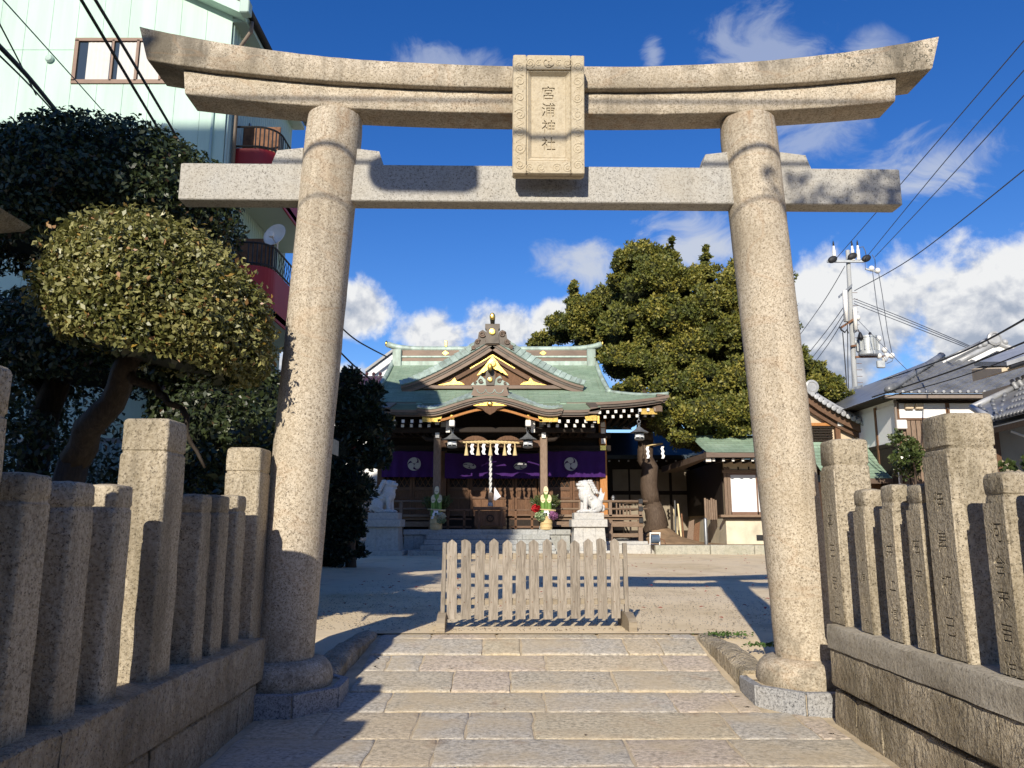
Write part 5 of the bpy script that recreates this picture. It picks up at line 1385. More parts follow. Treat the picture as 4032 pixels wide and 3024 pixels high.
def lions():
    me = lion_mesh(False)
    for s, x, where, pose in ((1, 2.90, 'right', 'bright white stone guardian lion with open mouth on the right pedestal'), (-1, -4.85, 'left', 'shaded stone guardian lion on the left pedestal by the dark tree')):
        ped = thing('lion_pedestal', ('sunlit pale stone pedestal carrying the right guardian lion' if s > 0 else 'shaded grey stone pedestal carrying the left guardian lion'), 'pedestal', (x, 29.9, GZ), group='lion pedestals')
        def bx(name, hw, z0, z1, y=29.9, hd=None, bev=.01):
            b = MB(); hd = hd or hw; b.rbox(x - hw, x + hw, y - hd, y + hd, z0, z1, bev); b.build(name, MT['stone_pedestal'], ped)
        bx('foot_slab', .78, GZ - .1, .54); bx('cap_slab', .67, 1.41, 1.685); bx('statue_block', .56, 1.687, 1.935)
        for a, c in ((-.63, -.25), (-.245, .245), (.25, .63)):
            b = MB(); k = .90
            ya, yb = 29.9 - .63, 29.9 + .63; q = .985 if a == -.245 else 1
            b.hexa([(x + a, 29.9 - .63 * q, .545), (x + c, 29.9 - .63 * q, .545), (x + c, yb, .545), (x + a, yb, .545), (x + a * k, 29.9 - .57 * q, 1.405), (x + c * k, 29.9 - .57 * q, 1.405), (x + c * k, 29.9 + .57, 1.405), (x + a * k, 29.9 + .57, 1.405)])
            b.build('die_stone', MT['stone_pedestal'], ped)
        o = link('guardian_lion', me); tag(o, pose, 'statue', 'pair of guardian lions')
        o.location = (x + (.05 if s > 0 else -.02), 29.9, 1.932); o.rotation_euler = (0, 0, R(180 + 14) if s > 0 else R(-14)); o.scale = (1.02, 1.02, 1.04)
lions()

# ---------------------------------------------------------------- new-year pine decorations
def kadomatsu(loc, label, seed, cab):
    root = thing('pine_decoration', label, 'decoration', loc, group='new year bamboo decorations on the platform')
    x, y, z = loc; g = np.random.default_rng(seed)
    b = MB(); b.lathe([(.24, 0), (.245, .08), (.255, .10), (.245, .12), (.24, .22), (.26, .25), (.24, .28), (.235, .48), (.26, .52), (.2, .53)], 28, loc); b.build('bamboo_pot', MT['bamboo_wrap'], root, smooth=40)
    for dx, dy, h in ((0, .02, 1.72), (-.125, -.06, 1.38), (.125, -.06, 1.38)):
        b = MB(); n = 16; r_ = .095
        rings = [[(x + dx + r_ * math.cos(2 * math.pi * k / n), y + dy + r_ * math.sin(2 * math.pi * k / n), z + (zz if zz is not None else h - .34 * (.5 - .5 * math.sin(2 * math.pi * k / n)))) for k in range(n)] for zz in (.4, .8, None)]
        b.loft(rings, False); bo = b.build('bamboo', MT['bamboo'], root, smooth=True)
        b = MB(); b.add(rings[2], [tuple(range(n))]); b.build('cut_face', MT['bamboo_cut'], bo, fix=False)
        b = MB(); b.tube([(x + dx - .06, y + dy - .03, z + h - .235), (x + dx + .06, y + dy - .03, z + h - .235)], .014, 5); b.build('node_slit', MT['wood_brown'], bo)
    n = 1100                                                       # pine and fern sprays
    th = g.uniform(0, 2 * math.pi, n); ph = g.uniform(.05, 1.0, n); rr_ = g.uniform(.12, .85, n)
    D = np.stack([np.cos(th) * .75, np.sin(th) * .45, .55 + ph], 1); D /= np.linalg.norm(D, axis=1, keepdims=True)
    P = np.array([x, y + .22, z + .5]) + D * rr_[:, None]; P[:, 1] = np.where((P[:, 1] < y + .02) & (np.abs(P[:, 0] - x) < .26), y + .25, P[:, 1])
    V, F = tufts(P, D, .22, .07, g, .35)
    spread('pine_spray', V, F, np.stack([g.uniform(0, 1, n * 4), g.uniform(0, .5, n * 4), np.zeros(n * 4)], 1), MT['leaf_camellia'], root)
    n = 420
    Df = np.tile(np.array([.32, .1, 1.0]), (n, 1)); t = g.uniform(.25, 1.0, n)
    P = np.array([x + .12, y + .15, z + .5]) + Df * (t * .8)[:, None]
    sd = g.choice([-1, 1], n)
    D = np.stack([sd * .8, np.zeros(n), np.full(n, .55)], 1)
    V, F = tufts(P + D * .06, D, .15, .06, g, .1)
    spread('fern_frond', V, F, np.stack([g.uniform(.3, 1, n * 4), g.uniform(0, .5, n * 4), np.zeros(n * 4)], 1), MT['leaf_camellia'], root)
    b = MB(); b.tube([(x - .34, y - .14, z + .80), (x, y - .17, z + .77), (x + .38, y - .14, z + .74)], [.02, .035, .04], 7); b.build('straw_knot', MT['straw'], root, smooth=True)
    for s in (-1, 1):
        b = MB(); zz = z + .74; xx = x + s * .05
        for k in range(4):
            d = s * (.03 if k % 2 else -.012); b.prism([(xx - .045, zz), (xx - .045 + d, zz - .09), (xx + .045 + d, zz - .09), (xx + .045, zz)], y - .22 - .004 * k, y - .217 - .004 * k); xx += s * .022; zz -= .078
        b.build('zigzag_paper', MT['paper'], root)
    def cabbage(name, cx_, cz_, rad, mat):
        n = 120; V = sphere_pts(n, g); V[:, 1] = -np.abs(V[:, 1]) * .6
        P = np.array([cx_, y - .2, cz_]) + V * rad * np.array([1, .6, .8]) * g.uniform(.5, 1, n)[:, None]
        Lv, F = leaves(P, V, rad * .75, .85, g, .55, 0, .25); spread(name, Lv, F, None, MT[mat], root)
    for nm, dx, dz, rad, mat in cab: cabbage(nm, x + dx, z + dz, rad, mat)
kadomatsu((1.36, 31.15, 1.30), 'sunlit bamboo new year decoration with red flower right of the offering box', 8,
          [('ornamental_cabbage', -.22, .52, .22, 'cabbage_green'), ('ornamental_cabbage', .27, .55, .18, 'cabbage_purple'), ('red_flower', -.42, .82, .17, 'red_flower')])
kadomatsu((-3.02, 31.15, 1.30), 'shaded bamboo new year decoration with white cabbage left of the offering box', 9,
          [('ornamental_cabbage', .20, .50, .19, 'cabbage_white'), ('ornamental_cabbage', .22, .38, .17, 'cabbage_green')])
# ---------------------------------------------------------------- trees
def tints(n, g, lo=0.0, hi=1.0, acc=0.0):
    r_ = np.repeat(g.uniform(lo, hi, n), 4); a = np.repeat(np.where(g.uniform(0, 1, n) < acc, g.uniform(.95, 1.0, n), g.uniform(0, .9, n)), 4)
    return np.stack([r_, a, np.zeros(n * 4)], 1)
def limb(mb, p, q, r0, r1, rr, wob=.12, n=7):
    p, q = Vector(p), Vector(q); pts = []; rad = []
    for k in range(n + 1):
        t = k / n; w = math.sin(math.pi * t) * wob
        pts.append(p.lerp(q, t) + Vector((rr.uniform(-w, w), rr.uniform(-w, w), rr.uniform(-w, w) * .5))); rad.append(r0 + (r1 - r0) * t)
    mb.tube(pts, rad, 8)
def clipped_crown(center, rad, n, g, size, dent=.06, thick=.22, floor=-.55, slant=0.0):
    """leaf points on a clipped dome: top hemisphere plus a tucked underside"""
    c = np.array(center); rd = np.array(rad)
    d = sphere_pts(int(n * 1.6), g)
    d = d[d[:, 2] > floor][:n]
    bump = 1 + dent * (np.sin(d[:, 0] * 7 + 1.3) * np.sin(d[:, 1] * 6 + .4) + .6 * np.sin(d[:, 2] * 9 + d[:, 0] * 5))
    bump += dent * .7 * np.sin(d[:, 0] * 23 + d[:, 2] * 9) * np.sin(d[:, 2] * 21 + d[:, 1] * 13)
    depth = 1 - np.abs(g.normal(size=len(d))) * thick * .35
    P = c + d * rd * (bump * depth)[:, None]
    P[:, 2] -= slant * (P[:, 0] - c[0])
    nn = d / rd; nn /= np.linalg.norm(nn, axis=1, keepdims=True)
    return P, nn
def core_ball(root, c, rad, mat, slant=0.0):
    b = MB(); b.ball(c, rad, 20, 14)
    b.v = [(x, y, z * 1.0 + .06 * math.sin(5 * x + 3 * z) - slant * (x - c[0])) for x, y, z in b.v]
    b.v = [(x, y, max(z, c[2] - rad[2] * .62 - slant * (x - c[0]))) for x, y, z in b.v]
    tag(b.build('shade_core', MT[mat], root, smooth=True), kind='stuff')  # solid dark core standing for the shaded inside of the crown
def bushes():
    g = np.random.default_rng(31); rr = random.Random(31)
    # sunlit clipped tree by the gate
    root = thing('clipped_tree', 'sunlit clipped dome-shaped tree with glossy yellow-green leaves left of the gate', 'tree', (-4.4, 7.2, GZ))
    c, rad = (-2.93, 6.15, 3.22), (.92, .82, .79)
    P, N = clipped_crown(c, rad, 34000, g, .08, .035, .35, -.55, .24)
    V, F = leaves(P, N, .047, .54, g, .45, .15)
    tt = tints(len(P), g, 0, 1, .05)
    lf = .5 + .5 * np.sin(P[:, 0] * 6.1 + 2 * np.sin(P[:, 2] * 4.3)) * np.sin(P[:, 2] * 7.3 + P[:, 1] * 5)
    tt[:, 0] = np.clip(tt[:, 0] * .62 + np.repeat(lf, 4) * .42, 0, 1)
    spread('crown', V, F, tt, MT['leaf_bush'], root)
    nt = 420; d = sphere_pts(nt * 2, g); d = d[d[:, 2] > -.3][:nt]; Pt = np.array(c) + d * np.array(rad) * 1.015; Pt[:, 2] -= .24 * (Pt[:, 0] - c[0])
    Pt = np.repeat(Pt, 4, 0) + g.normal(size=(len(Pt) * 4, 3)) * .014 + np.repeat(d, 4, 0) * np.tile([0, .02, .04, .055], len(d))[:, None]
    V, F = leaves(Pt, np.repeat(d, 4, 0), .05, .5, g, .25, .2); spread('shoots', V, F, tints(len(Pt), g, .3, 1, .08), MT['leaf_bush'], root)
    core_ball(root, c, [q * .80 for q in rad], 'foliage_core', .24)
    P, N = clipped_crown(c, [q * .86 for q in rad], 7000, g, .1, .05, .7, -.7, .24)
    V, F = leaves(P, N, .09, .6, g, .5); spread('inner_foliage', V, F, tints(len(P), g, 0, .5), MT['leaf_bush_dark'], root)  # inner leaves take the dark copy, shade inside the dome put into colour
    q_ = lambda x, y, z: (x * .775, y * .775, max(GZ - .1, 1.5 + (z - 1.5) * .775))
    b = MB(); limb(b, q_(-5.75, 9.1, -.5), q_(-5.0, 8.8, 2.2), .17, .13, rr, .05); limb(b, q_(-5.0, 8.8, 2.2), q_(-4.2, 8.3, 3.35), .13, .09, rr, .06); limb(b, q_(-4.2, 8.3, 3.35), q_(-3.4, 8.1, 3.7), .09, .04, rr)
    limb(b, q_(-4.3, 8.4, 3.2), q_(-3.6, 8.3, 2.75), .05, .025, rr, .08); limb(b, q_(-3.6, 8.3, 2.75), q_(-3.3, 8.3, 2.1), .028, .012, rr, .04);
    b.build('trunk', MT['bark_dark'], root, smooth=True)
    # large dark tree behind
    root = thing('clipped_tree', 'large dark shaded clipped tree rising behind the sunlit dome', 'tree', (-6.3, 10.4, GZ))
    for i, (c, rad, n) in enumerate((((-6.0, 10.3, 5.92), (2.08, 1.5, 1.22), 34000), ((-5.6, 10.2, 3.9), (1.6, 1.3, .9), 14000), ((-3.9, 10.6, 2.6), (1.25, 1.2, 1.25), 14000))):
        P, N = clipped_crown(c, rad, n, g, .1, .06, .5, -.75)
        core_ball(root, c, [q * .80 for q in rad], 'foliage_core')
        V, F = leaves(P, N, .082, .52, g, .45, .1)
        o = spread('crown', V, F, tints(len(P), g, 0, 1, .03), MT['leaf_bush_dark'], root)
    b = MB(); limb(b, (-6.6, 10.4, GZ - .1), (-6.3, 10.3, 3.0), .22, .18, rr, .05); limb(b, (-6.3, 10.3, 3.0), (-5.8, 10.3, 5.5), .18, .10, rr, .1); limb(b, (-6.2, 10.3, 3.4), (-4.2, 10.2, 4.4), .10, .05, rr, .2); limb(b, (-6.2, 10.3, 3.1), (-7.2, 10.2, 4.2), .09, .04, rr, .2)
    limb(b, (-5.6, 10.2, 3.9), (-4.0, 10.5, 2.6), .06, .02, rr, .15)
    b.build('trunk', MT['bark_dark'], root, smooth=True)
    # low shrubs inside the fence
    for i, (x, y, rx, rz, lab) in enumerate(((-4.9, 7.6, .9, .75, 'low dark shrub behind the left fence posts under the clipped trees'), (-3.1, 9.2, .75, 1.35, 'dark upright shrub behind the left fence close to the gate pillar'), (-6.6, 9.4, 1.3, 1.5, 'tall dark shrub at the far left behind the leaning trunk'), (-4.6, 10.9, 1.2, 1.25, 'broad dark shrub between the two trunks of the clipped trees'), (-7.4, 11.8, 1.3, 1.9, 'tallest dark shrub against the pale shed wall'))):
        root = thing('shrub', lab, 'shrub', (x, y, GZ), group='shrubs inside the left fence')
        P, N = clipped_crown((x, y, GZ + rz * .95), (rx, rx * .9, rz), 5200, g, .1, .12, .6, -.9); V, F = leaves(P, N, .10, .5, g, .4)
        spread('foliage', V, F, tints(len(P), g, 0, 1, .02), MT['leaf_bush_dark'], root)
        b = MB(); limb(b, (x, y, GZ - .05), (x, y, GZ + rz), .05, .02, rr); b.build('stem', MT['bark_dark'], root)
bushes()

def lumpy(name, label, cat, lumps, Y, g, mat, size, aspect, dens, base, trunk, sub=9, dspread=1.0, spreadv=.5, hi=1.0, dark=None, acc=0.0, upb=.35, group=None, core=None, yfn=None, facing=0.0, tier=False):
    """billowing crown from a survey list of clump outlines (x, y, r in photo units at distance Y)"""
    root = thing(name, label, cat, base, group=group)
    k = SS / FPX * Y
    Ps, Ds, Ts = [], [], []; cores = []
    for (x, y, r_) in lumps:
        YY = Y if yfn is None else yfn(x, y); k = SS / FPX * YY
        c = np.array(at2(x, y, YY)); R_ = r_ * k * 1.02
        c[1] += g.uniform(-.5, .9) * dspread + (0 if r_ > 30 else .2)
        if tier:
            cs = []
            if core: cores.append((tuple(c + np.array([0, R_ * 1.05, R_ * .1])), R_ * .84)); dk = sphere_pts(int(dens * R_ * R_ * 3), g); dk = dk[dk[:, 1] < .3]; Ps.append(np.array(cores[-1][0]) + dk * R_ * .87); Ds.append(dk); Ts.append(np.clip(g.normal(size=len(dk)) * .12 + .12, 0, .4))  # leaves over the core tinted dark for the shaded gaps
            m = max(6, int(sub * min(1.0, r_ / 45)))
            for j in range(m):
                a_ = g.uniform(0, 2 * math.pi); q = math.sqrt(g.uniform(0, 1))
                px_, pz_ = math.cos(a_) * q, math.sin(a_) * q
                py_ = -math.sqrt(max(0, 1 - q * q)) * .75
                cs.append((c + np.array([px_ * .95, py_, pz_ * .62 + .12]) * R_, R_ * g.uniform(.15, .34)))
        else:
            cs = [(c, R_ * .8)]
            for d in sphere_pts(sub, g):
                d[1] = -abs(d[1]) * .8 if g.uniform() < .8 else d[1]
                cs.append((c + d * R_ * .62, R_ * g.uniform(.36, .55)))
        for cc, rad in cs:
            n = max(30, int(dens * rad * rad * 12.6))
            d = sphere_pts(n, g); d = d[(d[:, 1] < .35) & (d[:, 2] > -.75)]
            rough = 1 + (.30 if tier else .16) * np.sin(d[:, 0] * 9 + cc[0] * 3) * np.sin(d[:, 2] * 8 + cc[2] * 5) + g.normal(size=len(d)) * .05
            Ps.append(cc + d * rad * rough[:, None] * np.array([1.05, 1, .92])); dd = d.copy(); dd[:, 2] += upb; dd /= np.linalg.norm(dd, axis=1, keepdims=True); Ds.append(dd)
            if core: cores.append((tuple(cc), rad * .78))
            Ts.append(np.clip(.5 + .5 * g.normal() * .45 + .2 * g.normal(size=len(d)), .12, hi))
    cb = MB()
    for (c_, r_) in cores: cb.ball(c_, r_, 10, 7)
    if cores: tag(cb.build('shade_core', MT[core], root, smooth=True), kind='stuff')  # solid dark balls standing for the shade between clumps
    P = np.concatenate(Ps); D = np.concatenate(Ds); T = np.concatenate(Ts)
    if tier:
        V1, F1 = leaves(P, D, size * 1.1, aspect * 2.6, g, facing, .0, .3); hf = g.uniform(0, 1, len(P)) < .62
        V2, F2 = tufts(P, D, size * 1.35, aspect, g, .45); V1 = V1.reshape(-1, 4, 3); V1[hf] = V2.reshape(-1, 4, 3)[hf]; V, F = V1.reshape(-1, 3), F1
    else: V, F = leaves(P, D, size * 1.1, aspect * 2.6, g, facing, .0, .3) if facing else tufts(P, D, size, aspect, g, spreadv)
    a = np.where(g.uniform(0, 1, len(P)) < acc, .97, .5)
    cols = np.stack([np.repeat(T, 4), np.repeat(a, 4), np.zeros(len(P) * 4)], 1)
    spread('crown', V, F, cols, MT[mat], root)
    b = MB(); rr = random.Random(1)
    for p, q, r0, r1 in trunk: limb(b, p, q, r0, r1, rr, .15)
    b.build('trunk', MT['bark'], root, smooth=True)
    return root
def big_trees():
    g = np.random.default_rng(77)
    L = [(1390, 552, 44), (1350, 562, 30), (1440, 572, 36), (1400, 620, 62), (1340, 600, 24), (1470, 610, 48), (1448, 535, 13), (1450, 522, 8), (1408, 545, 30), (1530, 592, 30), (1525, 556, 13), (1522, 540, 8), (1500, 585, 20), (1242, 605, 10), (1240, 625, 14), (1250, 655, 30), (1270, 680, 45), (1335, 655, 55),
         (1218, 705, 38), (1175, 732, 26), (1150, 742, 14), (1290, 722, 55), (1365, 700, 62), (1450, 690, 66), (1530, 670, 66), (1590, 640, 58), (1605, 588, 36), (1660, 600, 60), (1420, 772, 66), (1500, 760, 70), (1580, 740, 68), (1655, 700, 70), (1690, 780, 60), (1345, 778, 42),
         (1370, 832, 26), (1340, 838, 16), (1460, 842, 54), (1540, 830, 62), (1610, 820, 58), (1450, 895, 44), (1520, 905, 50), (1580, 895, 48), (1632, 872, 38), (1500, 945, 24), (1548, 948, 22), (1420, 905, 24), (1452, 930, 18), (1400, 872, 30), (1432, 915, 28), (1470, 948, 26), (1522, 948, 28), (1590, 930, 36), (1622, 905, 32), (1395, 800, 40), (1440, 800, 40)]
    tb = at2(1427, 1150, 35.2)
    lumpy('juniper_tree', 'huge billowing golden-green juniper towering right of the shrine roof', 'tree', L, 36.2, g, 'leaf_juniper', .125, .24, 190, (tb.x, 35.2, .6),
          [((tb.x - .05, 35.2, .4), (tb.x - .35, 35.2, 2.4), .62, .42), ((tb.x - .35, 35.2, 2.4), (tb.x - .55, 35.2, 5.2), .42, .36), ((tb.x - .55, 35.2, 5.2), (tb.x - .35, 35.9, 7.0), .36, .32), ((tb.x - .35, 35.9, 7.0), (tb.x - .3, 38.2, 8.6), .32, .28), ((tb.x - .3, 38.2, 8.6), (tb.x + .6, 39.0, 12), .30, .12), ((tb.x - .4, 37.4, 6.4), (tb.x + 3.2, 39.2, 8.5), .22, .08), ((tb.x + .0, 38.6, 8.5), (tb.x - 2.4, 40.5, 10.5), .16, .06)], sub=24, spreadv=.55, core='juniper_core', yfn=lambda x, y: 39.6 if x < 1340 and y < 760 else (33.9 if y > 862 else (35.2 if y > 800 else 36.8)), facing=.5, tier=True)
    # root flare
    L = [(1775, 830, 40), (1800, 850, 34), (1760, 800, 26), (1815, 868, 22), (1770, 870, 40), (1745, 850, 40)]
    lumpy('juniper_tree', 'smaller golden-green juniper showing right of the right gate pillar', 'tree', L, 38.5, g, 'leaf_juniper', .125, .24, 190, (at2(1770, 1000, 38.5).x, 38.5, .6),
          [((at2(1770, 1000, 38.5).x, 38.5, .5), (at2(1770, 860, 38.5).x, 38.5, 7.5), .3, .12)], core='juniper_core', sub=24, facing=.5, tier=True)
    # dark tree left of the shrine
    L = [(760, 830, 30), (740, 860, 40), (790, 870, 40), (810, 845, 20), (700, 900, 50), (770, 920, 55), (820, 920, 34), (730, 980, 55), (800, 985, 45), (826, 985, 18), (690, 1010, 50), (760, 1050, 50), (780, 1055, 26), (720, 1110, 50), (755, 1110, 34), (680, 1160, 40), (735, 1165, 30), (715, 1185, 26), (700, 1130, 40), (738, 1200, 26), (700, 1212, 30), (765, 1150, 26), (770, 1195, 18)]
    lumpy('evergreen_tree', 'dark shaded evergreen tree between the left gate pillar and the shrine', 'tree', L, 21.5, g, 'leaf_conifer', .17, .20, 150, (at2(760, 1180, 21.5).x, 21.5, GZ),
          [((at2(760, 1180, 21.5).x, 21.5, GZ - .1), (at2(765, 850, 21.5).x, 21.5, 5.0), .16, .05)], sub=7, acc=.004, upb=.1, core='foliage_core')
    # tall evergreen further left, hidden from the path by the gate pillar and the clipped trees
    L = [(610, 640, 60), (560, 700, 60), (640, 720, 50), (600, 780, 60), (650, 800, 40), (560, 840, 60), (640, 870, 50), (600, 940, 60)]
    # camellia bush by the office
    L = [(1955, 960, 26), (1985, 975, 28), (1950, 990, 26), (1980, 1010, 28), (1940, 940, 14), (2000, 1000, 20)]
    lumpy('camellia_bush', 'glossy green bush between the office roof and the tallest right fence post', 'bush', L, 27.0, g, 'leaf_camellia', .15, .32, 110, (at2(1970, 1100, 27).x, 27, .5),
          [((at2(1970, 1100, 27).x, 27, .4), (at2(1970, 980, 27).x, 27, 3.9), .07, .03)], sub=6, spreadv=.9)
    L = [(2185, 1015, 22), (2205, 1000, 18)]
    lumpy('garden_bush', 'small dark bush at the right edge between fence post heads', 'bush', L, 18.0, g, 'leaf_camellia', .14, .32, 80, (at2(2195, 1100, 18).x, 18, .3),
          [((at2(2195, 1100, 18).x, 18, .3), (at2(2195, 1010, 18).x, 18, 2.7), .05, .02)], sub=5, spreadv=.9)
    L = [(575, 840, 14), (560, 815, 12), (590, 860, 10)]
    lumpy('red_leaved_shrub', 'sparse red-brown leaved shrub beside the left gate pillar', 'shrub', L, 13.5, g, 'leaf_red', .15, .3, 42, (at2(575, 1100, 13.5).x, 13.5, GZ),
          [((at2(575, 1100, 13.5).x, 13.5, GZ), (at2(573, 820, 13.5).x, 13.5, 4.2), .03, .012)], sub=4, spreadv=1.0)
big_trees()
def tree_rope():
    p = at2(1425, 960, 34.7)
    root = thing('tree_rope', 'thin straw rope with white zigzag papers tied round the juniper trunk', 'straw rope', (p.x, 34.7, p.z))
    b = MB(); pts = [(p.x - .25 + .47 * math.cos(a), 35.2 + .47 * math.sin(a), p.z + .08 * math.cos(a)) for a in lin(0, 2 * math.pi, 30)]; b.tube(pts, .035, 6); b.build('rope', MT['straw'], root, smooth=True)
    for dx, dz in ((-.55, -.1), (.12, -.1)):
        b = MB(); xx, zz = p.x + dx, p.z + dz
        for k in range(5):
            d = -.05 if k % 2 == 0 else .06
            b.prism([(xx - .06, zz), (xx - .06 + d, zz - .13), (xx + .06 + d, zz - .12), (xx + .06, zz)], 34.60 - .005 * k, 34.603 - .005 * k); xx += d; zz -= .105
        b.build('zigzag_paper', MT['paper'], root)
tree_rope()

# ---------------------------------------------------------------- left: mint apartment block
def apartment():
    XC, YF = -6.66, 16.5; ZT = 13.5
    root = thing('apartment_block', 'tall pale mint apartment block with red balconies behind the left trees', 'apartment block', (-11, 22, 0))
    b = MB(); b.prism([(-16.5, 0), (XC - .02, 0), (XC - .02, ZT), (-11.6, ZT + 2.3), (-16.5, ZT)], YF + .03, 21.5); b.build('wall_core', MT['mint_joint'], root)
    # front cladding panels with open joints
    pw = .615; x = XC
    zs = [-.1, 3.45, 6.58, 9.43, 12.55, 15.9]
    i = 0
    while x - pw > -16.6:
        for z0, z1 in zip(zs, zs[1:]):
            xa, xb = x - pw, x
            def ztop(xx): return ZT + 2.3 * min(max((XC - xx) / (XC + 11.6), 0), 1) if xx > -11.6 else ZT + 2.3 * max(0, (xx + 16.5) / 4.9)
            a0, a1 = min(z1, ztop(xa)), min(z1, ztop(xb))
            if a0 <= z0 + .05 and a1 <= z0 + .05: continue
            # leave the window opening
            if -10.15 < (xa + xb) / 2 < -7.6 and z0 > 12.4: z0 = 12.82
            if -10.15 < (xa + xb) / 2 < -7.6 and z0 < 12.0 < z1:
                if z0 < 11.5:
                    q = MB(); q.hexa([(xa + .004, YF, z0 + .006), (xb - .004, YF, z0 + .006), (xb - .004, YF + .03, z0 + .006), (xa + .004, YF + .03, z0 + .006), (xa + .004, YF, 11.72), (xb - .004, YF, 11.72), (xb - .004, YF + .03, 11.72), (xa + .004, YF + .03, 11.72)]); q.build('wall_panel', MT['mint_wall'], root)
                    continue
            q = MB(); q.hexa([(xa + .004, YF, z0 + .006), (xb - .004, YF, z0 + .006), (xb - .004, YF + .03, z0 + .006), (xa + .004, YF + .03, z0 + .006), (xa + .004, YF, max(a0, z0 + .01) - .006), (xb - .004, YF, max(a1, z0 + .01) - .006), (xb - .004, YF + .03, max(a1, z0 + .01) - .006), (xa + .004, YF + .03, max(a0, z0 + .01) - .006)])
            q.build('wall_panel', MT['mint_wall'], root)
        x -= pw
    # window with curtains
    wx0, wx1, wz0, wz1 = -10.29, -7.70, 11.74, 12.80
    q = MB(); q.box(wx0, wx1, YF + .012, YF + .026, wz0, wz1); wn = q.build('window', MT['glass_dark'], root)
    for x0, x1, z0, z1 in ((wx0 - .06, wx1 + .06, wz0 - .07, wz0 + .03), (wx0 - .06, wx1 + .06, wz1 - .03, wz1 + .05), (wx0 - .06, wx0 + .03, wz0, wz1), (wx1 - .03, wx1 + .06, wz0, wz1), (-9.46, -9.41, wz0, wz1), (-8.88, -8.82, wz0, wz1), (-8.30, -8.25, wz0, wz1)):
        q = MB(); q.box(x0, x1, YF - .03, YF + .045, z0, z1); q.build('window_frame', MT['brown_frame'], wn)
    for xa, xb in ((wx0 + .25, -9.5), (-9.3, -8.9), (-8.8, -8.3), (-8.2, wx1 - .05)):
        q = MB(); q.grid(lambda u, v: (u, YF + .006 + .004 * math.sin(u * 60), wz0 + .05 + (wz1 - wz0 - .1) * v), lin(xa, xb, 24), lin(0, 1, 2)); q.build('curtain', MT['curtain'], wn, smooth=True, fix=False)
    for vx, vz in ((-8.05, 10.55), (-11.4, 10.4), (-10.9, 12.3), (-7.4, 9.2)):
        q = MB(); q.lathe([(.09, 0), (.10, .05), (.07, .09), (.02, .10)], 14, M=Matrix.Translation((vx, YF, vz)) @ Matrix.Rotation(R(90), 4, 'X')); q.build('vent_cap', MT['mint_trim'], root, smooth=40)
    q = MB(); q.tube([(-6.95, YF - .04, .3), (-6.95, YF - .04, 11.2)], .03, 6); q.build('conduit', MT['mint_trim'], root, smooth=True)
    # roof edge
    for (xa, za), (xb, zb) in (((XC + .35, ZT - .12), (-11.6, ZT + 2.42)), ((-11.6, ZT + 2.42), (-16.8, ZT + .1))):
        q = MB(); q.hexa([(xa, YF - .35, za - .12), (xb, YF - .35, zb - .12), (xb, YF + .25, zb - .12), (xa, YF + .25, za - .12), (xa, YF - .35, za + .16), (xb, YF - .35, zb + .16), (xb, YF + .25, zb + .16), (xa, YF + .25, za + .16)]); q.build('gable_trim', MT['mint_wall'], root)
        q = MB(); q.hexa([(xa, YF - .38, za + .165), (xb, YF - .38, zb + .165), (xb, 21.6, zb + .165), (xa, 21.6, za + .165), (xa, YF - .38, za + .24), (xb, YF - .38, zb + .24), (xb, 21.6, zb + .24), (xa, 21.6, za + .24)]); q.build('roof', MT['tile_grey'], root)
    q = MB(); q.box(XC, XC + .36, YF + .0, 21.6, ZT - .22, ZT - .12); q.build('eave_soffit', MT['mint_trim'], root)
    q = MB(); q.tube([(XC + .42, YF - .35, ZT - .02), (XC + .42, 21.6, ZT - .02)], .09, 8); q.build('gutter', MT['metal_dark'], root, smooth=True)
    q = MB(); q.rbox(XC + .30, XC + .52, YF - .42, YF - .18, ZT - .25, ZT + .08, .02); q.build('gutter_box', MT['mint_trim'], root)
    pp = [(XC + .42, YF + .1, ZT - .15), (XC + .42, YF + .1, ZT - .4), (XC + .10, YF + .35, ZT - .62), (XC + .10, YF + .35, .3)]
    q = MB(); q.tube(pp, .05, 8); q.build('downpipe', MT['pipe_brown'], root, smooth=True)
    # ribbed side wall
    y = YF + .06
    q = MB(); prof = []
    while y < 21.4:
        prof += [(XC, y), (XC + .03, y + .03), (XC + .03, y + .10), (XC, y + .13)]; y += .16
    nz = len(prof)
    vs = [(a, c, -.1) for a, c in prof] + [(a, c, ZT - .12) for a, c in prof]
    q.add(vs, [(i, i + 1, i + 1 + nz, i + nz) for i in range(nz - 1)]); q.build('side_cladding', MT['mint_side'], root, fix=False)
    # balconies on the side: red parapets with rounded corner, railings
    for zf, y0, y1 in ((9.35, 17.0, 21.2), (6.45, 17.0, 21.3), (3.6, 17.0, 21.4)):
        dep = 1.05; n = 8
        outl = [(XC + .02, y0)] + [(XC + dep - .5 + .5 * math.cos(a), y0 + .5 + .5 * math.sin(a)) for a in lin(-math.pi / 2, 0, n)] + [(XC + dep, y1), (XC + .02, y1)]
        q = MB(); q.prism(outl, zf - .14, zf, 'z'); bl = q.build('balcony', MT['mint_trim'], root)
        q = MB(); path_ = outl[:-1]
        for (xa, ya), (xb, yb) in zip(path_, path_[1:]):
            q.hexa([(xa, ya, zf - .20), (xb, yb, zf - .20), (xb - .04, yb + .04, zf - .20), (xa - .04, ya + .04, zf - .20), (xa, ya, zf + .95), (xb, yb, zf + .95), (xb - .04, yb + .04, zf + .95), (xa - .04, ya + .04, zf + .95)])
        q.build('parapet', MT['red_paint'], bl)
        for h in (1.0, 1.5):
            q = MB(); q.tube([(a, c, zf + h) for a, c in path_], .025, 6); q.build('hand_rail', MT['metal_dark'], bl)
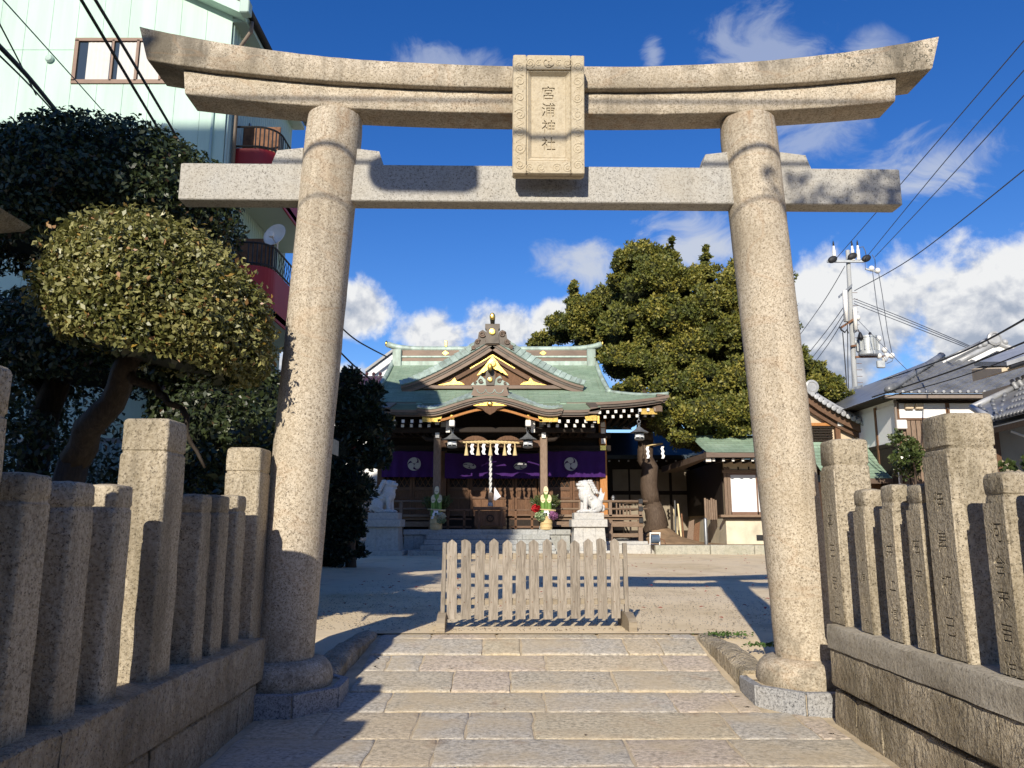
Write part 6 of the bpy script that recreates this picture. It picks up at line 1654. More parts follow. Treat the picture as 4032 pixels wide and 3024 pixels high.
        for k, (a, c) in enumerate(path_):
            q = MB(); q.tube([(a, c, zf + .95), (a, c, zf + 1.5)], .018, 5); q.build('rail_post', MT['metal_dark'], bl)
        for k in range(26):
            yy = y0 + .6 + k * .2
            if yy > y1: break
            q = MB(); q.tube([(XC + dep, yy, zf + .95), (XC + dep, yy + .28, zf + 1.5)], .008, 4); q.tube([(XC + dep + .004, yy + .28, zf + .95), (XC + dep + .004, yy, zf + 1.5)], .008, 4); q.build('mesh_wire', MT['metal_dark'], bl)
        q = MB(); q.box(XC + .03, XC + .06, y0 + .9, y0 + 2.8, zf, zf + 2.1); q.build('balcony_door', MT['glass_dark'], bl)
        q = MB(); q.box(XC + .04, XC + .95, y0 + .55, y0 + .6, zf, zf + 1.8); q.build('partition', MT['rusty'], bl)
    # projecting bay window
    q = MB(); q.box(XC, XC + .55, 19.0, 20.9, 9.75, 11.25); bw_ = q.build('bay_window', MT['metal_dark'], root)
    q = MB(); q.box(XC + .06, XC + .50, 18.985, 18.999, 9.95, 11.15); q.build('pane', MT['curtain'], bw_)
    q = MB(); q.box(XC + .551, XC + .565, 19.15, 20.75, 9.95, 11.15); q.build('pane', MT['glass_blue'], bw_)
    # satellite dish
    sd = thing('satellite_dish', 'white satellite dish fixed to the balcony railing of the mint block', 'satellite dish', (XC + 1.0, 17.6, 8.2))
    M = Matrix.Translation((XC + 1.02, 17.55, 8.28)) @ Matrix.Rotation(R(-18), 4, 'Z') @ Matrix.Rotation(R(75), 4, 'X')
    q = MB(); q.lathe([(.0 + .02, 0), (.14, .02), (.25, .07), (.30, .12), (.29, .125), (.24, .085), (.12, .035), (.02, .02)], 24, M=M, sy=1.0); q.build('dish', MT['white_paint'], sd, smooth=True)
    q = MB(); q.tube([(XC + 1.02, 17.5, 8.1), (XC + 1.0, 17.2, 8.18)], .02, 5); q.rbox(XC + .95, XC + 1.06, 17.12, 17.22, 8.14, 8.26, .01); q.build('receiver_arm', MT['white_paint'], sd)
    q = MB(); q.tube([(XC + 1.02, 17.6, 7.8), (XC + 1.02, 17.6, 8.55)], .025, 6); q.build('mast', MT['white_paint'], sd)
apartment()
def lower_left():
    # low blue-grey shed wall glimpsed below the trees
    root = thing('shed', 'low pale blue corrugated shed wall glimpsed under the left trees', 'shed', (-9, 14, GZ))
    b = MB(); prof = []; x = -13.5
    while x < -5.5: prof += [(x, 13.5), (x + .03, 13.47), (x + .09, 13.47), (x + .12, 13.5)]; x += .15
    n = len(prof); b.add([(a, c, GZ) for a, c in prof] + [(a, c, 2.9) for a, c in prof], [(i, i + 1, i + 1 + n, i + n) for i in range(n - 1)])
    b.build('corrugated_wall', MT['mint_side'], root, fix=False)
    b = MB(); b.box(-13.6, -5.4, 13.55, 16, 2.9, 3.0); b.build('roof', MT['metal_grey'], root)
    # water pavilion with copper roof edge just left of the gate pillar
    root = thing('water_pavilion', 'small wooden water pavilion roof corner seen just left of the gate pillar', 'pavilion', (-6.2, 17.0, GZ))
    e0, e1 = at(960, 1545, 14.6), at(1095, 1660, 14.6)
    b = MB(); pts = [(e0.x - 3.4, 14.6, e0.z + 1.2), (e0.x - 1.2, 14.6, e0.z + .52), (e0.x, 14.6, e0.z), (e1.x, 14.6, e1.z), (e1.x + .5, 14.6, e1.z - .18)]
    top = pts; rings = [[(p[0], 14.5, p[2] - .22), (p[0], 14.5, p[2] + .12), (p[0], 17.6, p[2] + .12), (p[0], 17.6, p[2] - .22)] for p in top]
    b.loft(rings); b.build('copper_roof', MT['stone_terrace'], root)
    rings = [[(p[0] - .1, 14.56, p[2] - .62), (p[0] - .1, 14.56, p[2] - .22), (p[0] - .1, 14.7, p[2] - .22), (p[0] - .1, 14.7, p[2] - .62)] for p in top]
    b = MB(); b.loft(rings); b.build('bargeboard', MT['wood_brown_h'], root)
    for px, py in ((1012, 1675), (1036, 1687), (1060, 1697)):
        p = at(px, py, 14.8); b = MB(); b.rbox(p.x - .035, p.x + .035, 14.75, 15.6, p.z - .1, p.z + .1, .01); b.build('rafter_end', MT['white_paint'], root)
    for x, y in ((-7.4, 14.9), (-5.3, 14.9), (-7.4, 17.2), (-5.3, 17.2)):
        b = MB(); b.rbox(x - .1, x + .1, y - .1, y + .1, GZ - .1, 3.2, .01); b.build('post', MT['wood_brown'], root)
    b = MB(); b.rbox(-7.6, -5.1, 14.82, 14.98, 2.2, 2.4, .01); b.build('beam', MT['wood_brown_h'], root)
    b = MB(); b.rbox(-7.0, -5.7, 15.4, 16.7, GZ - .05, 1.1, .05); b.build('basin', MT['stone_step'], root)
    # stone lantern whose roof tip enters at the left edge
    root = thing('stone_lantern', 'stone lantern roof tip entering at the left edge below the dark tree', 'stone lantern', (-4.3, 5.6, GZ))
    t = at(128, 905, 6.23)
    c = (t.x - .63, 5.6)
    rings = []
    for z, h in ((t.z - .22, .26), (t.z - .19, .30), (t.z - .075, .60), (t.z - .03, .63), (t.z - .03, .60), (t.z + .02, .45), (t.z + .20, .18), (t.z + .23, .10)):
        ring = sqring(h, h, z, .03, 2, c)
        rings.append([(x, y, zz + .05 * min(1, (abs(x - c[0]) * abs(y - c[1])) / (h * h)) if h > .5 else zz) for x, y, zz in ring])
    b = MB(); b.loft(rings); b.build('roof', MT['granite_rough'], root, smooth=30)
    b = MB(); b.lathe([(.05, t.z + .24), (.13, t.z + .30), (.15, t.z + .40), (.09, t.z + .52), (.02, t.z + .58)], 16, (c[0], c[1], 0)); b.build('finial', MT['granite_rough'], root, smooth=True)
    b = MB(); b.rbox(c[0] - .24, c[0] + .24, c[1] - .24, c[1] + .24, t.z - .80, t.z - .32, .02); b.build('fire_box', MT['granite_rough'], root)
    b = MB(); b.rbox(c[0] - .36, c[0] + .36, c[1] - .36, c[1] + .36, t.z - .98, t.z - .80, .04); b.build('platform', MT['granite_rough'], root)
    b = MB(); b.lathe([(.28, GZ), (.24, GZ + .1), (.17, GZ + .2), (.16, t.z - 1.1), (.22, t.z - .99)], 20, (c[0], c[1], 0)); b.build('shaft', MT['granite_rough'], root, smooth=40)
lower_left()

def across_road():
    root = thing('shade_building', 'unseen tall building behind the viewer on the left, shaped to cast shade', 'building', (-16, -14.5, 0))  # unseen building, placed and shaped for the shadow it casts
    x1 = -10.7; prof = [(-24, 0), (x1, 0), (x1, 24.4), (-11.9, 25.4), (-24, 25.4)]
    b = MB(); b.prism(prof, -16, -13); b.build('wall', MT['plaster_beige'], root)
    b = MB(); b.hexa([(x1 + .1, -12.9, 24.45), (-11.9, -12.9, 25.45), (-11.9, -16.1, 25.45), (x1 + .1, -16.1, 24.45), (x1 + .1, -12.9, 24.6), (-11.9, -12.9, 25.6), (-11.9, -16.1, 25.6), (x1 + .1, -16.1, 24.6)]); b.build('roof', MT['tile_grey'], root)
    for f in range(8):
        for k in range(4):
            x = -23 + k * 3.0; b = MB(); b.box(x, x + 1.7, -12.995, -12.97, 1.0 + f * 3.0, 2.4 + f * 3.0); w = b.build('window', MT['glass_dark'], root)
            b = MB(); b.box(x - .06, x + 1.76, -12.97, -12.94, .92 + f * 3.0, 1.0 + f * 3.0); b.build('sill', MT['plaster_white'], w)
    # unseen houses added to block sky light; the left one shades the tree trunk
    for k, (x0, x1_, y0, y1, h, lab) in enumerate(((-9, -1, -17, -11, 6.0, 'unseen two-storey house straight behind the viewer, added to block sky light'), (0.5, 9, -17, -11, 6.2, 'unseen two-storey house behind the viewer to the right, added to block sky light'), (10, 18, -16, -10, 6.5, 'unseen two-storey house at the far right behind the viewer, added to block sky light'), (8.6, 16, 1.5, 9.5, 6.0, 'unseen house right of the carved fence, added to block sky light'), (-17, -5.6, -2.6, .9, 6.0, 'unseen house left of the clipped trees, added to shade the trunk'))):
        root = thing('shade_house', lab, 'house', ((x0 + x1_) / 2, (y0 + y1) / 2, 0), group='unseen houses added to block light')
        b = MB(); b.box(x0, x1_, y0, y1, -.1, h); b.build('wall', MT['plaster_shade'], root)
        b = MB(); b.prism([(y0 - .4, h - .1), (y1 + .4, h - .1), ((y0 + y1) / 2, h + 1.2)], x0 - .4, x1_ + .4, 'x'); b.build('roof', MT['tile_grey'], root)
        for f in (1.0, 3.7):
            for q in (.2, .6):
                xx = x0 + (x1_ - x0) * q; b = MB(); b.box(xx, xx + 1.5, y1 + .002, y1 + .03, f, f + 1.2); b.build('window', MT['glass_dark'], root)
    # unseen evergreen added so its outer twigs shade the gate's left tip
    g = np.random.default_rng(15); rr = random.Random(15)
    root = thing('street_tree', 'unseen tall evergreen behind the viewer on the left, added to shade the gate tip', 'tree', (-9.8, -4.0, -.05))
    Ps = []
    for c, r_, n in (((-5.72, -2.0, 10.35), .42, 520), ((-6.3, -2.2, 10.4), .5, 300), ((-8.6, -3.4, 10.6), 1.3, 1500), ((-9.8, -4.0, 11.0), 1.8, 2600)):
        d = sphere_pts(n, g) * (g.uniform(0, 1, n) ** .4)[:, None] * r_; Ps.append(np.array(c) + d)
    P = np.concatenate(Ps); V, F = leaves(P, sphere_pts(len(P), g), .15, .6, g, .3); spread('crown', V, F, tints(len(P), g), MT['leaf_bush_dark'], root)
    b = MB(); limb(b, (-9.9, -4, -.1), (-9.8, -4, 10.5), .22, .1, rr, .1); limb(b, (-9.8, -4, 9.6), (-6.0, -2.1, 10.3), .07, .02, rr, .1); b.build('trunk', MT['bark_dark'], root, smooth=True)
    # slender roadside tree, leafy twigs shade the right end of the tie beam
    g = np.random.default_rng(12); rr = random.Random(12)
    root = thing('street_tree', 'slender leafy roadside tree behind the viewer on the right', 'tree', (3.4, -3.6, -.05))
    Ps = []
    for c, r_, n in (((.62, -2.0, 8.85), .30, 60), ((1.05, -2.1, 8.75), .30, 70), ((1.55, -2.2, 8.95), .38, 170), ((1.0, -2.2, 9.45), .3, 0), ((2.6, -2.9, 9.6), .9, 700), ((3.4, -3.6, 10.4), 1.3, 1400)):
        d = sphere_pts(max(n, 1), g) * (g.uniform(0, 1, max(n, 1)) ** .4)[:, None] * r_; Ps.append(np.array(c) + d)
    P = np.concatenate(Ps); V, F = leaves(P, sphere_pts(len(P), g), .14, .5, g, .3); spread('crown', V, F, tints(len(P), g), MT['leaf_bush_dark'], root)
    b = MB(); limb(b, (3.6, -3.8, -.1), (3.4, -3.6, 9.5), .14, .06, rr, .1); limb(b, (3.45, -3.65, 8.0), (1.6, -2.3, 8.9), .05, .02, rr, .1); limb(b, (1.6, -2.3, 8.9), (.6, -2.0, 8.8), .02, .008, rr, .05); b.build('trunk', MT['bark_dark'], root, smooth=True)
across_road()
# ---------------------------------------------------------------- right side terrace
def terrace():
    root = MB(); root.add([(5.6, 31.0, .68), (40, 31.0, .68), (40, 60, .70), (5.6, 60, .70)], [(0, 1, 2, 3)])
    t = root.build('terrace', MT['soil'], fix=False); tag(t, kind='structure')
    r = random.Random(9); x = 5.62
    while x < 26:
        w = r.uniform(1.6, 2.8); b = MB(); b.rbox(x, x + w - .015, 30.78, 31.1, GZ - .1, .70 + r.uniform(-.008, .008), .02, jit=.004, rng=r); b.build('kerb_stone', MT['stone_terrace'], t); x += w
    # root flare soil mound at the juniper
    tb = at2(1427, 1150, 35.2)
    b = MB(); b.lathe([(2.2, .62), (1.6, .78), (.9, .98), (.5, 1.3), (.3, 1.4)], 24, (tb.x - .05, 35.2, 0)); b.build('root_mound', MT['soil'], t, smooth=True)
terrace()

# ---------------------------------------------------------------- tiled roofs
def tile_mesh(w, l, mat):
    """one pan-and-roll roof tile lying along +y (upslope), x across"""
    b = MB(); n = 7; xs = [w * k / (n - 1) for k in range(n)]
    hz = [0.012, -.004, -.012, -.006, .03, .055, .045]
    vs = []
    for y, dz in ((0, .03), (l * 1.12, 0)):
        for x, h in zip(xs, hz): vs.append((x, y, h + dz))
    vs += [(x, 0, h - .005) for x, h in zip(xs, hz)]
    fs = [(i, i + 1, i + 1 + n, i + n) for i in range(n - 1)] + [(2 * n + i, 2 * n + i + 1, i + 1, i) for i in range(n - 1)]
    b.add(vs, fs); return b.mesh('roof_tile', mat, fix=False, smooth=False)
def tiled_slope(parent, origin, ux, uy, wu, lu, mat, tw=.30, tl=.27, inside=None, limit=300, ends=False):
    """rows of tiles over the plane origin + x*ux + y*uy"""
    ux, uy = Vector(ux).normalized(), Vector(uy).normalized(); nz = ux.cross(uy).normalized()
    if nz.z < 0: nz = -nz
    me = tile_mesh(tw, tl, MT[mat]); cnt = 0; rest = MB()
    em = MB(); em.lathe([(.055, 0), (.055, .03), (.02, .035)], 10, M=Matrix.Rotation(R(90), 4, 'X')); eme = em.mesh('end_disc', MT['tile_pale'])
    rows = int(lu / tl); cols = int(wu / tw)
    inv = WM[parent.name]
    B = Matrix(((ux.x, uy.x, nz.x, 0), (ux.y, uy.y, nz.y, 0), (ux.z, uy.z, nz.z, 0), (0, 0, 0, 1)))
    tv = [v.co.copy() for v in me.vertices]; tf = [tuple(p.vertices) for p in me.polygons]
    for r_ in range(rows):
        for c in range(cols):
            if inside and not inside((c + .5) * tw, (r_ + .5) * tl): continue
            p = Vector(origin) + ux * (c * tw) + uy * (r_ * tl)
            M = Matrix.Translation(p) @ B
            if cnt < limit:
                o = link('roof_tile', me, parent); o.matrix_local = inv @ M; cnt += 1
            else: rest.add(tv, tf, M)
            if ends and r_ == 0:
                o = link('end_disc', eme, parent); o.matrix_local = inv @ Matrix.Translation(p + ux * tw * .78 + nz * .05 - uy * .01)
    if rest.f:
        o = rest.build('upper_tiles', MT[mat], parent, fix=False); tag(o, kind='stuff')

def town_house():
    root = thing('town_house', 'white-walled two-storey house with grey tiled roof at the right', 'house', (18.5, 32, 0))
    YW = 28.6; XL = 14.45; ZE = 6.05
    b = MB(); b.box(XL + .02, 30, YW + .03, 40, 0, ZE + .3); b.build('wall_core', MT['plaster_white'], root)
    # plaster panels between dark posts
    xs = [XL, 16.35, 18.28, 20.3, 22.3, 24.3]
    for a, c in zip(xs, xs[1:]):
        b = MB(); b.box(a + .07, c - .07, YW, YW + .03, 5.42, 5.98); b.build('wall_panel', MT['plaster_white'], root)
        b = MB(); b.box(a + .07, c - .07, YW - .005, YW + .03, 2.6, 5.34); b.build('plank_wall', MT['wood_pale'], root)
        n = 9
        for k in range(1, n):
            x = a + .07 + (c - a - .14) * k / n
            b = MB(); b.box(x - .012, x + .012, YW - .02, YW - .005, 2.6, 5.34); b.build('batten', MT['wood_dark'], root)
    for x in xs:
        b = MB(); b.box(x - .07, x + .07, YW - .03, YW + .03, 2.6, ZE); b.build('wall_post', MT['wood_brown'], root)
    b = MB(); b.box(XL - .1, 30, YW - .04, YW - .0, 5.34, 5.42); b.build('belt_beam', MT['wood_brown_h'], root)
    b = MB(); b.box(XL - .1, 30, YW - .04, YW - .0, 5.98, 6.10); b.build('belt_beam', MT['wood_dark'], root)
    for px in (215, 325):
        p = at(3500 + px * .3617, 1300 + 830 * .3617, YW - .05); b = MB(); b.rbox(p.x - .15, p.x + .15, YW - .14, YW - .005, p.z - .11, p.z + .11, .02); b.build('vent_hood', MT['plaster_beige'], root)
    p = at(3500 + 125 * .3617, 1300 + 1030 * .3617, YW - .05); b = MB(); b.rbox(p.x - .19, p.x + .19, YW - .2, YW - .03, p.z - .17, p.z + .17, .02); b.build('meter_box', MT['white_paint'], root)
    # side wall, left
    b = MB(); b.box(XL - .02, XL + .02, YW + .05, 40, 2.6, ZE - .1); b.build('side_wall', MT['plaster_white'], root)
    for y in (30.2, 32.2, 34.5):
        b = MB(); b.box(XL - .06, XL + .0, y, y + .13, 2.6, ZE); b.build('wall_post', MT['wood_brown'], root)
    b = MB(); b.box(XL - .05, XL - .02, YW + .1, 40, 4.4, 4.55); b.build('belt_beam', MT['wood_dark'], root)
    b = MB(); b.box(XL - .03, XL + .0, YW + .3, 38, 2.6, 4.4); b.build('plank_wall', MT['wood_dark'], root)
    # eaves
    b = MB(); b.rbox(13.75, 30, 27.95, 28.05, ZE + .02, ZE + .14, .01); b.build('gutter', MT['pipe_brown'], root)
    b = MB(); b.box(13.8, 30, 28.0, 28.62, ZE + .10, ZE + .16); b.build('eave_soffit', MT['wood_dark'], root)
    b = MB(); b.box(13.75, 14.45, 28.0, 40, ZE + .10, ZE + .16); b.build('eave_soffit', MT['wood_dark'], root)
    b = MB(); b.tube([(XL - .05, 28.5, ZE), (XL - .1, 28.5, 5.8), (XL - .12, 28.52, 3.0)], .05, 6); b.build('downpipe', MT['pipe_brown'], root)
    # roof: front slope between hip and the small gable
    sl = math.atan2(2.15, 4.2)
    O = Vector((13.85, 27.95, ZE + .20)); ux = Vector((1, 0, 0)); uy = Vector((0, math.cos(sl), math.sin(sl)))
    hipf = 1.36
    b = MB(); b.add([tuple(O), (30, 27.95, ZE + .2), (30, 27.95 + 5 * math.cos(sl), ZE + .2 + 5 * math.sin(sl)), (13.85 + 5 / hipf * .98 * 1.28, 27.95 + 5 * math.cos(sl), ZE + .2 + 5 * math.sin(sl))], [(0, 1, 2, 3)])
    rf = b.build('roof', MT['tile_grey'], root, fix=False)
    tiled_slope(rf, O + Vector((0, 0, .02)), ux, uy, 10.2, 5.0, 'tile_grey', .30, .29, inside=lambda u, v: u > v * .93 + .1, limit=300, ends=True)
    hr = [O + ux * (v * .93) + uy * v + Vector((0, 0, .12)) for v in lin(0, 5.0, 8)]
    b = MB(); b.tube([tuple(q) for q in hr], .14, 8); b.build('hip_ridge', MT['tile_grey'], rf, smooth=True)
    # left slope behind the hip
    b = MB(); b.add([(13.85, 27.95, ZE + .2), tuple(hr[-1]), (hr[-1].x, 42, hr[-1].z), (13.85, 42, ZE + .2)], [(0, 3, 2, 1)]); b.build('roof_side', MT['tile_grey'], rf, fix=False)
    # long upper ridge running up to the gable ornament
    a0, a1 = at(3500 + 500 * .3617, 1300 + 395 * .3617, 31.8), at(3500 + 1085 * .3617, 1300 + 120 * .3617, 32.2)
    b = MB(); b.tube([tuple(hr[-1]), tuple(a0), tuple(a1)], .17, 8); b.build('ridge', MT['tile_grey'], rf, smooth=True)
    b = MB(); b.tube([(a0.x + .1, a0.y - .12, a0.z + .06), (a1.x, a1.y - .12, a1.z + .05)], .05, 6); b.build('ridge_roll', MT['plaster_white'], rf, smooth=True)
    # gable with white barge boards
    ap = at(3500 + 1165 * .3617, 1300 + 160 * .3617, 32.0); gl = at(3500 + 690 * .3617, 1300 + 395 * .3617, 32.0); gr = Vector((ap.x * 2 - gl.x + .6, 32.0, gl.z - .1))
    b = MB(); b.prism([(gl.x, gl.z), (gr.x, gr.z), (ap.x, ap.z)], 32.2, 32.6); b.build('gable_wall', MT['plaster_white'], rf)
    for e, s in ((gl, -1), (gr, 1)):
        for o0, o1, yy in ((-.02, -.26, 31.95), (-.34, -.46, 32.08)):
            b = MB(); b.hexa([(ap.x, yy, ap.z + o1), (e.x, yy, e.z + o1), (e.x, yy + .12, e.z + o1), (ap.x, yy + .12, ap.z + o1), (ap.x, yy, ap.z + o0), (e.x, yy, e.z + o0), (e.x, yy + .12, e.z + o0), (ap.x, yy + .12, ap.z + o0)]); b.build('bargeboard', MT['plaster_white'], rf)
        b = MB(); b.tube([(ap.x, 31.95, ap.z + .08), (e.x + s * .2, 31.95, e.z - .02)], .12, 8); b.build('verge_ridge', MT['tile_pale'], rf, smooth=True)
    for dx in (-.42, .05):
        b = MB(); b.lathe([(.15, 0), (.15, .03), (.12, .035)], 14, M=Matrix.Translation((ap.x + dx, 32.2, ap.z - .82)) @ Matrix.Rotation(R(90), 4, 'X')); b.build('gable_vent', MT['tile_pale'], rf)
    oc = at(3500 + 1140 * .3617, 1300 + 95 * .3617, 31.9)
    b = MB(); b.lathe([(.30, 0), (.31, .1), (.22, .14), (.2, .1), (.05, .1)], 20, M=Matrix.Translation(tuple(oc)) @ Matrix.Rotation(R(90), 4, 'X')); b.build('ridge_end_tile', MT['tile_pale'], rf)
    for dx, dz, r_ in ((-.45, -.2, .16), (.45, -.15, .14), (-.62, -.32, .10)):
        b = MB(); b.ball((oc.x + dx, oc.y, oc.z + dz), r_); b.build('scroll_tile', MT['tile_pale'], rf, smooth=True)
    b = MB(); b.hexa([(gl.x + 1.3, 31.7, gl.z - .28), (gr.x, 31.7, gl.z - .28), (gr.x, 32.3, gl.z + .1), (gl.x + 1.3, 32.3, gl.z + .1), (gl.x + 1.3, 31.7, gl.z - .1), (gr.x, 31.7, gl.z - .1), (gr.x, 32.3, gl.z + .25), (gl.x + 1.3, 32.3, gl.z + .25)]); b.build('gable_skirt', MT['tile_pale'], rf)
town_house()

def right_edge_house():
    root = thing('roadside_house', 'house with shade-coloured wall and blue-grey tiled roof at the right edge behind the fence', 'house', (14.5, 20.5, 0))
    cA, cB, cC, cD, cE = at(3905, 1660, 19.5), at(3828, 1612, 21.6), at(3990, 1537, 22.2), at(4300, 1420, 22.2), at(4300, 1560, 17.2)
    b = MB(); b.box(12.75, 20, 20.2, 22.0, 0, 4.1); b.build('wall', MT['plaster_shade'], root)  # wall's shade is put into the plaster colour
    b = MB(); b.box(12.62, 12.78, 20.1, 20.3, 0, 4.1); b.build('corner_post', MT['wood_brown'], root)
    b = MB(); b.add([tuple(q) for q in (cA, cE, cD, cC, cB)], [(0, 1, 2, 3, 4)]); b.add([tuple(q - Vector((0, 0, .16))) for q in (cA, cE, cD, cC, cB)], [(4, 3, 2, 1, 0)]); rf = b.build('roof', MT['tile_grey'], root, fix=False)
    n = 26
    for k in range(n):
        t = (k + .5) / n
        lo = cA.lerp(cE, t); up = cC.lerp(cD, t) if t > .12 else cB.lerp(cC, t / .12)
        for j in range(5):
            p, q = lo.lerp(up, j / 5), lo.lerp(up, (j + 1.06) / 5)
            m = MB(); m.tube([(p.x, p.y, p.z + .06), (q.x, q.y, q.z + .015)], .055, 6); m.build('roof_tile', MT['tile_grey'], rf, smooth=True)
    b = MB(); e0, e1 = cA, cE; b.hexa([(e0.x, e0.y, e0.z - .30), (e1.x, e1.y, e1.z - .30), (e1.x + .4, e1.y, e1.z - .22), (e0.x + .4, e0.y + .2, e0.z - .22), tuple(e0 - Vector((0, 0, .165))), tuple(e1 - Vector((0, 0, .165))), (e1.x + .4, e1.y, e1.z - .05), (e0.x + .4, e0.y + .2, e0.z - .05)]); b.build('eave_board', MT['wood_dark'], rf)
    for a_, c_ in ((cA, cB), (cB, cC)):
        b = MB(); b.tube([tuple(a_ + Vector((0, 0, .06))), tuple(c_ + Vector((0, 0, .06)))], .09, 8); b.build('verge_ridge', MT['tile_pale'], rf, smooth=True)
    b = MB(); b.tube([tuple(cC + Vector((0, 0, .1))), tuple(cD + Vector((0, 0, .1)))], .13, 8); b.build('ridge', MT['tile_grey'], rf, smooth=True)
    for k in range(14):
        p = cC.lerp(cD, k / 14); b = MB(); b.tube([(p.x, p.y - .16, p.z + .02), (p.x - .02, p.y, p.z + .30)], .06, 6); b.build('ridge_tile', MT['tile_pale'], rf, smooth=True)
    b = MB(); b.tube([(13.1, 20.1, 3.9), (13.4, 20.0, 3.75)], .03, 5); b.build('light_bracket', MT['white_paint'], root)
    # corner of an upper roof at the very edge
    root = thing('upper_eave', 'rusty upper eave corner jutting in at the right edge above the tiled roofs', 'eave', (17, 22, 0))
    p = at(3965, 1440, 21.5)
    b = MB(); b.hexa([(p.x, 21.5, p.z), (p.x + 5, 21.5, p.z + 1.55), (p.x + 5, 24, p.z + 1.9), (p.x + .6, 24, p.z + .5), (p.x, 21.5, p.z + .12), (p.x + 5, 21.5, p.z + 1.75), (p.x + 5, 24, p.z + 2.1), (p.x + .6, 24, p.z + .65)]); b.build('roof_sheet', MT['tile_pale'], root)
    b = MB(); b.hexa([(p.x - .1, 21.6, p.z - .16), (p.x + 5, 21.6, p.z + 1.25), (p.x + 5, 24, p.z + 1.5), (p.x + .5, 24, p.z), (p.x - .1, 21.6, p.z - .06), (p.x + 5, 21.6, p.z + 1.45), (p.x + 5, 24, p.z + 1.8), (p.x + .5, 24, p.z + .4)]); b.build('soffit', MT['plaster_beige'], root)
    b = MB(); b.box(p.x + 2.0, p.x + 6, 22.2, 26, 0, p.z); b.build('wall', MT['plaster_beige'], root)
    b = MB(); b.tube([(p.x + .05, 21.45, p.z - .06), (p.x + 5, 21.45, p.z + 1.5)], .06, 6); b.build('gutter', MT['metal_dark'], root)
right_edge_house()

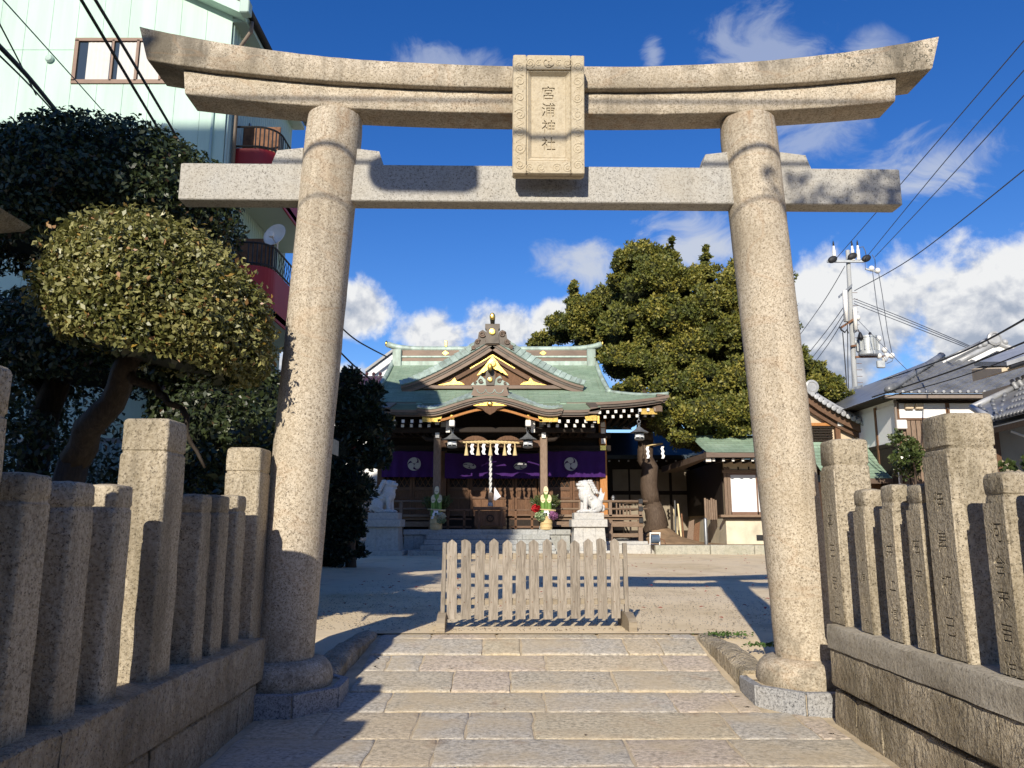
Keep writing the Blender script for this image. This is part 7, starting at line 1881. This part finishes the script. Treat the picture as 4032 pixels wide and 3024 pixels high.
# ---------------------------------------------------------------- shrine office
def office():
    root = thing('shrine_office', 'low shrine office with white sliding windows behind the right gate pillar', 'shrine office', (11.5, 36, .68))
    Y = 33.0; x0, x1 = 9.03, 15.2
    b = MB(); b.box(x0 + .05, x1, Y + .1, 40, .6, 4.2); b.build('wall_core', MT['plaster_beige'], root)
    b = MB(); b.rbox(x0, x1, Y - .0, Y + .1, .6, 1.74, .01); b.build('base_wall', MT['plaster_base'], root)
    b = MB(); b.add([(x0 - .005, Y + .02, .6), (x0 - .005, 40, .6), (x0 - .005, 40, 1.74), (x0 - .005, Y + .02, 1.74)], [(0, 1, 2, 3)]); b.build('side_base', MT['plaster_base'], root, fix=False)
    b = MB(); b.box(x0 - .03, x0 + .0, Y + .2, 40, 1.9, 4.2); b.build('side_wall', MT['wood_dark'], root)
    p = at(2500 + 1180 * .422, 1550 + 1345 * .422, Y - .02); b = MB(); b.box(p.x - .2, p.x + .2, Y - .012, Y - .002, p.z - .12, p.z + .12); b.build('floor_vent', MT['metal_dark'], root)
    b = MB(); b.box(x0 - .25, x1, Y - .22, Y + .02, 1.80, 1.90); b.build('sill_board', MT['wood_pale_h'], root)
    b = MB(); b.box(x0 - .1, x1, Y - .12, Y + .02, 1.70, 1.80); b.build('sill_bracket', MT['wood_dark'], root)
    for k, xw in enumerate((9.28, 10.42, 11.56, 12.70, 13.84)):
        b = MB(); b.box(xw + .03, xw + 1.11, Y + .02, Y + .04, 2.02, 3.58); wd = b.build('window', MT['shoji'], root)
        for a, c, e, f_ in ((xw, xw + .03, 1.9, 3.62), (xw + 1.11, xw + 1.14, 1.9, 3.62), (xw, xw + 1.14, 1.9, 2.02), (xw, xw + 1.14, 3.58, 3.66)):
            b = MB(); b.box(a, c, Y - .02, Y + .02, e, f_); b.build('window_frame', MT['brown_frame'], wd)
    for a, c in ((x0, x0 + .12), (x0 + .13, x0 + .25)):
        b = MB(); b.rbox(a, c, Y - .04, Y + .06, 1.9, 3.9, .01); b.build('corner_post', MT['wood_pale'], root)
    b = MB(); b.rbox(x0 - .05, x1, Y - .06, Y + .06, 3.66, 3.80, .01); b.build('lintel', MT['wood_pale_h'], root)
    b = MB(); b.box(x0, x1, Y + .0, Y + .05, 3.80, 4.25); b.build('upper_wall', MT['plaster_beige'], root)
    for k in range(13):
        b = MB(); b.box(x0 + .15 + k * .45, x0 + .21 + k * .45, Y - .03, Y + .0, 3.80, 3.92); b.build('small_bracket', MT['wood_dark'], root)
    # hanging plank board and stacked planks near the corner
    for k in range(6):
        b = MB(); b.rbox(8.30 + k * .10, 8.38 + k * .10, Y + .6 + .03 * k, Y + .65 + .03 * k, 1.7, 2.62 - .04 * (k % 3), .005); b.build('upright_plank', MT['wood_pale'], root)
    # copper roof with white rafter ends
    e0 = 7.95
    def fs(x, t): return (x, 31.5 + 2.6 * t, 4.40 + .75 * t + .25 * t * t + .05 * max(0, (8.6 - x)) ** 1.5 * (1 - t))
    sheet_uv('copper_roof', fs, lin(e0, 15.55, 30), (0, 1), 'copper_green', root, lambda u, v: u, 9)
    b = MB(); b.hexa([(e0, 31.5, 4.20), (15.55, 31.5, 4.20), (15.55, 31.9, 4.28), (e0, 31.9, 4.28), (e0, 31.5, 4.40), (15.55, 31.5, 4.40), (15.55, 31.9, 4.46), (e0, 31.9, 4.46)]); b.build('eave_fascia', MT['copper_brown'], root)
    b = MB(); b.hexa([(e0, 31.55, 4.18), (e0 + .15, 31.55, 4.18), (e0 + .15, 38, 4.0), (e0 - .6, 38, 4.0), (e0, 31.55, 4.40), (e0 + .15, 31.55, 4.40), (e0 + .15, 38, 4.3), (e0 - .6, 38, 4.3)]); b.build('eave_fascia', MT['copper_brown'], root)
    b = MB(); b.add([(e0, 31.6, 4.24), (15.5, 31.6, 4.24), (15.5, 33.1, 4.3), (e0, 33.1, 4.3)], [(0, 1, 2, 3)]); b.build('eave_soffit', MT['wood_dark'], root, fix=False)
    for k in range(18):
        x = e0 + .35 + .40 * k
        b = MB(); b.box(x - .05, x + .05, 31.72, 33.0, 4.06, 4.16); rf_ = b.build('rafter', MT['wood_dark'], root)
        b = MB(); b.box(x - .052, x + .052, 31.705, 31.718, 4.055, 4.165); b.build('end_cap', MT['white_paint'], rf_)
    b = MB(); b.rbox(e0 + .02, e0 + .24, 31.66, 31.72, 4.03, 4.18, .01); b.build('corner_end_cap', MT['white_paint'], root)
    # right lower copper hip seen past the pillar
    q0, q1, q2, q3 = at2(1878, 1035, 29.3), at2(1968, 1033, 29.3), at2(1900, 955, 31.4), at2(1868, 955, 31.4)
    def fr(u, t):
        xl = q0.x - 1.6; xr = q1.x + (q2.x - q1.x) * (1 - (1 - t) ** 1.9)
        z = q1.z + .0 + (q2.z - q1.z) * (t ** 1.25 * .85 + .15 * t)
        return (xl + (xr - xl) * u, 29.3 + 2.1 * t, z)
    sheet_uv('copper_roof', fr, lin(0, 1, 14), (0, 1), 'copper_green', root, lambda u, v: u * 3, 12)
    b = MB(); b.hexa([(q0.x - 1.6, 29.3, q1.z - .2), (q1.x, 29.3, q1.z - .2), (q1.x - .1, 29.7, q1.z - .12), (q0.x - 1.6, 29.7, q1.z - .12), (q0.x - 1.6, 29.3, q1.z - .01), (q1.x, 29.3, q1.z - .01), (q1.x, 29.7, q1.z + .05), (q0.x - 1.6, 29.7, q1.z + .05)]); b.build('eave_fascia', MT['copper_brown'], root)
    b = MB(); b.box(q0.x - 1.5, q1.x - .3, 30.2, 33, .6, q1.z - .1); b.build('porch_wall', MT['wood_brown'], root)
    b = MB(); pts = [fr(1, t) for t in lin(0, 1, 8)]; b.tube([(p[0], p[1], p[2] + .04) for p in pts], .07, 6); b.build('hip_roll', MT['copper_tile'], root, smooth=True)
    # tiled main gable
    cv = [at2(x, y, 31.6) for x, y in ((1735, 838), (1752, 852), (1780, 872), (1815, 893), (1850, 910), (1885, 926), (1922, 940))]
    sw = MB(); swept(sw, [(p.x, p.z, 31.5) for p in cv], [(0, -.05), (0, .12), (5.5, .12), (5.5, -.05)]); rf = sw.build('tiled_roof', MT['tile_grey'], root)
    n = 20
    def along(t):
        k = t * (len(cv) - 1); i = min(int(k), len(cv) - 2); return cv[i].lerp(cv[i + 1], k - i)
    for k in range(n):
        p = along((k + .3) / n)
        b = MB(); b.lathe([(.10, 0), (.10, .06), (.06, .07), (.02, .07)], 12, M=Matrix.Translation((p.x, 31.45, p.z - .02)) @ Matrix.Rotation(R(90), 4, 'X')); b.build('verge_disc', MT['tile_pale'], rf)
        q = along((k + .85) / n)
        b = MB(); b.hexa([(p.x, 31.42, p.z + .06), (q.x, 31.42, q.z + .04), (q.x, 31.9, q.z + .06), (p.x, 31.9, p.z + .08), (p.x, 31.42, p.z + .15), (q.x, 31.42, q.z + .12), (q.x, 31.9, q.z + .14), (p.x, 31.9, p.z + .17)]); b.build('verge_tile', MT['tile_pale'], rf)
    for j, o in enumerate((.22, .33)):
        b = MB(); b.tube([(p.x, 31.75 + .12 * j, p.z + o) for p in cv], .06, 8); b.build('verge_ridge', MT['tile_pale'], rf, smooth=True)
    bd = MB(); swept(bd, [(p.x, p.z, 31.65) for p in cv], [(0, -.34), (0, -.06), (.1, -.06), (.1, -.34)]); bd.build('bargeboard', MT['wood_brown_h'], rf)
    bd = MB(); swept(bd, [(p.x - .12, p.z - .12, 31.85) for p in cv], [(0, -.36), (0, -.1), (.1, -.1), (.1, -.36)]); bd.build('inner_bargeboard', MT['wood_brown_h'], rf)
    gl_, gr_ = cv[0], cv[-1]
    b = MB(); b.prism([(gl_.x - 1.2, gr_.z - .3), (gr_.x - .4, gr_.z - .3), (gl_.x + .2, gl_.z - .3), (gl_.x - 1.2, gl_.z - .3)], 32.1, 32.3); b.build('gable_wall', MT['plaster_beige'], root)
    b = MB(); b.rbox(gl_.x - 1.2, gl_.x + 1.65, 31.95, 32.1, 5.55, 5.68, .01); b.build('gable_beam', MT['wood_orange'], root)
    for k in range(6):
        b = MB(); b.box(gl_.x - 1.2, gl_.x + 1.25, 31.98, 32.09, 4.92 + .11 * k, 4.98 + .11 * k); b.build('louvre_slat', MT['wood_dark'], root)
    b = MB(); b.rbox(gl_.x - 1.2, gr_.x - .3, 31.95, 32.1, 4.74, 4.86, .01); b.build('gable_beam', MT['wood_brown_h'], root)
    b = MB(); b.rbox(gl_.x + 1.35, gl_.x + 1.55, 31.9, 32.1, 4.86, 5.6, .01); b.build('gable_post', MT['wood_brown'], root)
    b = MB(); b.rbox(gl_.x + 1.42, gl_.x + 1.66, 31.8, 31.9, 5.52, 5.70, .02); b.build('white_beam_end', MT['white_paint'], root)
    pt = at2(1920, 943, 31.3)
    b = MB(); b.ball((at2(1882, 938, 31.3).x, 31.3, at2(1882, 938, 31.3).z), .16); b.build('ball_ornament', MT['steel_pale'], root, smooth=True)
    oc = at2(1752, 836, 31.5); b = MB(); b.lathe([(.28, 0), (.29, .1), (.2, .13), (.18, .1), (.05, .1)], 18, M=Matrix.Translation(tuple(oc)) @ Matrix.Rotation(R(90), 4, 'X')); b.build('ridge_end_tile', MT['tile_pale'], rf)
    b = MB(); b.rbox(gl_.x - 1.2, gl_.x + .1, 31.6, 37, gl_.z - .1, gl_.z + .45, .05); b.build('ridge', MT['tile_grey'], rf)
    # back corridor building behind the juniper
    cor = thing('rear_corridor', 'dark corridor building with beige panels and blue-black roof behind the juniper trunk', 'corridor', (8, 40, .68))
    b = MB(); b.box(4.9, 12, 40, 42, .6, 4.9); b.build('wall', MT['wood_dark'], cor)
    for k, (a, c) in enumerate(((5.2, 6.0), (6.1, 7.0), (7.15, 8.1), (8.25, 9.2))):
        for z0, z1 in ((1.2, 3.0), (3.2, 4.3)):
            b = MB(); b.box(a, c, 39.96, 39.99, z0, z1); b.build('plaster_panel', MT['plaster_shade'], cor)
    b = MB(); b.hexa([(4.6, 38.9, 4.75), (12.4, 38.9, 4.75), (12.4, 42, 6.2), (4.6, 42, 6.2), (4.6, 38.9, 4.95), (12.4, 38.9, 4.95), (12.4, 42, 6.45), (4.6, 42, 6.45)]); b.build('roof', MT['roof_blue'], cor)
    for k in range(16):
        b = MB(); b.box(4.9 + k * .48, 4.97 + k * .48, 39.0, 39.1, 4.62, 4.70); b.build('rafter_end', MT['white_paint'], cor)
office()

def small_things():
    # garden tools / poles and planks leaning by the corridor
    for k, (px, h, m) in enumerate(((2672, 1.5, 'bamboo_cut'), (2684, 1.75, 'bamboo_cut'), (2692, 1.3, 'rusty'), (2662, 1.9, 'metal_dark'))):
        p = at(px, 2115, 35.5)
        root = thing('leaning_pole', ['short pale bamboo pole leaning left in the pole group by the corridor', 'tall pale bamboo pole leaning at the middle of the pole group', 'short brown rusty pole at the right of the pole group', 'tallest dark pole at the left of the pole group'][k], 'pole', (p.x, 35.5, .68), group='poles leaning by the office corner')
        b = MB(); b.tube([(p.x, 35.5, .68), (p.x + .06 * (k - 1.5), 35.9, .68 + h)], .04, 6); b.build('shaft', MT[m], root)
        b = MB(); b.tube([(p.x + .002, 35.5, .69), (p.x, 35.52, .80)], .05, 6); b.build('butt', MT['rusty'], root)
    for k, px in enumerate((2715, 2738)):
        p = at(px, 2115, 35.0)
        b = MB(); b.hexa([(p.x - .15, 35.0, .68), (p.x + .15, 35.0, .68), (p.x + .15, 35.04, .68), (p.x - .15, 35.04, .68), (p.x + .12, 35.5, 1.62 - .1 * k), (p.x + .36, 35.5, 1.72 - .1 * k), (p.x + .36, 35.54, 1.72 - .1 * k), (p.x + .12, 35.54, 1.62 - .1 * k)])
        o = b.build('leaning_board', MT['wood_pale' if k == 0 else 'wood_brown']); tag(o, ['pale wide board leaning beside the bamboo poles', 'darker board leaning right of the pale board'][k], 'board', 'boards leaning by the office corner')
    # hose reel
    p = at(2580, 2125, 31.15)
    root = thing('hose_reel', 'white hose reel with dark blue hose standing on the terrace kerb', 'hose reel', (p.x, 31.15, .7))
    for s in (-1, 1):
        b = MB(); x = p.x + s * .19; b.tube([(x - .05, 31.0, .70), (x, 31.15, 1.16), (x + .02, 31.3, .70)], .022, 6); b.tube([(x - .05, 31.0, .72), (x + .02, 31.3, .72)], .02, 6); b.build('side_frame', MT['white_paint'], root)
    b = MB(); b.rbox(p.x - .22, p.x + .22, 31.12, 31.18, 1.13, 1.19, .01); b.build('handle', MT['white_paint'], root)
    for k in range(7):
        b = MB(); x = p.x - .14 + k * .047; b.tube([(x, 31.15 + .15 * math.cos(a), .93 + .15 * math.sin(a)) for a in lin(0, 2 * math.pi, 16)], .025, 6); b.build('hose_coil', MT['blue_hose'], root, smooth=True)
    b = MB(); b.tube([(p.x + .16, 31.0, .95), (p.x + .3, 30.9, .9), (p.x + .33, 30.8, .75)], .02, 6); b.build('hose_end', MT['rusty'], root)
    # grey bollard post by the office
    q = at(2500 + 665 * .422, 1550 + 1370 * .422, 32.4)
    b = MB(); b.lathe([(.075, .66), (.075, 1.72), (.05, 1.76), (.01, 1.78)], 12, (q.x, 32.4, 0)); o = b.build('standing_pipe', MT['metal_grey'], smooth=40); tag(o, 'grey round pipe standing at the corner of the office base', 'pipe')
    # background houses left of the shrine
    root = thing('purple_roof_house', 'white house with purple-brown tiled roof behind the shrine on the left', 'house', (-11, 44, 0))
    Y = 44; a, c = at(1330, 1455, Y), at(1545, 1520, Y)
    b = MB(); b.box(a.x - 4, c.x + 2.4, Y, Y + 6, 0, c.z - .3); b.build('wall', MT['plaster_white'], root)
    b = MB(); b.hexa([(a.x - 4, Y - .6, c.z - .35), (c.x + 2.6, Y - .6, c.z - .35), (c.x + 2.6, Y + 3, a.z), (a.x - 4, Y + 3, a.z), (a.x - 4, Y - .6, c.z - .15), (c.x + 2.6, Y - .6, c.z - .15), (c.x + 2.6, Y + 3, a.z + .2), (a.x - 4, Y + 3, a.z + .2)]); rf = b.build('roof', MT['tile_purple'], root)
    n = 26
    for k in range(n):
        x = a.x - 3.9 + k * .42
        b = MB(); b.tube([(x, Y - .62, c.z - .12), (x, Y + 3, a.z + .22)], .07, 6); b.build('tile_rib', MT['tile_purple'], rf)
        b = MB(); b.ball((x, Y + 2.95, a.z + .32), .11, 8, 6); b.build('ridge_tile', MT['tile_purple'], rf)
    b = MB(); b.box(a.x - 4, c.x + 2.4, Y - .25, Y - .05, c.z - .62, c.z - .42); b.build('eave_board', MT['plaster_beige'], rf)
    root = thing('white_gable_house', 'white gabled house top rising left behind the shrine ridge', 'house', (-9.5, 50, 0))
    Y = 50; ap = at(1570, 1365, Y); l = at(1455, 1450, Y)
    hw = ap.x - l.x
    b = MB(); b.prism([(l.x + .2, 0), (ap.x + hw, 0), (ap.x + hw, l.z), (ap.x, ap.z - .25), (l.x + .2, l.z - .1)], Y, Y + 6); b.build('wall', MT['plaster_white'], root)
    for s in (-1, 1):
        e = (ap.x + s * hw * 1.1, l.z - .15)
        b = MB(); b.hexa([(ap.x, Y - .5, ap.z - .2), (e[0], Y - .5, e[1] - .2), (e[0], Y + 6, e[1] - .2), (ap.x, Y + 6, ap.z - .2), (ap.x, Y - .5, ap.z), (e[0], Y - .5, e[1]), (e[0], Y + 6, e[1]), (ap.x, Y + 6, ap.z)]); b.build('roof_slope', MT['tile_grey'], root)
        b = MB(); b.hexa([(ap.x, Y - .3, ap.z - .75), (e[0], Y - .3, e[1] - .75), (e[0], Y - .1, e[1] - .75), (ap.x, Y - .1, ap.z - .75), (ap.x, Y - .3, ap.z - .25), (e[0], Y - .3, e[1] - .25), (e[0], Y - .1, e[1] - .25), (ap.x, Y - .1, ap.z - .25)]); b.build('bargeboard', MT['plaster_white'], root)
    # low houses closing the view behind the courtyard
    for k, (x, Y, w, h, lab) in enumerate(((-14.5, 40, 8, 4.6, 'plain grey-roofed house far behind the left evergreen'), (26, 46, 14, 6.2, 'plain grey-roofed house far behind the utility pole'), (4, 55, 16, 5.0, 'plain grey-roofed house directly behind the shrine hall'))):
        root = thing('distant_house', lab, 'house', (x, Y, 0), group='plain houses behind the precinct')
        b = MB(); b.box(x - w / 2, x + w / 2, Y, Y + 6, 0, h - 1.2); b.build('wall', MT['plaster_beige'], root)
        b = MB(); b.prism([(Y - .6, h - 1.3), (Y + 6.6, h - 1.3), (Y + 3, h + .6)], x - w / 2 - .4, x + w / 2 + .4, 'x'); b.build('roof', MT['tile_grey'], root)
small_things()

# ---------------------------------------------------------------- utility pole and wires
def pole():
    Y = 42.0; b0 = at2(1861, 1100, Y); t0 = at2(1831, 541, Y)
    root = thing('utility_pole', 'pale concrete utility pole with transformer and crossarms right of the gate', 'utility pole', (b0.x, Y, .4))
    ax = lambda z: b0.x + (t0.x - b0.x) * (z - b0.z) / (t0.z - b0.z)
    Z = lambda py: at2(1840, py, Y).z
    XX = lambda px, py: at2(px, py, Y).x
    b = MB(); b.tube([(ax(.3), Y, .3), (ax(t0.z), Y, t0.z)], [.18, .115], 14); b.build('shaft', MT['concrete_pole'], root, smooth=40)
    def arm(x0, y0, x1, y1, th=.05, mat='rusty', yy=-.2):
        p, q = at2(x0, y0, Y + yy), at2(x1, y1, Y + yy)
        m = MB(); m.hexa([(p.x, Y + yy - th, p.z - th), (q.x, Y + yy - th, q.z - th), (q.x, Y + yy + th, q.z - th), (p.x, Y + yy + th, p.z - th), (p.x, Y + yy - th, p.z + th), (q.x, Y + yy - th, q.z + th), (q.x, Y + yy + th, q.z + th), (p.x, Y + yy + th, p.z + th)]); m.build('crossarm', MT[mat], root)
    S8 = lambda x, y: ((3200 + x * .422) / SS, (950 + y * .422) / SS)
    arm(*S8(135, 188), *S8(480, 188), .06, 'steel_pale'); arm(*S8(245, 520), *S8(365, 410), .07, 'metal_grey'); arm(*S8(265, 805), *S8(385, 725), .07, 'rusty')
    arm(*S8(400, 1080), *S8(745, 1074), .05, 'rusty'); arm(*S8(285, 1398), *S8(465, 1352), .07, 'metal_grey'); arm(*S8(355, 980), *S8(440, 968), .05, 'rusty')
    arm(*S8(488, 190), *S8(492, 258), .03, 'steel_pale'); arm(*S8(492, 258), *S8(612, 290), .04, 'steel_pale')
    def insul(x, y, h=.75, tip='wire_black', r=.12):
        p = at2(*S8(x, y), Y - .2); k = MB()
        k.lathe([(r * .8, 0), (r * 1.1, .05), (r * .8, .1), (r * .8, h * .65), (r * .55, h * .7), (r * .5, h * .9), (.02, h)], 10, tuple(p)); o = k.build('insulator', MT['white_paint'], root, smooth=30)
        k = MB(); k.lathe([(r * .45, h * .88), (r * .4, h * 1.1), (.01, h * 1.25)], 8, tuple(p)); k.build('insulator_tip', MT[tip], o, smooth=True)
    for x, y in ((205, 185), (378, 185), (430, 180)): insul(x, y, .98)
    for x, y in ((185, 170), (370, 140), (500, 160)):
        p = at2(*S8(x, y), Y - .25); k = MB(); k.ball(tuple(p), (.30, .14, .2), rot=Matrix.Rotation(R(-28), 3, 'Y')); k.build('dead_end_cover', MT['wire_black'], root, smooth=True)
    for x, y in ((548, 255), (605, 275), (615, 908), (670, 1015), (672, 1100), (690, 1068), (738, 1068), (618, 1070), (418, 715)):
        p = at2(*S8(x, y), Y - .2); k = MB(); k.ball(tuple(p), (.16, .16, .17), 10, 6); k.build('small_insulator', MT['white_paint'], root, smooth=True)
    for (xa, ya), (xb, yb), r in (((300, 460), (312, 750), .13), ((392, 620), (402, 830), .11)):
        p, q = at2(*S8(xa, ya), Y - .3), at2(*S8(xb, yb), Y - .3); k = MB(); k.tube([tuple(p), tuple(q)], r, 10); k.build('cable_guard', MT['white_paint'], root, smooth=True)
    # transformer
    p = at2(*S8(520, 1070), Y - .3); q = at2(*S8(520, 885), Y - .3); h = q.z - p.z
    k = MB(); k.lathe([(.48, 0), (.52, .06), (.52, h * .2), (.50, h * .22), (.50, h * .85), (.53, h * .87), (.53, h * .96), (.35, h)], 20, tuple(p)); tr = k.build('transformer', MT['steel_pale'], root, smooth=30)
    for j in range(14):
        a = 2 * math.pi * j / 14; k = MB(); k.box(.49, .60, -.015, .015, h * .24, h * .82, Matrix.Translation(p) @ Matrix.Rotation(a, 4, 'Z')); k.build('cooling_fin', MT['steel_pale'], tr)
    for dx, c in ((-.5, 'wire_black'), (.05, 'wire_black')):
        k = MB(); k.lathe([(.14, 0), (.16, .1), (.1, .28), (.05, .4)], 10, (p.x + dx, p.y - .3, p.z + h * .78)); k.build('bushing', MT[c], tr, smooth=True)
    p = at2(*S8(635, 1150), Y - .2); k = MB(); k.rbox(p.x - .22, p.x + .22, p.y - .1, p.y + .1, p.z - .2, p.z + .22, .04); k.build('switch_box', MT['steel_pale'], root)
    for y in range(480, 1500, 60):
        pp = at2(*S8(345 + (y - 480) * .06 + 25, y), Y); k = MB(); k.tube([(pp.x - .1, Y, pp.z), (pp.x + .28, Y, pp.z)], .015, 5); k.build('step_bolt', MT['rusty'], root)
    def hang(pts, r=.022, m='wire_grey', y=-.25):
        P = [tuple(at2(*S8(*q), Y + y)) for q in pts]; k = MB(); k.tube(P, r, 5); k.build('cable', MT[m], root, smooth=True)
    hang([(560, 290), (600, 600), (650, 850), (690, 1060)]); hang([(615, 295), (650, 500), (700, 850), (740, 1050)])
    hang([(280, 850), (300, 1100), (318, 1350), (325, 1540)], .03, 'wire_black'); hang([(325, 760), (328, 1100), (335, 1450)], .025, 'wire_black'); hang([(435, 60), (470, 50), (490, 90), (500, 140)], .025)
    hang([(555, 125), (580, 170), (585, 240), (605, 280)], .02); hang([(395, 850), (425, 825), (445, 880)], .03, 'wire_black'); hang([(735, 1050), (760, 1060), (740, 1120), (690, 1140)], .018)
    hang([(250, 800), (270, 830), (300, 850), (320, 820), (330, 860)], .05, 'wire_black')
    # service line to the roof
    return root
pole()
def wire(label, pts, r=.02, mat='wire_black', twist=False):
    """overhead line through survey points (x, y, Y); sagging smoothly"""
    P = [at2(*q) for q in pts]; out = []
    for i in range(len(P) - 1):
        n = 12
        for k in range(n):
            t = k / n; p0 = P[max(i - 1, 0)]; p1 = P[i]; p2 = P[i + 1]; p3 = P[min(i + 2, len(P) - 1)]
            out.append(.5 * ((2 * p1) + (p2 - p0) * t + (2 * p0 - 5 * p1 + 4 * p2 - p3) * t * t + (3 * p1 - p0 - 3 * p2 + p3) * t ** 3))
    out.append(P[-1]); b = MB()
    b.tube([tuple(p) for p in out], r, 6)
    o = b.build('overhead_wire', MT[mat], smooth=True); tag(o, label, 'wire', 'overhead wires')
def wires():
    wire('overhead wire from the pole top insulator to the upper right, highest of three', [(1805, 560, 41.8), (2000, 335, 27), (2240, 55, 19)], .018, 'wire_grey')
    wire('overhead wire from the pole top to the upper right, middle of three', [(1868, 560, 41.8), (2040, 350, 27), (2240, 120, 19)], .018, 'wire_grey')
    wire('overhead wire from the pole top to the upper right, lowest of three', [(1890, 555, 41.8), (2050, 385, 27), (2240, 175, 19)], .018, 'wire_grey')
    wire('overhead cable from below the pole top to the right edge', [(1846, 628, 41.8), (1976, 553, 33), (2240, 345, 22)], .022, 'wire_grey')
    wire('overhead cable from the pole foot bracket up to the right edge over the grey roof', [(1868, 834, 41.8), (2050, 772, 25), (2240, 675, 16)], .026, 'wire_black')
    wire('upper dark cable crossing the grey tiled roof at the right', [(1884, 858, 27.6), (2060, 800, 22), (2240, 728, 17)], .024, 'wire_black')
    wire('lower thin cable crossing the grey tiled roof at the right', [(1900, 862, 27.6), (2070, 815, 22), (2240, 752, 17)], .016, 'wire_black')
    for k, dy in enumerate((0, 5, 11)):
        wire(['service wire sagging right from the pole, top of the bundle of three', 'service wire sagging right from the pole, middle of the bundle of three', 'service wire sagging right from the pole, bottom of the bundle of three'][k], [(1845, 645 + dy, 41.8), (1960, 690 + dy, 38), (2090, 745 + dy * .6, 34), (2140, 770, 32.5)], .02, 'wire_grey')
    wire('thin wire from the transformer down to the white house wall', [(1850, 688, 41.8), (1940, 780, 34), (2050, 885, 28.4)], .014, 'wire_grey')
    for k, (xa, ya, xb, yb) in enumerate(((1828, 655, 1738, 772), (1826, 672, 1745, 785), (1822, 690, 1752, 795), (1825, 575, 1725, 732))):
        wire(['wire going left from the pole behind the right pillar, upper of the low three', 'wire going left from the pole behind the right pillar, middle of the low three', 'wire going left from the pole behind the right pillar, lowest', 'long wire falling from the pole top to behind the right pillar'][k], [(xa, ya, 41.8), ((xa + xb) / 2, (ya + yb) / 2 + 4, 45), (xb - 40, yb + 50, 48)], .022, 'wire_grey')
    wire('thick twisted cable crossing the mint wall, left of the close pair', [(140, -60, 8.0), (280, 175, 10.5), (385, 352, 13), (470, 510, 15.4), (610, 700, 20)], .024, 'wire_black')
    wire('thick twisted cable crossing the mint wall, right of the close pair', [(170, -60, 8.0), (305, 165, 10.5), (400, 330, 13), (480, 490, 15.4), (612, 688, 20)], .024, 'wire_black')
    wire('blue-grey thin wire crossing the mint wall between the cables', [(-20, -30, 9), (120, 125, 11.5), (245, 265, 14.2)], .010, 'wire_grey')
    wire('thin dark wire at the far left above the dark tree', [(-20, 15, 8), (40, 130, 9.3), (78, 205, 10.5)], .011, 'wire_black')
    wire('bundled thick cable at the far left running down to the dark tree', [(-30, 70, 8), (60, 165, 9.4), (130, 250, 11)], .032, 'wire_black')
    wire('thin cable just under the bundled cable at the far left', [(-30, 92, 8), (60, 180, 9.4), (125, 252, 11)], .012, 'wire_black')
    wire('drooping cable between the gate pillar and the shrine roof, upper one', [(720, 690, 25), (770, 735, 28), (838, 772, 33)], .028, 'wire_black')
    wire('drooping cable between the gate pillar and the shrine roof, lower one', [(720, 745, 25), (765, 790, 27), (822, 838, 32)], .030, 'wire_black')
    # cables over the road behind the viewer: their shadows cross the gate
    def road_wire(label, x0, x1, y, z, sag, r):
        b = MB(); b.tube([(x, y + .02 * x, z - sag * (1 - ((x - (x0 + x1) / 2) / ((x1 - x0) / 2)) ** 2)) for x in lin(x0, x1, 40)], r, 6); o = b.build('overhead_wire', MT['wire_black'], smooth=True); tag(o, label, 'wire', 'overhead wires')
    road_wire('road cable overhead behind the viewer, low thick one', -16, 12, 1.2, 7.95, .35, .022)
    road_wire('road cable overhead behind the viewer, upper thin one', -16, 12, 1.0, 8.55, .3, .015)
    road_wire('road cable overhead behind the viewer, lowest thin one', -16, 12, 1.4, 7.25, .25, .010)
    # unseen box added on that line so its shadow lies on the tie beam
    root = thing('shade_box', 'unseen dark box added on the road cable to shade the tie beam', 'shade box', (-2.1, 1.1, 7.4))
    b = MB(); b.rbox(-2.60, -1.62, .95, 1.25, 7.36, 7.66, .06); b.build('body', MT['wire_black'], root)
    b = MB(); b.tube([(-2.4, 1.1, 7.62), (-2.4, 1.1, 7.70)], .02, 5); b.tube([(-1.8, 1.1, 7.62), (-1.8, 1.1, 7.70)], .02, 5); b.build('hanger', MT['wire_black'], root)
wires()
